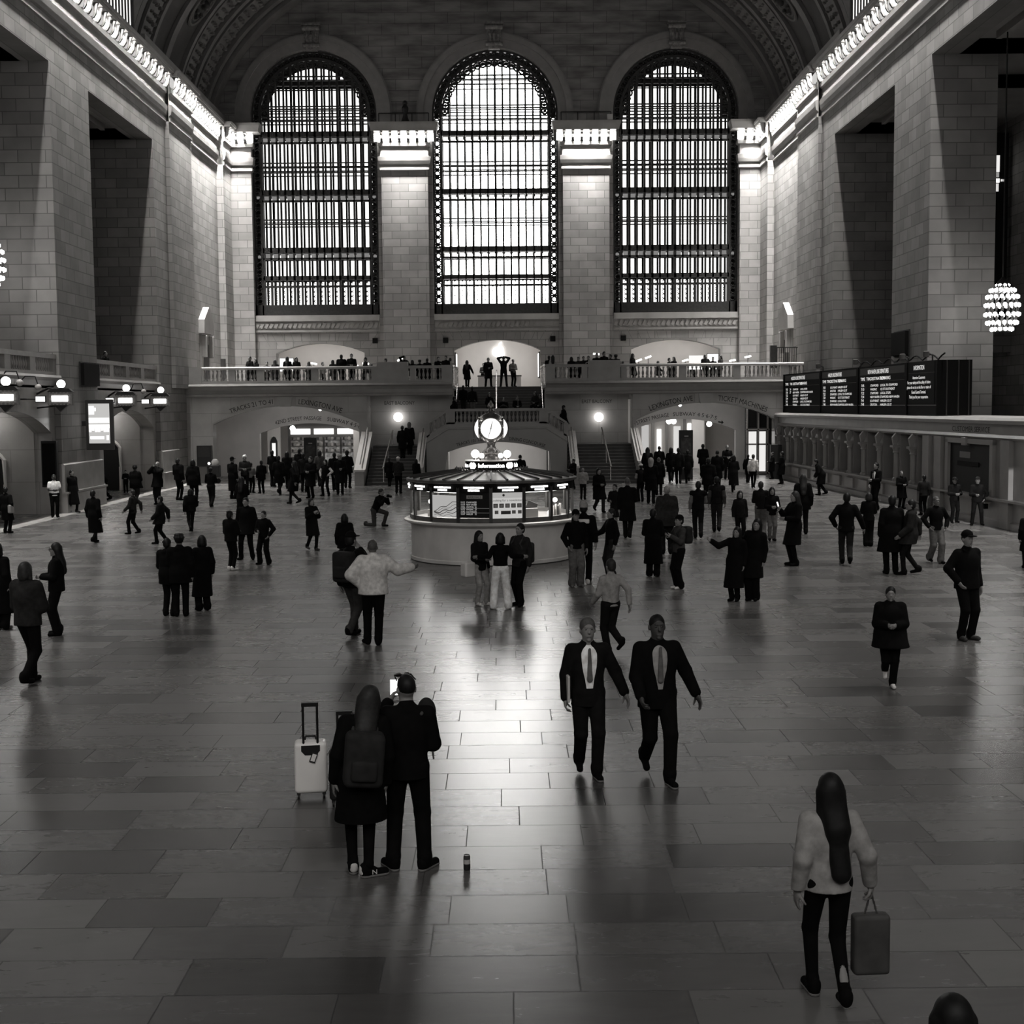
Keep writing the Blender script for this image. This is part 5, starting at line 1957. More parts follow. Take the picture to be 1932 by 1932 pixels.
_OFF = [(0, 0, 0), (1, 0, 0), (0, 1, 0), (1, 1, 0), (0, 0, 1), (1, 0, 1), (0, 1, 1), (1, 1, 1)]
_EDG = [(0, 1), (2, 3), (4, 5), (6, 7), (0, 2), (1, 3), (4, 6), (5, 7), (0, 4), (1, 5), (2, 6), (3, 7)]


def solid(prims, step, clips=()):
    """smooth union of rounded shapes, meshed with surface nets -> (verts, quads)"""
    lo, hi = V(9, 9, 9), V(-9, -9, -9)
    bbs = []
    for p in prims:
        kind, a, b, r1, r2, k, sq, fr, op = p
        if kind == 'rc':
            m = max(r1, r2)
            A, B = fr(a), fr(b)
            l, h = np.minimum(A, B) - m, np.maximum(A, B) + m
        elif kind == 'el':
            m = b.max()
            l, h = fr(a) - np.abs(fr.M) @ b, fr(a) + np.abs(fr.M) @ b
        else:
            e = np.abs(fr.M) @ (b + r1)
            l, h = fr(a) - e, fr(a) + e
        mg = k + 2.5 * step
        bbs.append((l - mg, h + mg))
        if op == 0:
            lo, hi = np.minimum(lo, l), np.maximum(hi, h)
    lo = lo - 3 * step
    n = np.ceil((hi + 3 * step - lo) / step).astype(int) + 1
    f = np.full(tuple(n), 1.0, dtype=np.float32)
    ax = [lo[i] + step * np.arange(n[i]) for i in range(3)]
    for p, (l, h) in zip(prims, bbs):
        kind, a, b, r1, r2, k, sq, fr, op = p
        i0 = np.clip(np.floor((l - lo) / step).astype(int), 0, n)
        i1 = np.clip(np.ceil((h - lo) / step).astype(int) + 1, 0, n)
        if (i1 <= i0).any():
            continue
        X = np.stack(np.meshgrid(*(ax[i][i0[i]:i1[i]] for i in range(3)), indexing='ij'), -1) - fr.t
        if fr is not ID:
            X = X @ fr.M          # inverse rotation
        if kind == 'rc':
            if sq != 1.0:
                s = V(1, 1 / sq, 1)
                X = X * s
                a, b = a * s, b * s
            ab = b - a
            L2 = max(ab @ ab, 1e-9)
            t = np.clip((X - a) @ ab / L2, 0, 1)
            d = np.linalg.norm(X - a - t[..., None] * ab, axis=-1) - (r1 + (r2 - r1) * t)
            if sq < 1:
                d = d * (.5 + .5 * sq)
        elif kind == 'el':
            q = (X - a)
            k0 = np.linalg.norm(q / b, axis=-1)
            k1 = np.linalg.norm(q / (b * b), axis=-1)
            d = k0 * (k0 - 1) / np.maximum(k1, 1e-6)
            d = np.where(k0 < .05, -b.min(), d)
        else:
            q = np.abs(X - a) - (b - 0.0)
            d = np.linalg.norm(np.maximum(q, 0), axis=-1) + np.minimum(q.max(-1), 0) - r1
        S = tuple(slice(i0[i], i1[i]) for i in range(3))
        o = f[S]
        if op == 0:
            hh = np.clip(.5 + .5 * (o - d) / k, 0, 1)
            f[S] = o + (d - o) * hh - k * hh * (1 - hh)
        else:
            d = -d
            hh = np.clip(.5 - .5 * (o - d) / k, 0, 1)
            f[S] = o + (d - o) * hh + k * hh * (1 - hh)
    for pt, nn in clips:
        pt, nn = np.asarray(pt, float), np.asarray(nn, float)
        g = (ax[0][:, None, None] - pt[0]) * nn[0] + (ax[1][None, :, None] - pt[1]) * nn[1] + (ax[2][None, None, :] - pt[2]) * nn[2]
        f = np.maximum(f, g)
    s = f < 0
    c = np.zeros(tuple(n - 1), np.int8)
    for o in _OFF:
        c += s[o[0]:n[0] - 1 + o[0], o[1]:n[1] - 1 + o[1], o[2]:n[2] - 1 + o[2]]
    act = (c > 0) & (c < 8)
    I = np.argwhere(act)
    if len(I) == 0:
        return np.zeros((0, 3)), []
    idx = np.full(act.shape, -1, np.int32)
    idx[act] = np.arange(len(I))
    vals = np.stack([f[I[:, 0] + o[0], I[:, 1] + o[1], I[:, 2] + o[2]] for o in _OFF], 1)
    P = np.zeros((len(I), 3))
    cnt = np.zeros(len(I))
    O = np.array(_OFF, float)
    for i, j in _EDG:
        a, b = vals[:, i], vals[:, j]
        m = (a < 0) != (b < 0)
        t = np.where(m, a / np.where(m, a - b, 1), 0)
        P += np.where(m[:, None], O[i] + t[:, None] * (O[j] - O[i]), 0)
        cnt += m
    P = lo + step * (I + P / cnt[:, None])
    Q = []
    for d in range(3):
        e, g = (d + 1) % 3, (d + 2) % 3
        sl0 = [slice(None)] * 3
        sl1 = [slice(None)] * 3
        sl0[d], sl1[d] = slice(0, -1), slice(1, None)
        for q in (e, g):
            sl0[q] = sl1[q] = slice(1, -1)
        A, B = s[tuple(sl0)], s[tuple(sl1)]
        for flip, mk in ((0, A & ~B), (1, ~A & B)):
            K = np.argwhere(mk)
            if len(K) == 0:
                continue
            K[:, e] += 1
            K[:, g] += 1
            de, dg = np.zeros(3, int), np.zeros(3, int)
            de[e], dg[g] = 1, 1
            ids = [idx[tuple((K - w).T)] for w in (0 * de, de, de + dg, dg)]
            q = np.stack(ids, 1)
            Q.append(q[:, ::-1] if flip else q)
    return P, (np.concatenate(Q) if Q else [])


def mesh_from(parts, name, mats, mi=None):
    me = bpy.data.meshes.new(name)
    off, vs, qs = 0, [], []
    for P, Q in parts:
        if len(P) == 0:
            continue
        vs.append(P)
        qs.append(np.asarray(Q) + off)
        off += len(P)
    if not vs:
        return None
    P = np.concatenate(vs)
    Q = np.concatenate(qs)
    me.vertices.add(len(P))
    me.vertices.foreach_set('co', P.astype(np.float32).ravel())
    me.loops.add(Q.size)
    me.loops.foreach_set('vertex_index', Q.astype(np.int32).ravel())
    me.polygons.add(len(Q))
    me.polygons.foreach_set('loop_start', np.arange(0, Q.size, 4, dtype=np.int32))
    me.polygons.foreach_set('loop_total', np.full(len(Q), 4, np.int32))
    for m in mats:
        me.materials.append(m)
    if mi is not None:
        c = P[Q].mean(1)
        me.polygons.foreach_set('material_index', mi(c).astype(np.int32))
    me.update(calc_edges=True)
    me.shade_smooth()
    return me


def ik(a, c, l1, l2, hint):
    a, c, hint = map(lambda q: np.asarray(q, float), (a, c, hint))
    d = c - a
    L = np.linalg.norm(d)
    mx = (l1 + l2) * .998
    if L > mx:
        c = a + d * (mx / L)
        d, L = c - a, mx
    u = d / L
    x = (l1 * l1 - l2 * l2 + L * L) / (2 * L)
    h = math.sqrt(max(0, l1 * l1 - x * x))
    w = hint - u * (hint @ u)
    nw = np.linalg.norm(w)
    w = w / nw if nw > 1e-6 else V(0, 0, 0)
    return a + u * x + w * h, c


LEGS = {   # (x, y, lift, toe-out deg) for left (+x) and right
    'stand': ((.095, .0, 0, 12), (-.095, .0, 0, 12)),
    'close': ((.07, .0, 0, 8), (-.07, .01, 0, 8)),
    'apart': ((.14, .0, 0, 32), (-.14, .02, 0, 36)),
    'wide': ((.17, .0, 0, 18), (-.17, .02, 0, 18)),
    'contra': ((.11, -.1, 0, 25), (-.07, .02, 0, 8)),
    'walk': ((.06, -.27, 0, 5), (-.06, .30, .09, 5)),
    'walkb': ((.06, .30, .09, 5), (-.06, -.27, 0, 5)),
    'step': ((.07, -.14, 0, 5), (-.07, .2, .05, 5)),
    'stepb': ((.07, .2, .05, 5), (-.07, -.14, 0, 5)),
    'pass': ((.05, .0, 0, 5), (-.05, .28, .2, 5)),
    'passb': ((.05, .28, .2, 5), (-.05, .0, 0, 5)),
    'sit': ((.13, -.44, 0, 10), (-.13, -.42, 0, 10)),
    'toe': ((.08, -.07, 0, 5), (-.05, .07, 0, 78)),
    'kneel': ((.12, -.28, 0, 5), (-.12, .33, .02, 5)),
}
ARMS = {
    'down': ((.07, -.02, -.53), (.3, 1, 0)), 'fwd': ((.05, -.25, -.45), (.3, 1, -.2)), 'back': ((.08, .22, -.46), (.3, 1, 0)),
    'out': ((.22, -.06, -.48), (.3, 1, -.2)), 'phone': ((-.07, -.28, -.13), (.5, .3, -1)), 'hold': ((-.10, -.27, -.28), (.6, .6, -.6)),
    'photo': ((-.12, -.24, .13), (.8, 0, -1)), 'over': ((-.10, -.16, .30), (1, -.1, .1)), 'akimbo': ((.01, -.05, -.40), (1, .35, 0)),
    'pocket': ((.03, -.10, -.46), (.6, 1, 0)), 'cross': ((-.24, -.21, -.22), (.6, .2, -.8)), 'reach': ((-.02, -.5, -.12), (.3, .2, -1)),
    'reachd': ((.02, -.4, -.33), (.3, .3, -1)), 'side': ((.45, -.2, -.14), (0, .5, -1)), 'sideback': ((.36, .10, -.30), (0, .5, -1)), 'around': ((.34, .12, -.18), (.2, 1, -.6)),
    'rail': ((-.02, -.33, -.36), (.6, .4, -.4)), 'chin': ((-.12, -.16, .06), (.6, -.2, -1)), 'hip': ((.06, -.10, -.44), (.8, .5, 0)),
}
SH = {0: .004, 1: .008, 2: .018, 3: .042, 4: .11, 5: .27, 6: .58, 7: .85}


def cloth(i):
    return noisy('cloth_%d' % i, SH[i], .25, 14, rough=.92, spec=.08)


SKIN = [mat('skin_%d' % i, v, .55, 0, .3) for i, v in enumerate((.21, .14, .055))]
HAIR = [noisy('hair_%d' % i, v, .35, 30, rough=.55, spec=.25) for i, v in enumerate((.006, .02, .07, .25, .5))]
EYE = mat('eye_dark', .01, .3)
LIP = mat('lip', .09, .5)


def hand_prims(w, d, n, s, curl):
    """palm and five separate fingers; w wrist, d along the hand, n the palm's facing, s = +1 for a thumb on the d x n side"""
    d = d / np.linalg.norm(d)
    n = n - d * (n @ d)
    n /= np.linalg.norm(n)
    t = np.cross(d, n) * s
    M = np.stack([t, n, d], 1)
    fr = Fr(M, w)
    out = [el((0, 0, .052), (.042, .019, .054), .012, fr), rc((0, 0, -.05), (0, 0, .03), .027, .03, .02, .75, fr)]
    for i, (x, ln) in enumerate(((.031, .07), (.0105, .08), (-.0105, .075), (-.03, .06))):
        a = V(x, 0, .095 - abs(x) * .25)
        c1, c2 = curl * .6, curl * 1.5
        b = a + V(x * .12, math.sin(c1), math.cos(c1)) * ln * .55
        c = b + V(x * .08, math.sin(c2), math.cos(c2)) * ln * .5
        out += [rc(a, b, .0098, .009, .006, 1, fr), rc(b, c, .009, .0075, .004, 1, fr)]
    a = V(.03, .005, .025)
    b = a + V(.028, .018, .032)
    c = b + V(.008, .02 + .012 * curl, .03)
    out += [rc(a, b, .014, .011, .01, 1, fr), rc(b, c, .011, .0085, .005, 1, fr)]
    return out


PEOPLE = []


def person(loc, yaw, h, legs, aL, aR, top, tsh, bot, bsh, hair, hsh, label, D=None, skin=0, lean=0, tilt=0, twist=0, head=(0, 0, 0), bulk=1.0,
           fem=None, shoe=0, group=None, toff=(0, 0), fine=False, child=False, hat=None, hatsh=0, scarf=None, lapel=False, inner=6, seat=.45, hlen=1.22, hoff=0, curl=(.5, .5), pal=None, slvsh=None, z_axis=0):
    s = h / 1.75
    D = D if D is not None else loc[1]
    base = min(max(D * .00042, .0085 if fine else .013), .026)
    st = base / s
    fem = (hair in ('long', 'bun', 'pony', 'bob')) if fem is None else fem
    sw = .16 if fem else .178
    hx = .09
    lg = LEGS[legs]
    # pelvis height from the feet
    if legs == 'sit':
        pz = seat + .1
    elif legs == 'kneel':
        pz = .60
    else:
        pz = min(.08 + z + math.sqrt(max(.05, .845 ** 2 - (abs(x) - hx) ** 2 - y * y)) for x, y, z, _ in lg)
        pz = min(pz, .925)
    py0 = 0.0
    M = rotm('Z', R(twist)) @ rotm('Y', R(tilt)) @ rotm('X', R(lean))
    T = Fr(M, V(0, py0, pz) - M @ V(0, 0, .93))        # torso frame, hip at .93 in rest
    nb = V(0, .005, 1.47)
    HM = M @ rotm('Z', R(head[1])) @ rotm('Y', R(head[2])) @ rotm('X', R(head[0] - lean * .6))
    H = Fr(HM, T(nb) - HM @ nb)
    b = bulk * (1.06 if fem else 1.1)
    # ---- limbs
    hips = [V(hx, py0, pz - .01), V(-hx, py0, pz - .01)]
    knees, ank, toes = [], [], []
    for i, sg in enumerate((1, -1)):
        x, y, z, to = lg[i]
        A = V(x, y, .08 + z)
        hint = V(.05 * sg, -1, .1)
        k, A = ik(hips[i], A, .435, .425, hint)
        if legs == 'sit':
            k = V(.13 * sg, -.42, seat + .05)
        if legs == 'kneel' and i == 1:
            k = V(-.12, -.04, .06)
        knees.append(k)
        ank.append(A)
        a = R(to) * sg
        toes.append(V(math.sin(a), -math.cos(a), -min(.75, z * 4.0)))
    shd = [T((sw, .01, 1.405)), T((-sw, .01, 1.405))]
    elb, wri, hd = [], [], []
    for i, (sg, nm) in enumerate(((1, aL), (-1, aR))):
        if isinstance(nm, str):
            tg, hint = ARMS[nm]
        else:
            tg, hint = nm
        tg, hint = V(tg[0] * sg, tg[1], tg[2]), V(hint[0] * sg, hint[1], hint[2])
        e, w = ik(shd[i], shd[i] + M @ tg, .29, .26, M @ hint)
        elb.append(e)
        wri.append(w)
        d = w - e
        hd.append(d / np.linalg.norm(d))
    # ---- naked figure, one surface: torso and limbs + head + hands
    B = [el((0, 0, 1.27), (.15 * b, .1 * b, .19), .05, T), el((0, -.003, 1.08), (.13 * b, .095 * b, .16), .06, T), el((0, 0, .95), (.15 * b, .11 * b, .12), .05, T),
         rc((sw - .04, .01, 1.385), (-sw + .04, .01, 1.385), .05, .05, .04, 1, T), rc((0, .02, 1.475), (.12, .012, 1.405), .042, .045, .04, 1, T), rc((0, .02, 1.475), (-.12, .012, 1.405), .042, .045, .04, 1, T), rc((0, .012, 1.42), (0, -.005, 1.57), .056, .05, .03, 1, T if not any(head) and not lean else H)]
    for i in (0, 1):
        B += [rc(hips[i], knees[i], .078, .055, .03), rc(knees[i], ank[i], .054, .037, .02),
              rc(shd[i], elb[i], .046, .036, .03), rc(elb[i], wri[i], .037, .026, .015)]
    HP = [rc((0, .012, 1.44), (0, -.002, 1.57), .054, .05, .03, 1, H), el((0, .012, 1.645), (.077, .096, .104), .02, H), el((0, -.028, 1.585), (.056, .066, .075), .035, H),
          rc((0, -.088, 1.635), (0, -.108, 1.605), .009, .014, .014, 1, H), el((.079, .015, 1.615), (.012, .02, .032), .006, H), el((-.079, .015, 1.615), (.012, .02, .032), .006, H),
          el((0, -.082, 1.663), (.05, .014, .011), .015, H), el((0, -.085, 1.556), (.025, .011, .012), .012, H), el((0, -.08, 1.522), (.022, .016, .017), .015, H),
          el((.032, -.094, 1.638), (.018, .014, .012), .01, H, 1), el((-.032, -.094, 1.638), (.018, .014, .012), .01, H, 1),
          el((.032, -.079, 1.638), (.013, .011, .009), .004, H), el((-.032, -.079, 1.638), (.013, .011, .009), .004, H)]
    HN = []
    for i, sg in enumerate((1, -1)):
        n = M @ V(-sg, -.1, .1)
        if pal and pal[i] is not None:
            n = M @ V(*pal[i])
        HN.append(hand_prims(wri[i], hd[i], n, sg, curl[i]))
    cam_far = D > 45
    hs = min(base, .012 if D < 45 else .016) / s
    fs = min(base, .0062 if fine else (.0085 if D < 45 else .012)) / s
    if fine:
        g = .0072 / s
        bodyP = [solid(B + HP + HN[0] + HN[1], g)]
    else:
        bodyP = [solid(B, st), solid(HP, hs), solid(HN[0], fs), solid(HN[1], fs)]
    eyes = [H((q, -.088, 1.638)) for q in (.032, -.032)]
    mouth = H((0, -.094, 1.556))

    def mi(c):
        o = np.zeros(len(c), int)
        for e in eyes:
            o[np.linalg.norm(c - e, axis=1) < .009] = 1
        q = (c - mouth) @ HM
        o[(np.abs(q[:, 0]) < .024) & (np.abs(q[:, 2]) < .006) & (np.abs(q[:, 1]) < .02)] = 2
        return o
    me = mesh_from(bodyP, 'person', [SKIN[skin], EYE, LIP], mi)
    S4 = Matrix.Scale(s, 4)
    me.transform(S4)
    o = bpy.data.objects.new('person', me)
    o.location = loc
    o.rotation_euler = (0, 0, R(yaw))
    COL.objects.link(o)
    tag(o, label, 'person', group)

    def child_(parts, name, m, lab=None, par=None):
        me = mesh_from(parts, name, [m])
        if me is None:
            return None
        me.transform(S4)
        c = bpy.data.objects.new(name, me)
        COL.objects.link(c)
        c.parent = par or o
        if lab:
            c['label'] = lab
        return c
    # ---- trousers or skirt
    wd = {'slim': (.088, .066, .05), 'trousers': (.096, .074, .062), 'wide': (.1, .088, .085), 'jeans': (.094, .072, .06), 'leggings': (.084, .06, .043)}.get(bot, (.09, .068, .05))
    Lp = [el((0, 0, .955), (.165 * b, .12 * b, .135), .04, T)]
    cl = []
    for i in (0, 1):
        e = ank[i] + (knees[i] - ank[i]) * .02
        Lp += [rc(hips[i], knees[i], wd[0] * (.5 + .5 * b), wd[1], .035), rc(knees[i], e - V(0, 0, .02), wd[1], wd[2], .02)]
        # a little break in the cloth at knee and ankle
        Lp += [rc(e + V(0, -.005, .03), e + V(0, .01, .03), wd[2] * 1.05, wd[2] * 1.05, .02)]
    nm = {'skirt': 'skirt', 'jeans': 'jeans', 'leggings': 'leggings'}.get(bot, 'trousers')
    if bot == 'skirt':
        Lp = [rc(T((0, 0, 1.02)), V(0, (knees[0][1] + knees[1][1]) / 2, .5), .13, .23, .02, .85)]
        cl = [((0, 0, .5), (0, 0, -1))]
    child_([solid(Lp, st, cl + [((0, 0, .012), (0, 0, -1))])], nm, cloth(bsh))
    # ---- shoes
    for i, sg in enumerate((1, -1)):
        a = ank[i]
        t = toes[i] / np.linalg.norm(toes[i])
        hp = a - V(0, 0, .045) - t * .035
        tp = hp + t * .19
        sp = [rc(hp, tp, .04, .036, .02), rc(hp + V(0, 0, .035), hp + t * .07 + V(0, 0, .03), .042, .036, .03), rc(hp + V(0, 0, .06), hp + V(0, 0, .03) + t * .02, .044, .042, .03)]
        lift = lg[i][2]
        shc = child_([solid(sp, min(st, .012 / s), [] if lift > .01 else [((0, 0, .0), (0, 0, -1))])], 'shoe', cloth(shoe) if shoe < 5 else mat('shoe_pale', .6))
        if fine and lift <= .01:
            so = [rc(hp + V(0, 0, -.02), tp + V(0, 0, -.015), .043, .039, .01)]
            child_([solid(so, .008, [((0, 0, .026), (0, 0, 1)), ((0, 0, 0), (0, 0, -1))])], 'sole', mat('sole_grey', .14), par=shc)
    # ---- upper garment
    kind, hem, thick, nmt = {'jacket': ('j', .84, .03, 'jacket'), 'sweat': ('j', .88, .028, 'sweater'), 'coat': ('c', .5, .036, 'coat'), 'long': ('c', .33, .036, 'coat'), 'parka': ('c', .72, .048, 'parka'),
                             'puffer': ('j', .86, .06, 'jacket'), 'tee': ('j', .88, .018, 'shirt'), 'shirt': ('j', .9, .02, 'shirt'), 'vest': ('j', .9, .034, 'vest'), 'suit': ('j', .80, .03, 'jacket'), 'crop': ('j', 1.0, .022, 'top'), 'hoodie': ('j', .9, .034, 'hoodie')}[top]
    q = thick

    def upper(q, hem, sleeves, cuff=1.0, collar=True, armq=None):
        aq = q if armq is None else armq
        U = [el((0, .004, 1.27), (.145 * b + q, .1 * b + q, .2), .05, T), rc((sw - .045, .012, 1.375), (-sw + .045, .012, 1.375), .048 + q * .8, .048 + q * .8, .05, 1, T)]
        U += [rc((0, .02, 1.455), (e_ * .12, .012, 1.395), .045 + q * .5, .044 + q * .7, .04, 1, T) for e_ in (1, -1)]
        if kind == 'c' and q > .03:
            lowp = V(0, (knees[0][1] + knees[1][1]) * .35, hem - .05)
            U += [rc(T((0, 0, 1.12)), T((0, 0, .95)), .135 * b + q, .155 * b + q, .05, .78), rc(T((0, 0, .95)), lowp, .155 * b + q, .2 * b + q, .05, .82)]
        else:
            U += [rc((0, 0, 1.15), (0, 0, hem), .128 * b + q, .145 * b + q, .05, .76, T)]
        if collar:
            U += [rc((0, .016, 1.42), (0, .01, 1.485), .062 + q * .3, .06 + q * .3, .02, 1, T)]
        if top in ('hoodie', 'parka'):
            U += [el((0, .085, 1.45), (.11, .06, .075), .04, T)]
        for i in (0, 1):
            if sleeves == 'short':
                e = shd[i] + (elb[i] - shd[i]) * .62
                U += [rc(shd[i], e, .05 + aq, .05 + aq, .04)]
            elif sleeves:
                e = elb[i] + (wri[i] - elb[i]) * (.93 * cuff)
                U += [rc(shd[i], elb[i], .045 + aq, .041 + aq * .95, .04), rc(elb[i], e, .041 + aq * .95, .034 + aq * .75, .02)]
            else:
                U += [rc(shd[i], shd[i] + (elb[i] - shd[i]) * .12, .05 + aq, .048 + aq, .03)]
        return U
    hz = T((0, 0, hem))
    dn = M @ V(0, 0, -1)
    cl = [(hz, dn)] if not (kind == 'c') else [((0, 0, hem), (0, 0, -1))]
    if legs in ('sit', 'kneel'):
        cl = [(T((0, 0, max(hem, .86))), dn)]
    U = upper(q, min(hem, .9) - .06 if kind == 'j' else hem, {'tee': 'short', 'vest': False}.get(top, True))
    if lapel:
        U += [rc((0, -.15, 1.62), (0, -.19, 1.4), .10, .12 * lapel, .01, 1, T, 1), rc((0, -.20, 1.44), (0, -.205 - .05 * (b - 1), 1.02), .13 * lapel, .085 * lapel, .01, 1, T, 1), rc((0, -.2, .98), (0, -.23, .7), .02, .05, .012, 1, T, 1)]
    j = child_([solid(U, st, cl)], nmt, cloth(tsh))
    if lapel or top == 'vest':
        Un = upper(.012, .88, True if top == 'vest' else False, 1.0, True, .02)
        child_([solid(Un, st, [(T((0, 0, .9)), dn)])], 'shirt', cloth(inner if slvsh is None else slvsh))
    if lapel:
        tie = [rc((0, -.112 - .1 * (b - 1), 1.43), (0, -.122 - .1 * (b - 1), 1.1), .016, .033, .01, .5, T)]
        child_([solid(tie, .009)], 'tie', cloth(4))
    if scarf is not None:
        child_([solid([rc((-.05, .0, 1.475), (.05, .0, 1.475), .075, .075, .03, 1, T), rc((.03, -.12, 1.45), (.04, -.15, 1.15), .04, .035, .02, .5, T)], st)], 'scarf', cloth(scarf))
    # ---- hair and hats
    hb = H
    sub = [el((0, -.105, 1.585), (.072, .075, .105), .02, H, 1)]
    hst = hs if not fine else .008 / s
    hp = []
    if hair == 'short':
        hp = [el((0, .02, 1.66), (.086, .1, .103), .02, H), el((0, .05, 1.6), (.075, .065, .07), .03, H)] + sub
    elif hair == 'crop':
        hp = [el((0, .018, 1.655), (.08, .099, .1), .02, H)] + sub
    elif hair == 'curly':
        hp = [el((0, .025, 1.67), (.1, .11, .115), .02, H)] + [el((.09 * math.cos(a) * math.cos(e), .03 + .1 * math.sin(a) * math.cos(e), 1.68 + .1 * math.sin(e)), (.03, .03, .03), .02, H) for a in np.arange(0, 6.2, .8) for e in (.1, .7)] + sub
    elif hair in ('long', 'bob', 'pony', 'bun'):
        hp = [el((0, .02, 1.66), (.089, .104, .106), .02, H), el((0, .06, 1.6), (.08, .065, .085), .03, H)]
        if hair == 'long':
            hp += [rc(H((0, .05, 1.62)), T((hoff, .115 + q, hlen)), .088, .075, .04, .72), rc(H((0, .05, 1.6)), T((hoff * .6, .10 + q, 1.36)), .09, .095, .04, .6), rc(H((.07, .02, 1.62)), T((.085, .03 + q, 1.34)), .035, .03, .03), rc(H((-.07, .02, 1.62)), T((-.085, .03 + q, 1.34)), .035, .03, .03)]
        elif hair == 'bob':
            hp += [rc((.075, .02, 1.64), (.085, .015, 1.52), .035, .03, .03, 1, H), rc((-.075, .02, 1.64), (-.085, .015, 1.52), .035, .03, .03, 1, H), el((0, .07, 1.56), (.085, .05, .07), .03, H)]
        elif hair == 'pony':
            hp += [rc(H((0, .11, 1.66)), T((0, .16, 1.36)), .035, .028, .02)]
        else:
            hp += [el((0, .1, 1.72), (.045, .045, .045), .02, H)]
        hp += [el((0, -.11, 1.58), (.066, .075, .11), .02, H, 1)]
    if hp:
        child_([solid(hp, hst)], 'hair', HAIR[hsh])
    if hat == 'beanie':
        child_([solid([el((0, .012, 1.675), (.095, .112, .115), .02, H)], hst, [(H((0, 0, 1.655)), HM @ V(0, -.15, -1))])], 'beanie', cloth(hatsh))
    elif hat == 'cap':
        child_([solid([el((0, .012, 1.68), (.09, .108, .1), .02, H)], hst, [(H((0, 0, 1.675)), HM @ V(0, 0, -1))]), solid([el((0, -.12, 1.685), (.075, .085, .012), .01, H)], hst * .7)], 'cap', cloth(hatsh))
    elif hat == 'hood':
        child_([solid([el((0, .025, 1.65), (.11, .125, .135), .03, H), rc((0, .04, 1.6), (0, .05, 1.47), .1, .09, .03, 1, H), el((0, -.13, 1.62), (.075, .1, .11), .02, H, 1)], hst)], 'hood', cloth(hatsh))
    PEOPLE.append(o)
    W = Matrix.Translation(Vector(loc)) @ Matrix.Rotation(R(yaw), 4, 'Z') @ S4

    class Info:
        pass
    g = Info()
    g.obj, g.s, g.yaw = o, s, yaw
    g.w = lambda p: W @ Vector([float(x) for x in p])
    g.T, g.H, g.wri, g.hd, g.shd = T, H, wri, hd, shd
    g.M = M
    g.W = W
    return g


def held(prims_parts, name, label, cat, g, m, step=.012, group=None, smooth=True):
    """a thing carried by person g: shapes given in the person's own frame"""
    t = empty(name, g.obj.location, g.obj.rotation_euler.z)
    tag(t, label, cat, group)
    for nm, pr, mm in prims_parts:
        me = mesh_from([solid(pr, step)], nm, [mm])
        if me is None:
            continue
        me.transform(Matrix.Scale(g.s, 4))
        c = bpy.data.objects.new(nm, me)
        COL.objects.link(c)
        c.parent = t
    return t


def phone(g, i, label, lit=True, face=(0, .8, .5)):
    """phone held in hand i: a slab with a bright screen"""
    w = g.wri[i] + g.hd[i] * .10
    n = g.M @ V(*face)
    n = n / np.linalg.norm(n)
    up = V(0, 0, 1) - n * n[2]
    up = up / np.linalg.norm(up)
    M = np.stack([np.cross(up, n), n, up], 1)
    M4 = Matrix([[M[r][0], M[r][1], M[r][2]] for r in range(3)])
    c = w + up * .06
    t = empty('phone', g.obj.location, g.obj.rotation_euler.z)
    tag(t, label, 'phone')
    s = g.s
    for nm, cc, hh, mm in (('body', c, (.037, .004, .075), BLACK), ('screen', c + n * .0055, (.034, .001, .07), glow('phone_screen', 2.2) if lit else mat('phone_dark', .01, .2))):
        m = MB().cbox(Vector(cc) * s, [x * s for x in hh], M4)
        o = m.obj(nm, mm)
        o.parent = t
    return t


def backpack(g, label, m, big=1.0, front=False, strap=True, z=1.2, mstrap=None):
    y = (.21 if not front else -.2)
    T = g.T
    f = Fr(T.M, T.t)
    sg = 1 if not front else -1
    parts = [('bag', [bx((0, y, z), (.1 * big, .05 * big, .16 * big), .06, .02, f), el((0, y + sg * .02, z + .12), (.13 * big, .09 * big, .1 * big), .04, f)], m),
             ('pocket', [bx((0, y + sg * .105 * big, z - .08), (.075 * big, .01, .055 * big), .03, .02, f)], m)]
    if strap:
        for q in (1, -1):
            parts.append(('strap', [rc((q * .1, y - sg * .06, z + .2), (q * .115, .0, 1.478), .018, .018, .01, 1, f), rc((q * .115, .0, 1.478), (q * .12, -sg * .14, 1.34), .018, .018, .01, 1, f), rc((q * .12, -sg * .14, 1.34), (q * .15, -sg * .02, 1.1), .016, .014, .01, 1, f)], mstrap or m))
    return held(parts, 'backpack', label, 'backpack', g, m)


def tote(g, i, label, m, drop=.42, w=.15, hh=.17):
    p = g.wri[i] + g.hd[i] * .08
    f = Fr(np.eye(3), p)
    parts = [('bag', [bx((0, 0, -drop), (w, .03, hh), .03, .02, f)], m),
             ('handle', [rc((-w * .5, 0, -drop + hh), (0, 0, 0), .01, .01, .01, 1, f), rc((w * .5, 0, -drop + hh), (0, 0, 0), .01, .01, .01, 1, f)], m)]
    return held(parts, 'tote_bag', label, 'bag', g, m)
# ================================================================ who stands where
def P(px, py, hy, yaw, legs, aL, aR, top, tsh, bot, bsh, hair, hsh, label, h=None, **k):
    f = at_z(px, py, 0)
    D = f.y
    hh = at_y(px, hy, D).z - (.05 if k.get('hat') else .02)
    if h is None:
        h = min(1.93, max(1.0 if k.get('child') else 1.5, hh / (1 - .0)))
    return person((f.x, f.y, 0.0), yaw, h, legs, aL, aR, top, tsh, bot, bsh, hair, hsh, label, D=D, **k)


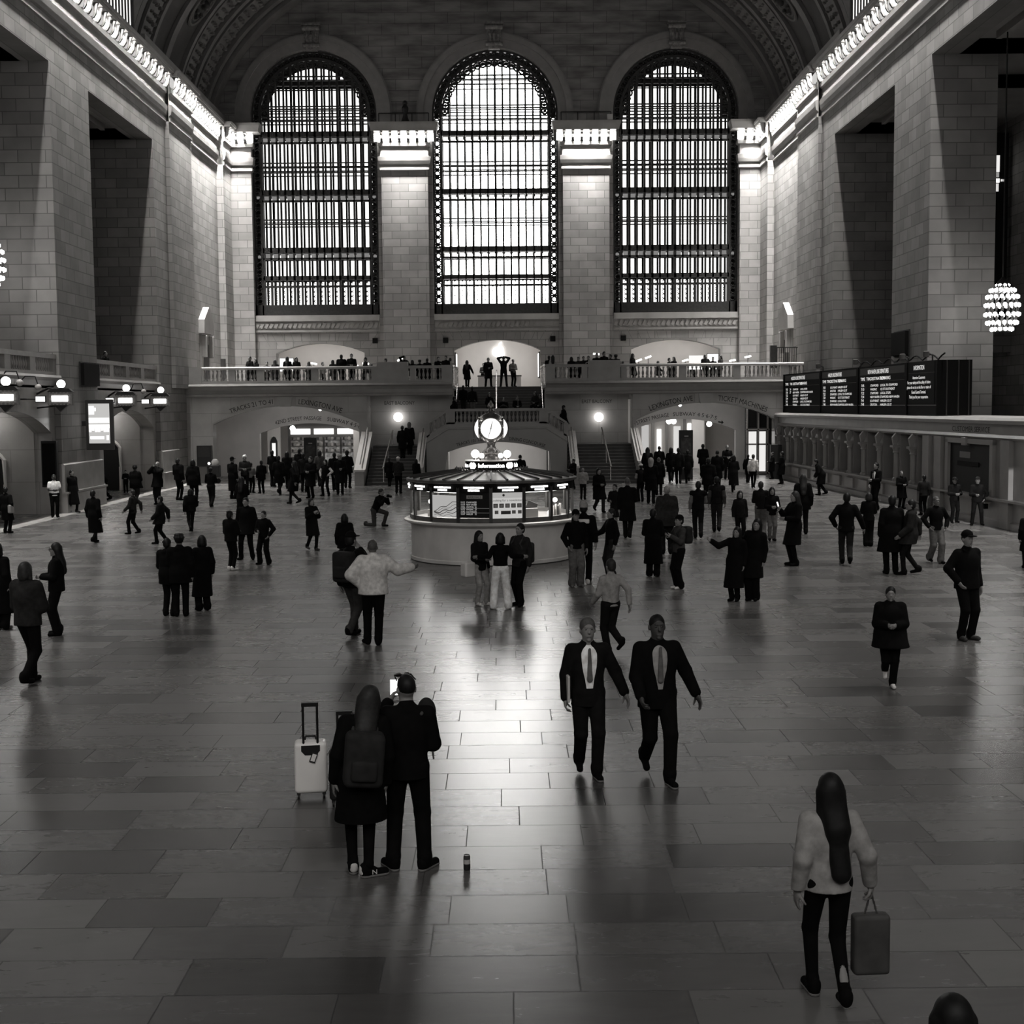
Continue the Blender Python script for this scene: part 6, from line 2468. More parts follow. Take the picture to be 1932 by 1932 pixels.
# ---- nearest figures
g = P(684, 1650, 1287, 190, 'toe', 'down', 'down', 'coat', 0, 'leggings', 0, 'long', 1, 'long-haired woman in dark coat and backpack leaning toward the man with the phone, from behind', tilt=-5, head=(0, 0, -8), fine=True, fem=True, shoe=0, curl=(.4, .7))
backpack(g, 'dark brown canvas backpack on the long-haired woman beside the white suitcase', noisy('canvas_brown', .016, .3, 12, rough=.9), big=1.15, z=1.13, mstrap=noisy('strap_brown', .03, .2, 12, rough=.9))
sh_ = [c for c in g.obj.children if c.name.startswith('shoe')]
for i, sg in enumerate((1, -1)):
    # pale heel patch, and the white letter on the outer side of the nearer shoe
    x, y, z, to = LEGS['toe'][i]
    a = R(to) * sg
    t = V(math.sin(a), -math.cos(a), 0)
    u = V(math.cos(a), math.sin(a), 0)
    c = V(x, y, 0) - t * .045
    me = mesh_from([solid([rc(c + V(0, 0, .055), c + V(0, 0, .085), .042, .042, .01)], .008)], 'heel_patch', [mat('heel_white', .55)])
    me.transform(Matrix.Scale(g.s, 4))
    o = bpy.data.objects.new('heel_patch', me)
    COL.objects.link(o)
    o.parent = sh_[i]
    v, f = text_pts('N', .062)
    q = 1 if i == 0 else -1
    m = MB()
    p0 = V(x, y, .032) + t * .045
    side = u * (1 if i == 0 else -1)
    for vx, vz in v:
        w = p0 + t * vx * (1 if i == 1 else -1) * 1.1 + side * .046 + V(0, 0, vz)
        m.add([w * g.s], [])
    for d in (0, .001):
        m.add([Vector(m.v[j]) + Vector(side * d) for j in range(len(v))], f)
    o = m.obj('letter', mat('letter_white', .7), recalc=False)
    o.parent = sh_[i]
g = P(772, 1640, 1267, 182, 'apart', ((.0, -.38, .02), (.8, 0, -1)), 'hold', 'jacket', 0, 'trousers', 0, 'crop', 0, 'man in black, seen from behind, holding up a phone beside the long-haired woman', head=(4, 18, 0), fine=True, shoe=0, toff=(0, 0), curl=(.9, .7))
phone(g, 0, 'bright phone held up between the couple with suitcases', face=(0, 1, .1))
f_ = Fr(g.H.M, g.H.t)
held([('frame', [rc((.085, .02, 1.70), (.075, -.09, 1.735), .006, .006, .004, 1, f_), rc((-.085, .02, 1.70), (-.075, -.09, 1.735), .006, .006, .004, 1, f_), rc((.075, -.09, 1.735), (-.075, -.09, 1.735), .007, .007, .004, 1, f_)], BLACK),
      ('lens', [el((.038, -.10, 1.735), (.03, .006, .022), .003, f_), el((-.038, -.10, 1.735), (.03, .006, .022), .003, f_)], mat('lens', .05, .1))],
     'sunglasses', "sunglasses pushed up on the hair of the black-jacketed man with the phone", 'glasses', g, BLACK, .005)
held([('bag', [el((-.17, -.06, 1.40), (.085, .10, .13), .02, g.T), el((-.16, -.14, 1.28), (.09, .08, .14), .04, g.T)], noisy('pack_black', .012, .3, 10, rough=.9)), ('strap', [rc((-.13, .1, 1.42), (-.17, -.1, 1.46), .016, .016, .01, 1, g.T), rc((-.2, -.1, 1.2), (-.23, .02, 1.0), .012, .01, .01, 1, g.T)], mat('strap_grey', .06, .9))],
     'shoulder_bag', 'small black pack worn on the right shoulder of the black-jacketed man with the phone', 'bag', g, BLACK, .009)


def suitcase(px, py, yaw, s, shell, label, tag_=True, h=.5):
    p = at_z(px, py, 0)
    t = thing('suitcase', label, 'suitcase', (p.x, p.y, 0), R(yaw))
    w, d = .175 * s, .11 * s

    def loc(o):
        o.parent = t
        return o
    me = mesh_from([solid([bx((0, 0, .06 + h / 2), (w - .045, d - .045, h / 2 - .045), .045, .01)], .01)], 'shell', [shell])
    o = bpy.data.objects.new('shell', me)
    COL.objects.link(o)
    loc(o)
    for q in (-1, 1):
        for e in (-1, 1):
            m = MB().tube([(q * (w - .04) - .012, e * (d - .035), .03), (q * (w - .04) + .012, e * (d - .035), .03)], .03, 12)
            m.box(q * (w - .04) - .02, q * (w - .04) + .02, e * (d - .035) - .015, e * (d - .035) + .015, .045, .09)
            loc(m.obj('wheel', mat('wheel_black', .015, .5)))
    m = MB()
    for q in (-1, 1):
        m.tube([(q * .075 * s, -d + .025, h - .06), (q * .075 * s, -d + .025, h + .47)], .013, 8)
    m.box(-.09 * s, .09 * s, -d + .005, -d + .05, h + .45, h + .49)
    loc(m.obj('telescopic_handle', mat('handle_black', .01, .4), bevel=0))
    m = MB().prism([(-.1 * s, h + .03), (-.1 * s, h - .03), (-.06 * s, h - .075), (.06 * s, h - .075), (.1 * s, h - .03), (.1 * s, h + .03)], -d - .004, -d + .03)
    loc(m.obj('handle_recess', mat('recess_black', .012, .5)))
    m = MB().tube([(-.06, 0, h + .07), (-.05, 0, h + .105), (.05, 0, h + .105), (.06, 0, h + .07)], .012, 8)
    loc(m.obj('grip', mat('recess_black', .012, .5), smooth=True))
    if tag_:
        q = MB().cbox((.03, -d - .014, h - .1), (.032, .004, .055), Matrix.Rotation(.35, 3, 'Y'))
        o = loc(q.obj('luggage_tag', mat('tag_black', .02)))
        q = MB().cbox((.03, -d - .0195, h - .1), (.022, .002, .04), Matrix.Rotation(.35, 3, 'Y'))
        q = q.obj('card', mat('tag_white', .8))
        q.parent = o
    return t


suitcase(588, 1503, 8, 1.0, noisy('suitcase_shell', .85, .03, 3, rough=.4, spec=.4), 'white hard-shell suitcase with raised black handle beside the long-haired woman', h=.56)
suitcase(652, 1517, 8, .95, noisy('suitcase_dark', .012, .2, 5, rough=.6), 'black suitcase mostly hidden behind the long-haired woman with the backpack', False, h=.53)
p = at_z(881, 1641, 0)
t = thing('drink_can', 'small drink can standing alone on the floor right of the phone couple', 'can', p)
MB().lathe([(.001, 0), (.027, 0), (.031, .008), (.031, .06)], p, 20).obj('base', mat('can_dark', .02, .4), t, smooth=True)
MB().lathe([(.0312, .06), (.0312, .1)], p, 20).obj('label', mat('can_label', .45, .4), t, smooth=True)
MB().lathe([(.031, .1), (.031, .125), (.026, .138), (.022, .134), (.001, .134)], p, 20).obj('lid', mat('can_top', .05, .3), t, smooth=True)

g = P(1110, 1462, 1160, 6, 'step', 'out', 'down', 'suit', 1, 'trousers', 1, 'short', 2, 'man in open dark suit and pale shirt walking toward us with papers under his arm', fine=True, lapel=1.15, inner=7, fem=False, curl=(.5, .9))
held([('sheet', [bx(g.wri[1] + V(.02, -.02, .12), (.008, .09, .14), .006, .005)], mat('paper_pale', .5))], 'folded_papers', 'pale folded papers under the arm of the walking man in the open suit', 'papers', g, BLACK, .009)
g = P(1240, 1468, 1147, 8, 'walk', 'out', 'fwd', 'suit', 0, 'trousers', 0, 'crop', 0, 'broad bearded man in black suit and tie striding toward the camera', fine=True, lapel=True, inner=5, fem=False, skin=2, bulk=1.12, curl=(.5, .8))
g = P(1561, 1888, 1450, 184, 'step', 'down', ((.16, -.02, -.5), (.3, 1, 0)), 'sweat', 5, 'leggings', 0, 'long', 0, 'woman in pale top with very long dark hair walking away at the lower edge', fine=True, fem=True, hlen=1.04, hoff=-.05, curl=(.4, .9))
tote(g, 1, 'dark carrier bag swinging from the hand of the pale-topped woman with very long hair', noisy('bag_dark', .05, .2, 8, rough=.7), drop=.4, w=.11, hh=.2)
q = at_z(1797, 1876, 1.66)
person((q.x, q.y, 0), 178, 1.66, 'stand', 'down', 'down', 'jacket', 0, 'trousers', 0, 'bob', 0, 'person whose dark head alone shows at the bottom edge of the photo', fine=True)
g = P(1152, 1236, 1052, -150, 'pass', 'fwd', 'back', 'shirt', 5, 'trousers', 1, 'short', 1, 'person in light shirt and dark trousers hurrying past behind the two suited men')
g = P(1678, 1297, 1108, -10, 'pass', 'hold', 'hold', 'parka', 0, 'trousers', 0, 'short', 0, 'bulky dark figure in a parka walking alone in front of the man with the bag', bulk=1.3, shoe=5)
g = P(1822, 1207, 968, 20, 'stand', 'down', 'hip', 'jacket', 0, 'trousers', 0, 'crop', 0, 'large man in black with cap and full shoulder bag near the bright strip of floor', bulk=1.2, hat='cap', shoe=3)
held([('bag', [el((.2, .16, 1.0), (.16, .17, .26), .04, g.T)], noisy('pack_black', .012)), ('strap', [rc((.2, .1, 1.2), (-.12, -.08, 1.46), .02, .02, .01, 1, g.T)], BLACK)], 'duffel_bag', 'big black bag hanging behind the large man with the cap', 'bag', g, BLACK, .014)

# ---- left foreground
g = P(110, 1198, 1022, -75, 'stand', 'hold', 'hold', 'jacket', 0, 'wide', 0, 'long', 0, 'woman with long straight hair and glasses in profile, all in black, facing the photo edge', fem=True, bulk=1.15)
held([('frame', [rc((.036, -.108, 1.64), (-.036, -.108, 1.64), .008, .008, .004, 1, g.H), rc((.075, -.09, 1.64), (.08, .0, 1.64), .006, .006, .004, 1, g.H), rc((-.075, -.09, 1.64), (-.08, .0, 1.64), .006, .006, .004, 1, g.H)], BLACK), ('lens', [el((.04, -.108, 1.632), (.03, .005, .022), .004, g.H), el((-.04, -.108, 1.632), (.03, .005, .022), .004, g.H)], mat('lens', .05, .1))],
     'eyeglasses', 'glasses on the long-haired woman in profile at the left', 'glasses', g, BLACK, .006)
P(57, 1290, 1056, 160, 'step', 'hold', 'hold', 'puffer', 2, 'trousers', 0, 'bob', 1, 'person in dull reddish jacket and black trousers in front of the long-haired woman in profile', skin=0)
P(2, 1188, 1022, 165, 'stand', 'down', 'down', 'long', 0, 'wide', 0, 'bob', 0, 'person in long dark clothes cut off by the left photo edge', shoe=4)
P(320, 1162, 1013, 165, 'stand', 'hold', 'pocket', 'parka', 0, 'trousers', 0, 'short', 0, 'dark-clad person with one hand out, left one of the tight pair of heads')
P(342, 1163, 1006, -170, 'stand', 'hold', 'down', 'parka', 0, 'trousers', 0, 'curly', 0, 'taller dark-clad person with full hair, right one of the tight pair of heads')
P(384, 1152, 1008, -150, 'stand', 'hold', 'down', 'long', 0, 'wide', 0, 'bob', 0, 'person in long black coat next to the tight pair of heads')
g = P(437, 1076, 962, 150, 'close', 'hold', 'hold', 'puffer', 0, 'slim', 0, 'bun', 0, 'woman in puffy black jacket and pale shoes with the tall man and the boy', shoe=5)
P(466, 1056, 937, -5, 'wide', 'down', 'down', 'parka', 0, 'trousers', 0, 'short', 0, 'tall man in dark parka facing the camera between a woman and a boy')
P(499, 1065, 960, -20, 'wide', 'hip', 'hold', 'hoodie', 0, 'wide', 0, 'short', 0, 'boy in dark hooded jacket standing beside the tall man in the parka', h=1.45)
P(589, 1038, 938, 40, 'step', 'phone', 'phone', 'coat', 0, 'slim', 0, 'bob', 0, 'person in black coat looking at a phone, alone between the family and the kneeling photographer', shoe=3)
g = P(706, 1217, 1015, 184, 'contra', 'akimbo', 'side', 'puffer', 6, 'trousers', 0, 'crop', 2, 'stout balding man in white jacket and black trousers with one arm held out', bulk=1.22, fem=False, skin=1)
g = P(666, 1200, 984, 150, 'step', 'down', 'chin', 'jacket', 0, 'jeans', 3, 'short', 0, 'man in dark cap and jacket, hand at his face, beside the white jacket', hat='cap', fem=False)
backpack(g, 'large black backpack on the man with the cap beside the white jacket', noisy('pack_black', .012), big=1.2)
P(652, 1080, 968, 180, 'stand', 'down', 'down', 'parka', 0, 'trousers', 0, 'bob', 0, 'dim dark figure just behind the man with the cap and black backpack')
# kneeling photographer
g = P(708, 993, 935, 62, 'kneel', 'photo', 'photo', 'jacket', 0, 'jeans', 3, 'short', 1, 'photographer kneeling on one knee, bent to his camera', h=1.72, lean=28, fem=False)
held([('body', [bx((.0, -.30, 1.56), (.05, .025, .035), .012, .005, g.H)], BLACK), ('lens', [rc((0, -.33, 1.56), (0, -.43, 1.56), .035, .04, .005, 1, g.H)], BLACK)], 'camera', 'black camera held by the kneeling photographer', 'camera', g, BLACK, .01)
# ---- by the wall with the track signs
g = P(14, 1006, 918, 165, 'stand', 'down', 'pocket', 'coat', 0, 'trousers', 0, 'short', 0, 'person in dark coat with a pale bag on the hip near the left photo edge')
held([('bag', [bx((-.23, .05, .93), (.03, .09, .12), .04, .02)], mat('bag_pale', .3)), ('strap', [rc((-.22, .05, 1.05), (-.14, .03, 1.46), .012, .012, .01)], mat('bag_pale', .3))], 'shoulder_bag', 'pale shoulder bag on the dark-coated person near the left photo edge', 'bag', g, BLACK, .014)
P(63, 963, 893, 170, 'step', 'hold', 'hold', 'parka', 0, 'trousers', 0, 'curly', 0, 'shadowy figure walking in front of the dark wall behind the man in the white shirt')
P(104, 976, 894, 25, 'stand', 'hold', 'hold', 'tee', 7, 'trousers', 0, 'crop', 0, 'man in bright white short-sleeved shirt with folded arms by the wall', fem=False, skin=2, bulk=1.15)
P(122, 962, 877, -40, 'stand', 'hold', 'down', 'jacket', 1, 'trousers', 0, 'long', 0, 'woman with long hair standing right behind the man in the white shirt')
P(138, 967, 885, 60, 'step', 'down', 'back', 'long', 0, 'slim', 0, 'short', 0, 'person in long black coat walking past the man in the white shirt', shoe=3)
P(163, 955, 895, 60, 'stand', 'hold', 'hold', 'jacket', 0, 'skirt', 1, 'bun', 0, 'small dark figure behind the striding woman in the black coat')
g = P(200, 944, 882, -80, 'step', 'reachd', 'reachd', 'jacket', 0, 'trousers', 0, 'crop', 3, 'grey-haired man bending forward over a small cart', h=1.7, lean=32, fem=False)
p = at_z(187, 949, 0)
t = thing('luggage_cart', 'small wheeled cart with pale parcels in front of the bending man', 'cart', p)
m = MB()
for q in (-.22, .22):
    m.tube([(p.x + q, p.y - .15, .12), (p.x + q, p.y - .15, .75)], .02, 6)
    m.tube([(p.x + q, p.y + .15, .12), (p.x + q, p.y + .15, .75)], .02, 6)
m.box(p.x - .28, p.x + .28, p.y - .2, p.y + .2, .2, .25)
m.box(p.x - .28, p.x + .28, p.y - .2, p.y + .2, .7, .74)
m.obj('frame', mat('cart_steel', .15, .4, .6), t)
for q in (-.22, .22):
    MB().tube([(p.x + q, p.y - .17, .09), (p.x + q, p.y - .12, .09)], .09, 10).obj('wheel', BLACK, t)
for q, w, h_ in ((-.17, .1, .12), (.04, .08, .2), (.2, .07, .14)):
    tag(MB().box(p.x + q - w, p.x + q + w, p.y - .14, p.y + .14, .745, .745 + h_).obj('parcel', noisy('parcel_pale', .5, .1, 5), bevel=.02), {-.17: 'low pale parcel on the small cart', .04: 'tallest pale parcel on the small cart', .2: 'pale parcel on the small cart next to the bending man'}[q], 'parcel')
P(179, 1024, 923, 160, 'step', 'down', 'down', 'long', 0, 'slim', 0, 'short', 0, 'woman in knee-length black coat walking away near the bright floor by the wall')
P(238, 930, 898, 10, 'stand', 'hold', 'hold', 'jacket', 1, 'trousers', 0, 'short', 0, 'small child in dark jacket by the recess with the arched gate', h=1.15, child=True)
P(257, 951, 877, 170, 'step', 'hold', 'hold', 'parka', 0, 'slim', 2, 'curly', 0, 'bulky dark figure with bushy hair in front of the farther arched gate', bulk=1.25)
P(252, 1008, 922, -100, 'step', 'fwd', 'back', 'jacket', 2, 'trousers', 0, 'short', 1, 'faint grey walker crossing between the wall and the pair of heads')
P(299, 952, 870, -20, 'close', 'photo', 'photo', 'parka', 0, 'wide', 1, 'crop', 3, 'person raising both hands to the face to take a picture, near the corner pier')
P(338, 944, 864, 150, 'stand', 'hold', 'down', 'puffer', 0, 'slim', 0, 'short', 1, 'person in padded dark jacket with slim legs near the corner pier')
P(366, 949, 866, 175, 'stand', 'down', 'down', 'parka', 0, 'trousers', 0, 'bob', 0, 'broad dark figure in front of the corner pier base', bulk=1.25)
P(361, 1004, 919, -160, 'walkb', 'down', 'hold', 'puffer', 0, 'slim', 1, 'bob', 0, 'walker in short dark jacket and slim trousers stepping away, in front of the broad figure')
P(304, 1026, 935, -90, 'step', 'fwd', 'back', 'parka', 1, 'trousers', 0, 'short', 0, 'faint dark walker whose shoe points toward the wall, above the tight pair of heads')
P(399, 957, 880, 175, 'step', 'hold', 'hold', 'crop', 0, 'trousers', 1, 'short', 0, 'dark figure below the notice board, walking away')
g = P(440, 941, 857, 150, 'stand', 'hold', 'down', 'long', 0, 'trousers', 0, 'crop', 0, 'tall person in long dark coat carrying a small bag, below the TRACKS arch', hat='cap', hatsh=0)
tote(g, 1, 'small dark handbag of the tall person in the long coat', noisy('pack_black', .012), drop=.25, w=.08, hh=.1)
P(463, 932, 857, 10, 'stand', 'hold', 'hold', 'jacket', 2, 'trousers', 0, 'short', 0, 'person with white knit hat below the TRACKS arch', hat='beanie', hatsh=7)
P(475, 930, 872, 160, 'stand', 'hold', 'hold', 'sweat', 4, 'trousers', 0, 'short', 0, 'person in pale sweater with dark hair next to the white knit hat')
P(494, 931, 868, -150, 'stand', 'down', 'hold', 'parka', 0, 'trousers', 0, 'short', 0, 'dark figure beside the pale sweater, at the edge of the passage mouth')
P(458, 988, 898, 170, 'close', 'hold', 'hold', 'long', 0, 'wide', 0, 'long', 0, 'person with long hair in long dark coat right behind the tall man in the parka')
# crowd in front of the 42nd Street passage
for r in ((527, 933, 838, 170, 'walk', 'down', 'down', 'coat', 0, 'trousers', 0, 'short', 0, 'tall dark walker at the edge of the passage mouth under 42ND'),
          (543, 922, 831, 175, 'step', 'hold', 'down', 'parka', 0, 'trousers', 0, 'bob', 0, 'dark figure in parka entering the passage under STREET'),
          (556, 951, 866, -120, 'walkb', 'back', 'fwd', 'coat', 0, 'slim', 1, 'long', 0, 'striding person in dark coat with one pale shoe in front of the passage', ),
          (574, 928, 852, 165, 'stand', 'hold', 'hold', 'jacket', 1, 'trousers', 0, 'short', 0, 'stooped dark figure in front of the information pylon'),
          (587, 940, 858, -20, 'stand', 'hold', 'hold', 'coat', 0, 'trousers', 0, 'short', 1, 'person with pale face standing right of the information pylon'),
          (632, 926, 833, 180, 'step', 'down', 'hold', 'parka', 0, 'trousers', 0, 'short', 0, 'tall dark figure under the bright shop lights of the passage'),
          (642, 933, 838, 10, 'stand', 'hold', 'down', 'coat', 0, 'trousers', 0, 'curly', 3, 'person with light frizzy hair in front of the bright shop lights'),
          (656, 921, 838, 170, 'stand', 'hold', 'hold', 'parka', 0, 'trousers', 0, 'short', 0, 'dark figure with knit hat at the foot of the sloping parapet', ),
          (604, 918, 842, 175, 'step', 'down', 'down', 'jacket', 3, 'trousers', 1, 'bob', 1, 'person in pale jacket inside the passage mouth behind the one in the white vest'),
          (566, 912, 846, 172, 'close', 'down', 'down', 'parka', 0, 'trousers', 0, 'short', 0, 'low dark figure half hidden behind the information pylon'),
          (515, 918, 846, 165, 'close', 'hold', 'hold', 'jacket', 0, 'trousers', 0, 'short', 0, 'dark figure by the small arched door at the passage mouth')):
    P(*r, **({'hat': 'beanie', 'hatsh': 2} if 'knit hat' in r[-1] else {}))
P(615, 936, 866, -25, 'wide', 'akimbo', 'hip', 'vest', 0, 'trousers', 0, 'bob', 0, 'person with white sleeves and hands on hips, legs apart, in front of the passage', slvsh=6)
# by the stairs
P(752, 931, 860, 175, 'stand', 'hold', 'hold', 'jacket', 2, 'trousers', 0, 'crop', 3, 'person with white cap at the foot of the stairs by the TRACKS passage', hat='cap', hatsh=6)
P(786, 921, 868, 160, 'stand', 'hold', 'down', 'parka', 0, 'trousers', 0, 'bob', 0, 'dark figure between the stair parapet and the information booth')
P(735, 918, 862, 170, 'step', 'down', 'down', 'coat', 0, 'trousers', 0, 'short', 0, 'dark walker about to climb the stairs by the TRACKS passage')
for px, hy, y, lab in ((759, 803, 75.0, 'dark figure going up the stairs by the TRACKS passage, lower of two'), (772, 797, 75.4, 'figure with pale hood going up the stairs by the TRACKS passage, upper of two')):
    q = at_y(px, hy, y)
    z0 = 2.0 * math.floor((y - 72.2) / .36 + 1) / 12
    person((q.x, y, z0), 175, max(1.5, q.z - z0), 'close', 'down', 'down', 'coat', 0, 'trousers', 0, 'short', 0, lab, D=75, hat='hood' if 'hood' in lab else None, hatsh=4)
# ---- around the booth
g = P(906, 1142, 999, 38, 'contra', 'down', 'hold', 'jacket', 1, 'jeans', 5, 'long', 0, 'woman with long wavy hair and pale jeans, left one of the three before the booth', fem=True, shoe=5)
held([('bag', [bx((-.3, .06, .86), (.10, .07, .13), .045, .02)], mat('tote_white', .62)), ('handle', [rc((-.3, .02, 1.0), (-.2, .0, 1.42), .012, .012, .01), rc((-.3, .1, 1.0), (-.2, .04, 1.42), .012, .012, .01)], mat('tote_white', .62))], 'tote_bag', 'white tote bag on the shoulder of the woman in pale jeans', 'bag', g, BLACK, .012)
P(945, 1149, 1003, 182, 'wide', 'around', 'around', 'crop', 0, 'wide', 7, 'bob', 0, 'woman in black top and white trousers, middle one of the three before the booth', fem=True, shoe=6)
g = P(982, 1142, 985, -42, 'contra', 'down', 'hold', 'jacket', 2, 'trousers', 0, 'short', 0, 'man with backpack in grey jacket, right one of the three before the booth', fem=False)
backpack(g, 'dark reddish backpack on the man before the booth', noisy('pack_red', .03, .3, 9, rough=.8), z=1.12)
P(1087, 1107, 958, 12, 'stand', 'down', 'pocket', 'sweat', 0, 'wide', 4, 'short', 0, 'young man in black sweater, cap and baggy grey jeans beside the booth', hat='cap', shoe=4, fem=False)
g = P(1102, 1102, 935, 170, 'stand', 'hold', 'down', 'hoodie', 0, 'trousers', 0, 'short', 0, 'person with pale knit hat and white band across a black jacket beside the booth', hat='beanie', hatsh=5, shoe=5)
me = mesh_from([solid([bx((0, .15, 1.36), (.12, .02, .03), .015, .01, g.T)], .012)], 'stripe', [mat('band_white', .7)])
me.transform(Matrix.Scale(g.s, 4))
o = bpy.data.objects.new('stripe', me)
COL.objects.link(o)
o.parent = g.obj
P(1100, 942, 893, 170, 'stand', 'hold', 'hold', 'puffer', 5, 'trousers', 1, 'crop', 3, 'child in pale jacket at the foot of the ramp wall behind the booth', h=1.4)
P(1153, 1090, 958, -70, 'stand', 'down', 'reachd', 'jacket', 0, 'wide', 2, 'short', 0, 'man in dark jacket reaching out an arm toward the one in the black sweater', fem=False)
P(982, 925, 857, 165, 'stand', 'hold', 'hold', 'parka', 0, 'trousers', 0, 'crop', 0, 'dark figure seen through the ramp arch behind the booth')
P(1082, 922, 866, -60, 'stand', 'hold', 'rail', 'parka', 1, 'trousers', 0, 'short', 1, 'person leaning by the stair parapet right behind the booth')
# ---- right of the booth
P(1130, 966, 880, 20, 'walk', 'hold', 'hold', 'coat', 0, 'trousers', 2, 'bob', 0, 'large dark figure with pale bags walking behind the booth', bulk=1.2)
P(1160, 1000, 912, -30, 'stand', 'down', 'hold', 'jacket', 1, 'skirt', 1, 'short', 0, 'person with pale pouch on the back between the booth and the stairs', )
P(1184, 1016, 898, 170, 'step', 'down', 'hold', 'coat', 0, 'trousers', 0, 'crop', 2, 'tall person in dark coat and dark trousers standing behind the outstretched arm')
P(1209, 946, 873, -160, 'stand', 'hold', 'hold', 'vest', 1, 'trousers', 0, 'short', 0, 'person with white cap and pale sleeves near the right-hand stairs', hat='cap', hatsh=6, slvsh=5)
P(1228, 950, 860, 170, 'stand', 'down', 'hold', 'coat', 0, 'trousers', 0, 'short', 0, 'tall dark figure with a pale hood behind the white cap near the stairs', hat='hood', hatsh=5)
P(1243, 934, 862, 175, 'stand', 'down', 'down', 'coat', 0, 'trousers', 0, 'crop', 2, 'dark-coated person close beside the pale hood')
P(1258, 1045, 912, 178, 'stand', 'hold', 'hold', 'parka', 2, 'trousers', 1, 'crop', 3, 'heavy grey-haired man in big dark jacket seen from behind', bulk=1.4, fem=False)
P(1232, 1088, 958, 165, 'stand', 'hold', 'hold', 'long', 0, 'wide', 0, 'short', 0, 'dark figure in long coat and wide trousers standing left of the woman with the phone', shoe=3)
g = P(1281, 1111, 968, -65, 'close', 'phone', 'phone', 'sweat', 3, 'wide', 0, 'short', 0, 'woman in grey sweater and cap looking at a phone, small black backpack on', hat='cap', fem=True, shoe=6)
phone(g, 0, 'phone held by the woman in the grey sweater', False)
backpack(g, 'small black backpack of the woman in the grey sweater', noisy('pack_black', .012), big=.9, z=1.28)
P(1317, 1016, 906, 176, 'step', 'down', 'hold', 'vest', 0, 'trousers', 1, 'short', 0, 'man in dark vest with pale sleeves walking away toward the passage', slvsh=4, fem=False)
P(1352, 1004, 897, 172, 'step', 'down', 'down', 'vest', 1, 'trousers', 2, 'short', 0, 'person in dark vest and grey trousers walking beside the man in the vest', slvsh=3)
P(1396, 1022, 924, 5, 'step', 'down', 'down', 'jacket', 1, 'trousers', 0, 'long', 0, 'woman with long dark hair and zipped jacket walking toward the camera', fem=True)
P(1435, 1012, 907, 165, 'stand', 'hold', 'hold', 'sweat', 1, 'wide', 4, 'short', 1, 'man in dark sweater and pale trousers turned away, beside the girl facing us')
P(1456, 1020, 918, 0, 'close', 'hold', 'hold', 'jacket', 0, 'jeans', 4, 'long', 0, 'girl with long hair and dark cropped jacket facing the camera in jeans', fem=True)
P(1386, 1134, 992, -30, 'close', 'down', ((.34, -.34, .0), (.1, .3, -1)), 'long', 0, 'trousers', 0, 'long', 0, 'person in black coat stretching an arm out with a phone for a selfie', fem=True, tilt=4)
P(1420, 1133, 976, -25, 'close', 'down', 'around', 'coat', 0, 'wide', 0, 'long', 0, 'person in black leaning in to the selfie beside the outstretched arm', tilt=7, fem=True)
# hallway crowd by the ticket machines
for r in ((1222, 912, 838, 170, 'step', 'down', 'down', 'parka', 0, 'trousers', 0, 'long', 0, 'dark long-haired walker at the left jamb of the ticket-machine passage'),
          (1244, 905, 838, 165, 'walk', 'down', 'hold', 'coat', 0, 'trousers', 0, 'crop', 0, 'dark walker under the word STREET in the ticket-machine passage'),
          (1266, 910, 820, 172, 'walk', 'down', 'down', 'coat', 0, 'trousers', 0, 'bob', 0, 'tall dark walker in front of the twin round lamps'),
          (1280, 914, 842, 175, 'step', 'down', 'down', 'jacket', 1, 'trousers', 0, 'short', 0, 'dark walker right before the tall black pylon'),
          (1297, 912, 848, 178, 'pass', 'down', 'down', 'parka', 1, 'trousers', 1, 'short', 0, 'faint walker in front of the tall black pylon'),
          (1326, 901, 824, 170, 'step', 'hold', 'down', 'parka', 0, 'trousers', 0, 'short', 0, 'dark hooded-shouldered walker just past the tall black pylon'),
          (1353, 924, 827, 175, 'stand', 'hold', 'down', 'coat', 0, 'trousers', 0, 'crop', 0, 'tall dark figure with pale carrier in the ticket-machine passage'),
          (1372, 905, 832, 5, 'stand', 'hold', 'hold', 'jacket', 0, 'trousers', 0, 'crop', 2, 'man in dark jacket and white shirt front facing us inside the passage'),
          (1384, 929, 858, 165, 'pass', 'hold', 'hold', 'long', 1, 'slim', 0, 'bob', 0, 'person in swinging dark coat hurrying right of the passage'),
          (1421, 921, 856, 160, 'step', 'down', 'down', 'sweat', 6, 'slim', 0, 'short', 1, 'person in white top and black trousers below the glazed doors'),
          (1411, 912, 856, 160, 'step', 'down', 'down', 'jacket', 0, 'trousers', 0, 'short', 0, 'dark figure just behind the white top below the glazed doors'),
          (1457, 904, 852, -90, 'stand', 'hold', 'down', 'coat', 0, 'trousers', 0, 'crop', 1, 'dark figure standing beside the first ticket window'),
          (1475, 913, 851, -120, 'stand', 'hold', 'hold', 'coat', 0, 'trousers', 0, 'short', 0, 'tall dark figure in front of the first ticket windows'),
          (1336, 950, 862, 178, 'close', 'hold', 'down', 'parka', 0, 'trousers', 0, 'short', 0, 'dark figure holding a pale bag between the passage and the vest wearers')):
    P(*r)
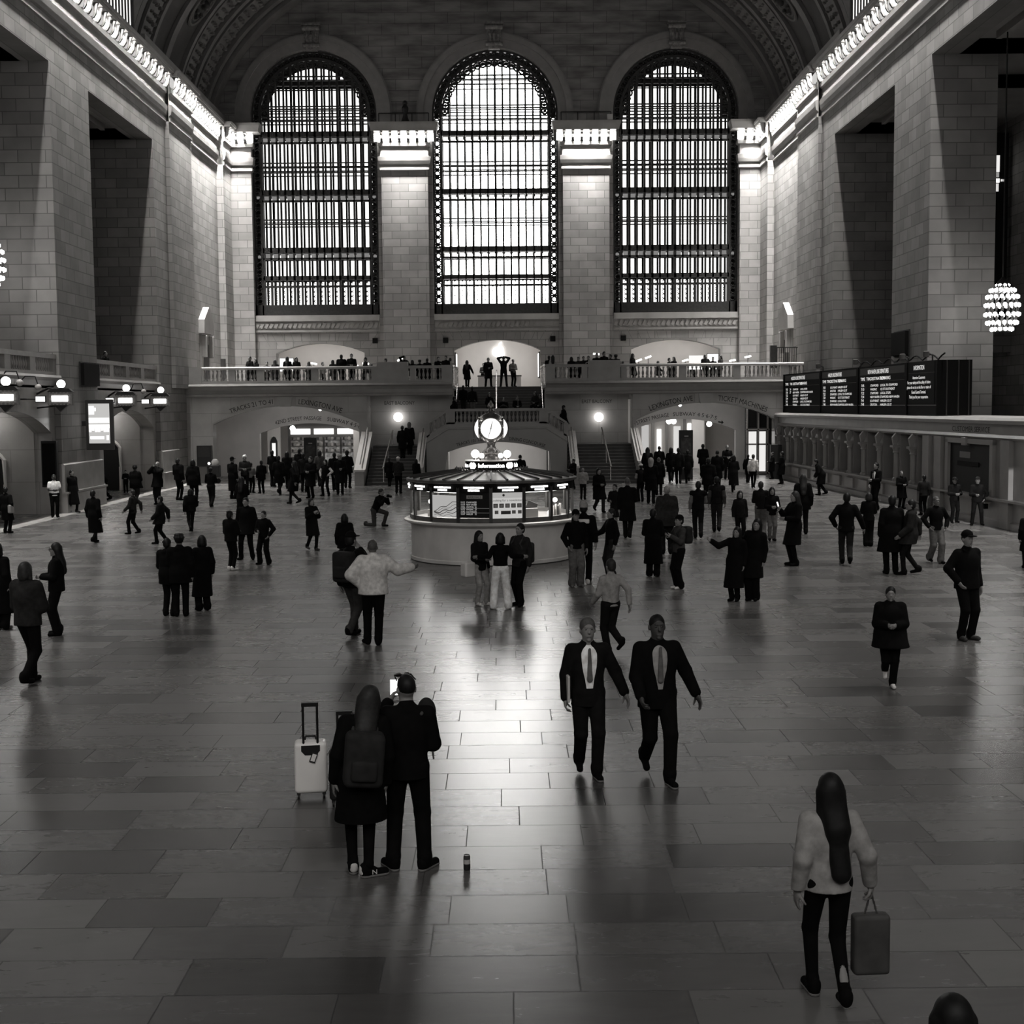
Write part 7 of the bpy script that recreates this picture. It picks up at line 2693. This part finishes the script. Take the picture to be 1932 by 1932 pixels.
# along the ticket windows
g = P(1498, 1067, 905, -70, 'stand', 'hold', ((-.05, -.33, -.08), (.5, .3, -1)), 'coat', 0, 'slim', 0, 'long', 1, 'tall person in black coat holding up a bright phone, white-soled shoes', shoe=0, fem=True)
phone(g, 1, 'bright phone screen held up in front of the tall person in the black coat', face=(0.75, .5, .3))
P(1514, 1008, 874, 175, 'stand', 'down', 'down', 'parka', 0, 'trousers', 0, 'long', 1, 'person with long hair right behind the tall one with the bright phone')
P(1551, 934, 876, -95, 'step', 'rail', 'rail', 'coat', 0, 'trousers', 0, 'short', 0, 'person in dark coat leaning over the ticket counter', lean=30, h=1.72)
P(1596, 1066, 912, 172, 'walk', 'hip', 'out', 'jacket', 0, 'jeans', 2, 'short', 0, 'person in short dark jacket with one elbow out and dark jeans walking away')
P(1638, 1031, 928, 170, 'close', 'hold', 'hold', 'jacket', 0, 'wide', 0, 'bob', 1, 'slim dark figure standing still behind the jeans wearer with the elbow out')
P(1652, 962, 872, -60, 'stand', 'hold', 'pocket', 'suit', 0, 'trousers', 0, 'short', 0, 'man in black suit with a strip of white shirt at the ticket windows', lapel=True, inner=7, fem=False)
P(1681, 1083, 926, 175, 'stand', 'down', 'hold', 'coat', 0, 'trousers', 0, 'short', 0, 'large dark figure in coat in the thick of the right-hand crowd', bulk=1.25)
P(1700, 960, 893, 15, 'stand', 'hold', 'hold', 'coat', 0, 'trousers', 0, 'crop', 2, 'person with pale face and black coat against the ticket columns')
P(1742, 972, 895, -170, 'stand', 'hold', 'down', 'jacket', 2, 'trousers', 0, 'short', 0, 'person in brownish jacket at the last ticket window')
P(1765, 1062, 934, 10, 'step', 'hip', 'hip', 'sweat', 0, 'wide', 4, 'crop', 2, 'man in black top and pale baggy trousers walking toward the camera', skin=1, fem=False)
P(1716, 1084, 940, -100, 'step', 'fwd', 'back', 'parka', 2, 'slim', 1, 'short', 0, 'blurred grey walker striding between the large coat and the pale baggy trousers')
P(1800, 986, 898, 5, 'stand', 'hold', 'hold', 'jacket', 1, 'trousers', 1, 'crop', 0, 'uniformed guard with cap before the customer service window, hands at the belt', hat='cap', hatsh=2)
P(1843, 991, 897, -15, 'wide', 'hip', 'hold', 'jacket', 1, 'trousers', 1, 'crop', 0, 'uniformed guard with pale shoulder patch right of the capped guard', hat='cap', hatsh=2, bulk=1.1)
P(1940, 1072, 985, 170, 'stand', 'down', 'down', 'coat', 0, 'trousers', 0, 'short', 0, 'person whose arm just shows at the right photo edge')

# ---- up on the balcony
def BAl(px, hy, yaw, aL, aR, top, tsh, hair, hsh, label, h=1.70, **k):
    D = (h + BZ - CAM_H) * F / max(20, (765 - hy - .0087 * (px - 966)))
    D = min(max(D, 77.3), 86.8)
    q = at_y(px, hy, D)
    hh = min(1.9, max(1.45, q.z - BZ))
    return person((q.x, q.y, BZ), yaw, hh, k.pop('legs', 'close'), aL, aR, top, tsh, 'trousers', 0, hair, hsh, label, D=D, **k)


B_ = [(471, 672, -35, 'hold', 'hold', 'jacket', 0, 'short', 0, 'dark pair by the corner pier on the balcony: the taller one'),
      (482, 677, -30, 'hold', 'hold', 'coat', 0, 'long', 0, 'dark pair by the corner pier on the balcony: the shorter one'),
      (503, 682, 0, 'hold', 'hold', 'sweat', 2, 'bun', 0, 'person with two lights behind, past the corner pair on the balcony'),
      (519, 679, 170, 'down', 'hold', 'coat', 0, 'long', 0, 'dark round-shouldered figure left of the bright screen on the balcony'),
      (542, 673, 175, 'hold', 'hold', 'parka', 0, 'long', 0, 'hooded pointed silhouette in front of the bright wall screen'),
      (559, 674, 20, 'hold', 'hold', 'coat', 0, 'long', 0, 'slim long-haired silhouette right of the bright wall screen'),
      (583, 682, 175, 'hold', 'hold', 'coat', 0, 'long', 0, 'lone pointed silhouette under the arch between screen and child'),
      (609, 683, 60, 'hold', 'down', 'sweat', 4, 'short', 1, 'child in pale top in the lit arch nearest the track signs'),
      (628, 679, 160, 'hold', 'hold', 'parka', 0, 'bob', 0, 'rounded dark figure left of the bulky standing one in the lit arch'),
      (644, 669, 175, 'hold', 'hold', 'puffer', 0, 'short', 0, 'bulky dark standing figure in the lit arch nearest the track signs'),
      (663, 667, 5, 'hold', 'hold', 'jacket', 0, 'crop', 0, 'tall straight silhouette whose legs show between the balusters'),
      (689, 674, -60, 'hold', 'down', 'jacket', 1, 'short', 0, 'slim figure at the right jamb of the lit arch nearest the track signs'),
      (701, 686, 170, 'hold', 'hold', 'jacket', 0, 'short', 0, 'low dark head right of the arch jamb on the balcony'),
      (727, 676, -75, 'rail', 'rail', 'jacket', 0, 'short', 0, 'person bending over the solid block of the balustrade'),
      (763, 671, 25, 'chin', 'over', 'jacket', 0, 'short', 0, 'person with an arm crooked up to the head by the solid block'),
      (778, 679, 170, 'hold', 'hold', 'parka', 0, 'bob', 0, 'first dark head right of the crooked arm on the balcony'),
      (792, 679, 165, 'hold', 'hold', 'parka', 0, 'curly', 0, 'second dark head right of the crooked arm, with full hair'),
      (806, 676, 170, 'hold', 'hold', 'coat', 0, 'short', 0, 'broad dark figure in the middle of the group before the stairs'),
      (827, 673, 20, 'phone', 'hold', 'jacket', 0, 'short', 0, 'dark figure holding something up, next to the pale shirt before the stairs'),
      (841, 671, -20, 'hold', 'hold', 'jacket', 0, 'short', 0, 'taller head between the phone holder and the pale shirt before the stairs'),
      (849, 675, -150, 'hold', 'hold', 'shirt', 5, 'short', 0, 'person in pale shirt at the rail end before the stairs'),
      (1036, 671, 170, 'hold', 'hold', 'jacket', 0, 'short', 0, 'dark figure at the rail end just after the stairs'),
      (1043, 670, 178, 'down', 'down', 'shirt', 5, 'long', 0, 'woman with long dark hair over a pale shirt just after the stairs'),
      (1078, 673, 175, 'hold', 'hold', 'coat', 0, 'bob', 0, 'broad dark figure first in the group before the solid block'),
      (1091, 673, -20, 'hold', 'hold', 'sweat', 2, 'short', 0, 'greyish figure second in the group before the solid block'),
      (1101, 672, 15, 'hold', 'hold', 'jacket', 1, 'short', 0, 'third figure in the group before the solid block, turned to us'),
      (1110, 671, -15, 'phone', 'phone', 'jacket', 0, 'short', 0, 'figure with a tiny light in hand at the edge of the solid block'),
      (1126, 666, 0, 'hold', 'hold', 'jacket', 0, 'short', 0, 'dark figure above the solid block in front of the pale panel'),
      (1140, 663, 30, 'hold', 'down', 'jacket', 0, 'short', 0, 'tallest dark figure above the solid block'),
      (1151, 668, -60, 'hold', 'hold', 'jacket', 1, 'short', 1, 'figure turned sideways right of the tallest above the block'),
      (1162, 669, 170, 'hold', 'hold', 'parka', 1, 'curly', 0, 'blurred dark head at the right end of the solid block'),
      (1175, 681, 170, 'hold', 'hold', 'jacket', 0, 'short', 0, 'small low head between the solid block and the last arch'),
      (1194, 667, 60, 'hold', 'hold', 'coat', 1, 'long', 1, 'figure at the left jamb of the arch nearest the departure board'),
      (1242, 681, 80, 'rail', 'rail', 'parka', 0, 'bob', 0, 'low leaning silhouette in the arch nearest the departure board'),
      (1263, 675, 60, 'hold', 'hold', 'jacket', 0, 'short', 0, 'left one of the close pair in the arch nearest the departure board'),
      (1271, 673, -50, 'hold', 'hold', 'coat', 0, 'long', 0, 'right one of the close pair in the arch nearest the departure board'),
      (1307, 674, 100, 'phone', 'phone', 'jacket', 1, 'short', 0, 'figure beside the white panel in the last arch'),
      (1331, 669, 20, 'hold', 'hold', 'puffer', 0, 'short', 0, 'left one of the two dark figures before the bright screen in the last arch'),
      (1345, 673, -20, 'hold', 'hold', 'jacket', 0, 'short', 0, 'right one of the two dark figures before the bright screen in the last arch'),
      (1359, 670, -60, 'hold', 'down', 'sweat', 3, 'long', 0, 'long-haired figure at the right jamb of the last arch')]
for r in B_:
    BAl(*r)
q = at_y(1313, 684, 82)
t = thing('light_box', 'white glowing square box on legs standing in the last arch', 'light box', (q.x, 82, BZ))
MB().box(q.x - .42, q.x + .42, 81.9, 82.0, q.z - .42, q.z + .42).obj('screen', glow('panel_glow', 1.0), t)
for e_ in (-.35, .35):
    MB().box(q.x + e_ - .03, q.x + e_ + .03, 81.92, 82.0, BZ, q.z - .4).obj('leg', BLACK, t)
# top of the stairs
for px, hy, yaw, aL, aR, top, tsh, bsh, hair, leg, lab in ((881, 679, 175, 'down', 'out', 'coat', 0, 0, 'long', 'close', 'woman with long hair standing alone at the head of the upper stairs'),
                                                        (921, 674, 5, 'hold', 'down', 'coat', 0, 0, 'short', 'wide', 'blurred dark figure striding in front of the reception desk'),
                                                        (950, 671, 180, 'over', 'over', 'jacket', 0, 1, 'short', 'wide', 'person with both hands raised over the head under the glowing emblem'),
                                                        (968, 677, 30, 'hold', 'hold', 'shirt', 4, 0, 'crop', 'stand', 'person in pale shirt with backpack right of the raised hands')):
    q = at_y(px, hy, 83.8)
    g = person((q.x, 83.8, BZ), yaw, min(1.9, q.z - BZ - .02), leg, aL, aR, top, tsh, 'trousers', bsh, hair, 0, lab, D=84)
    if 'backpack' in lab:
        backpack(g, 'dark backpack on the pale-shirted person at the head of the stairs', noisy('pack_black', .012), strap=False)
q = at_y(912, 684, 88.6)
person((q.x, 88.55, BZ), 0, 1.62, 'close', 'hold', 'hold', 'shirt', 3, 'trousers', 0, 'short', 0, 'clerk in grey shirt behind the reception desk', D=88)


def stair_z(y):
    return 2.9 + (BZ - 2.9) * max(0, min(15, math.floor((y - 78.7) / .31) + 1)) / 15


for px, hy, y, yaw, tsh, bsh, lab in ((874, 727, 80.2, 175, 0, 2, 'person in dark jacket and grey trousers climbing the upper stairs by the brass rail'), (891, 729, 79.9, 175, 1, 4, 'person in pale trousers climbing the upper stairs next to the grey trousers')):
    q = at_y(px, hy, y)
    person((q.x, y, stair_z(y)), yaw, max(1.55, min(1.85, q.z - stair_z(y))), 'close', 'down', 'down', 'jacket', tsh, 'trousers', bsh, 'short', 0, lab, D=80)
for px, hy, yaw, top, tsh, hair, lab in ((923, 743, 5, 'jacket', 0, 'long', 'long-haired person sitting on the upper stairs just above the clock'), (933, 752, 20, 'coat', 0, 'short', 'dark person sitting low on the upper stairs beside the middle rail'),
                                         (950, 752, 0, 'parka', 0, 'short', 'dark person sitting right of the middle rail on the upper stairs'), (975, 748, 175, 'hoodie', 0, 'short', 'person in dark hoodie with pale collar sitting on the upper stairs'),
                                         (1010, 741, -20, 'jacket', 2, 'bob', 'person sitting near the departure-board end of the upper stairs'), (1021, 746, -40, 'jacket', 3, 'short', 'person in paler jacket sitting last on the upper stairs')):
    y = 80.9
    q = at_y(px, hy, y)
    ys = abs(yaw) < 90
    z0 = q.z - 1.27
    person((q.x, y, z0), yaw if ys else 10, 1.7, 'sit', 'hold', 'hold', top, tsh, 'trousers', 0, hair, 0, lab, D=80, lean=10, scarf=4 if 'collar' in lab else None)
for px, hy, x, lab in ((858, 747, -3.1, 'dim dark figure on the landing at the track-sign end of the clock balustrade'), (1064, 764, 3.1, 'dim dark figure coming down the landing at the departure-board end of the clock balustrade')):
    q = at_y(px, hy, 77.0)
    z0 = 2.9 if px < 900 else 2.36
    person((q.x, 77.0, z0), 100, max(1.5, min(1.85, q.z - z0)), 'step', 'down', 'back', 'parka', 0, 'trousers', 0, 'short', 0, lab, D=77)
# someone lying on the ledge of the side balcony
q = at_y(218, 681, 63.5)
person((q.x - .6, 63.5, 5.25), 60, 1.66, 'close', 'rail', 'rail', 'jacket', 1, 'trousers', 0, 'short', 0, 'dark figure leaning on the side balcony above the farther track signs', D=63, lean=20)
# ================================================================ light of the place
def area(name, loc, size, power, rot=(0, 0, 0), sy=None, spread=180):
    l = bpy.data.lights.new(name, 'AREA')
    l.energy = power
    l.shape = 'RECTANGLE' if sy else 'SQUARE'
    l.size = size
    if sy:
        l.size_y = sy
    l.spread = R(spread)
    l.color = (1, .985, .96)
    o = bpy.data.objects.new(name, l)
    o.location = loc
    o.rotation_euler = rot
    COL.objects.link(o)
    return o


# added unseen spotlight that lays the bright strip of floor along the ticket wall
l = bpy.data.lights.new('floor_strip_spot', 'SPOT')
l.energy = 9000
l.spot_size = R(14)
l.spot_blend = .15
l.shadow_soft_size = .05
o = bpy.data.objects.new('floor_strip_spot', l)
o.location = (16.9, 27, 5.0)
o.rotation_euler = (Vector((16.6, 43.5, 0)) - Vector(o.location)).to_track_quat('-Z', 'Y').to_euler()
COL.objects.link(o)
# fill lights added under the passage ceilings to brighten the inner walls
area('passage_fill_light', (-12.3, 78.2, 4.4), 6, 100, (R(38), 0, 0), .3)
area('passage_fill_light', (11.4, 78.2, 4.4), 6, 100, (R(38), 0, 0), .3)
# wall-washing lamps in the soffit of the cornice, pointing straight down the stone
def wash(x, y0, y1, wpm, off=.0):
    area('cornice_wash', (x, (y0 + y1) / 2, 21.7), .12, wpm * abs(y1 - y0), (0, 0, 0), abs(y1 - y0), 75)


for X, o in ((XL, -1), (XR, 1)):
    wash(X - o * .42, 10, 73.2, 95)
    wash(X - o * .64, 73.4, 78.3, 220)
    wash(X - o * .42, 78.5, 86.1, 420)
    wash(X - o * .83, 86.3, 88.4, 420)
for cx, w_ in (((WINX[0] + WINX[1]) / 2, 3.0), ((WINX[1] + WINX[2]) / 2, 3.0), (XL + .9, 1.4), (XR - .9, 1.4)):
    area('pier_wash', (cx, YW - .95, 21.7), w_, 380 * w_, (0, 0, 0), .14, 75)
w = bpy.data.worlds.new('station_dark')
SC.world = w
w.use_nodes = True
w.node_tree.nodes['Background'].inputs[0].default_value = (1, .98, .95, 1)
w.node_tree.nodes['Background'].inputs[1].default_value = 0.0
SC.view_settings.view_transform = 'Standard'
SC.view_settings.look = 'None'
SC.view_settings.gamma = 1
SC.view_settings.use_curve_mapping = False
SC.view_settings.exposure = 0.0
c = SC.cycles
c.use_denoising = True
c.max_bounces = 5
c.diffuse_bounces = 3
c.glossy_bounces = 3
c.transparent_max_bounces = 8
c.sample_clamp_indirect = 4
c.sample_clamp_direct = 0
c.caustics_reflective = False
c.caustics_refractive = False
c.blur_glossy = 0.5
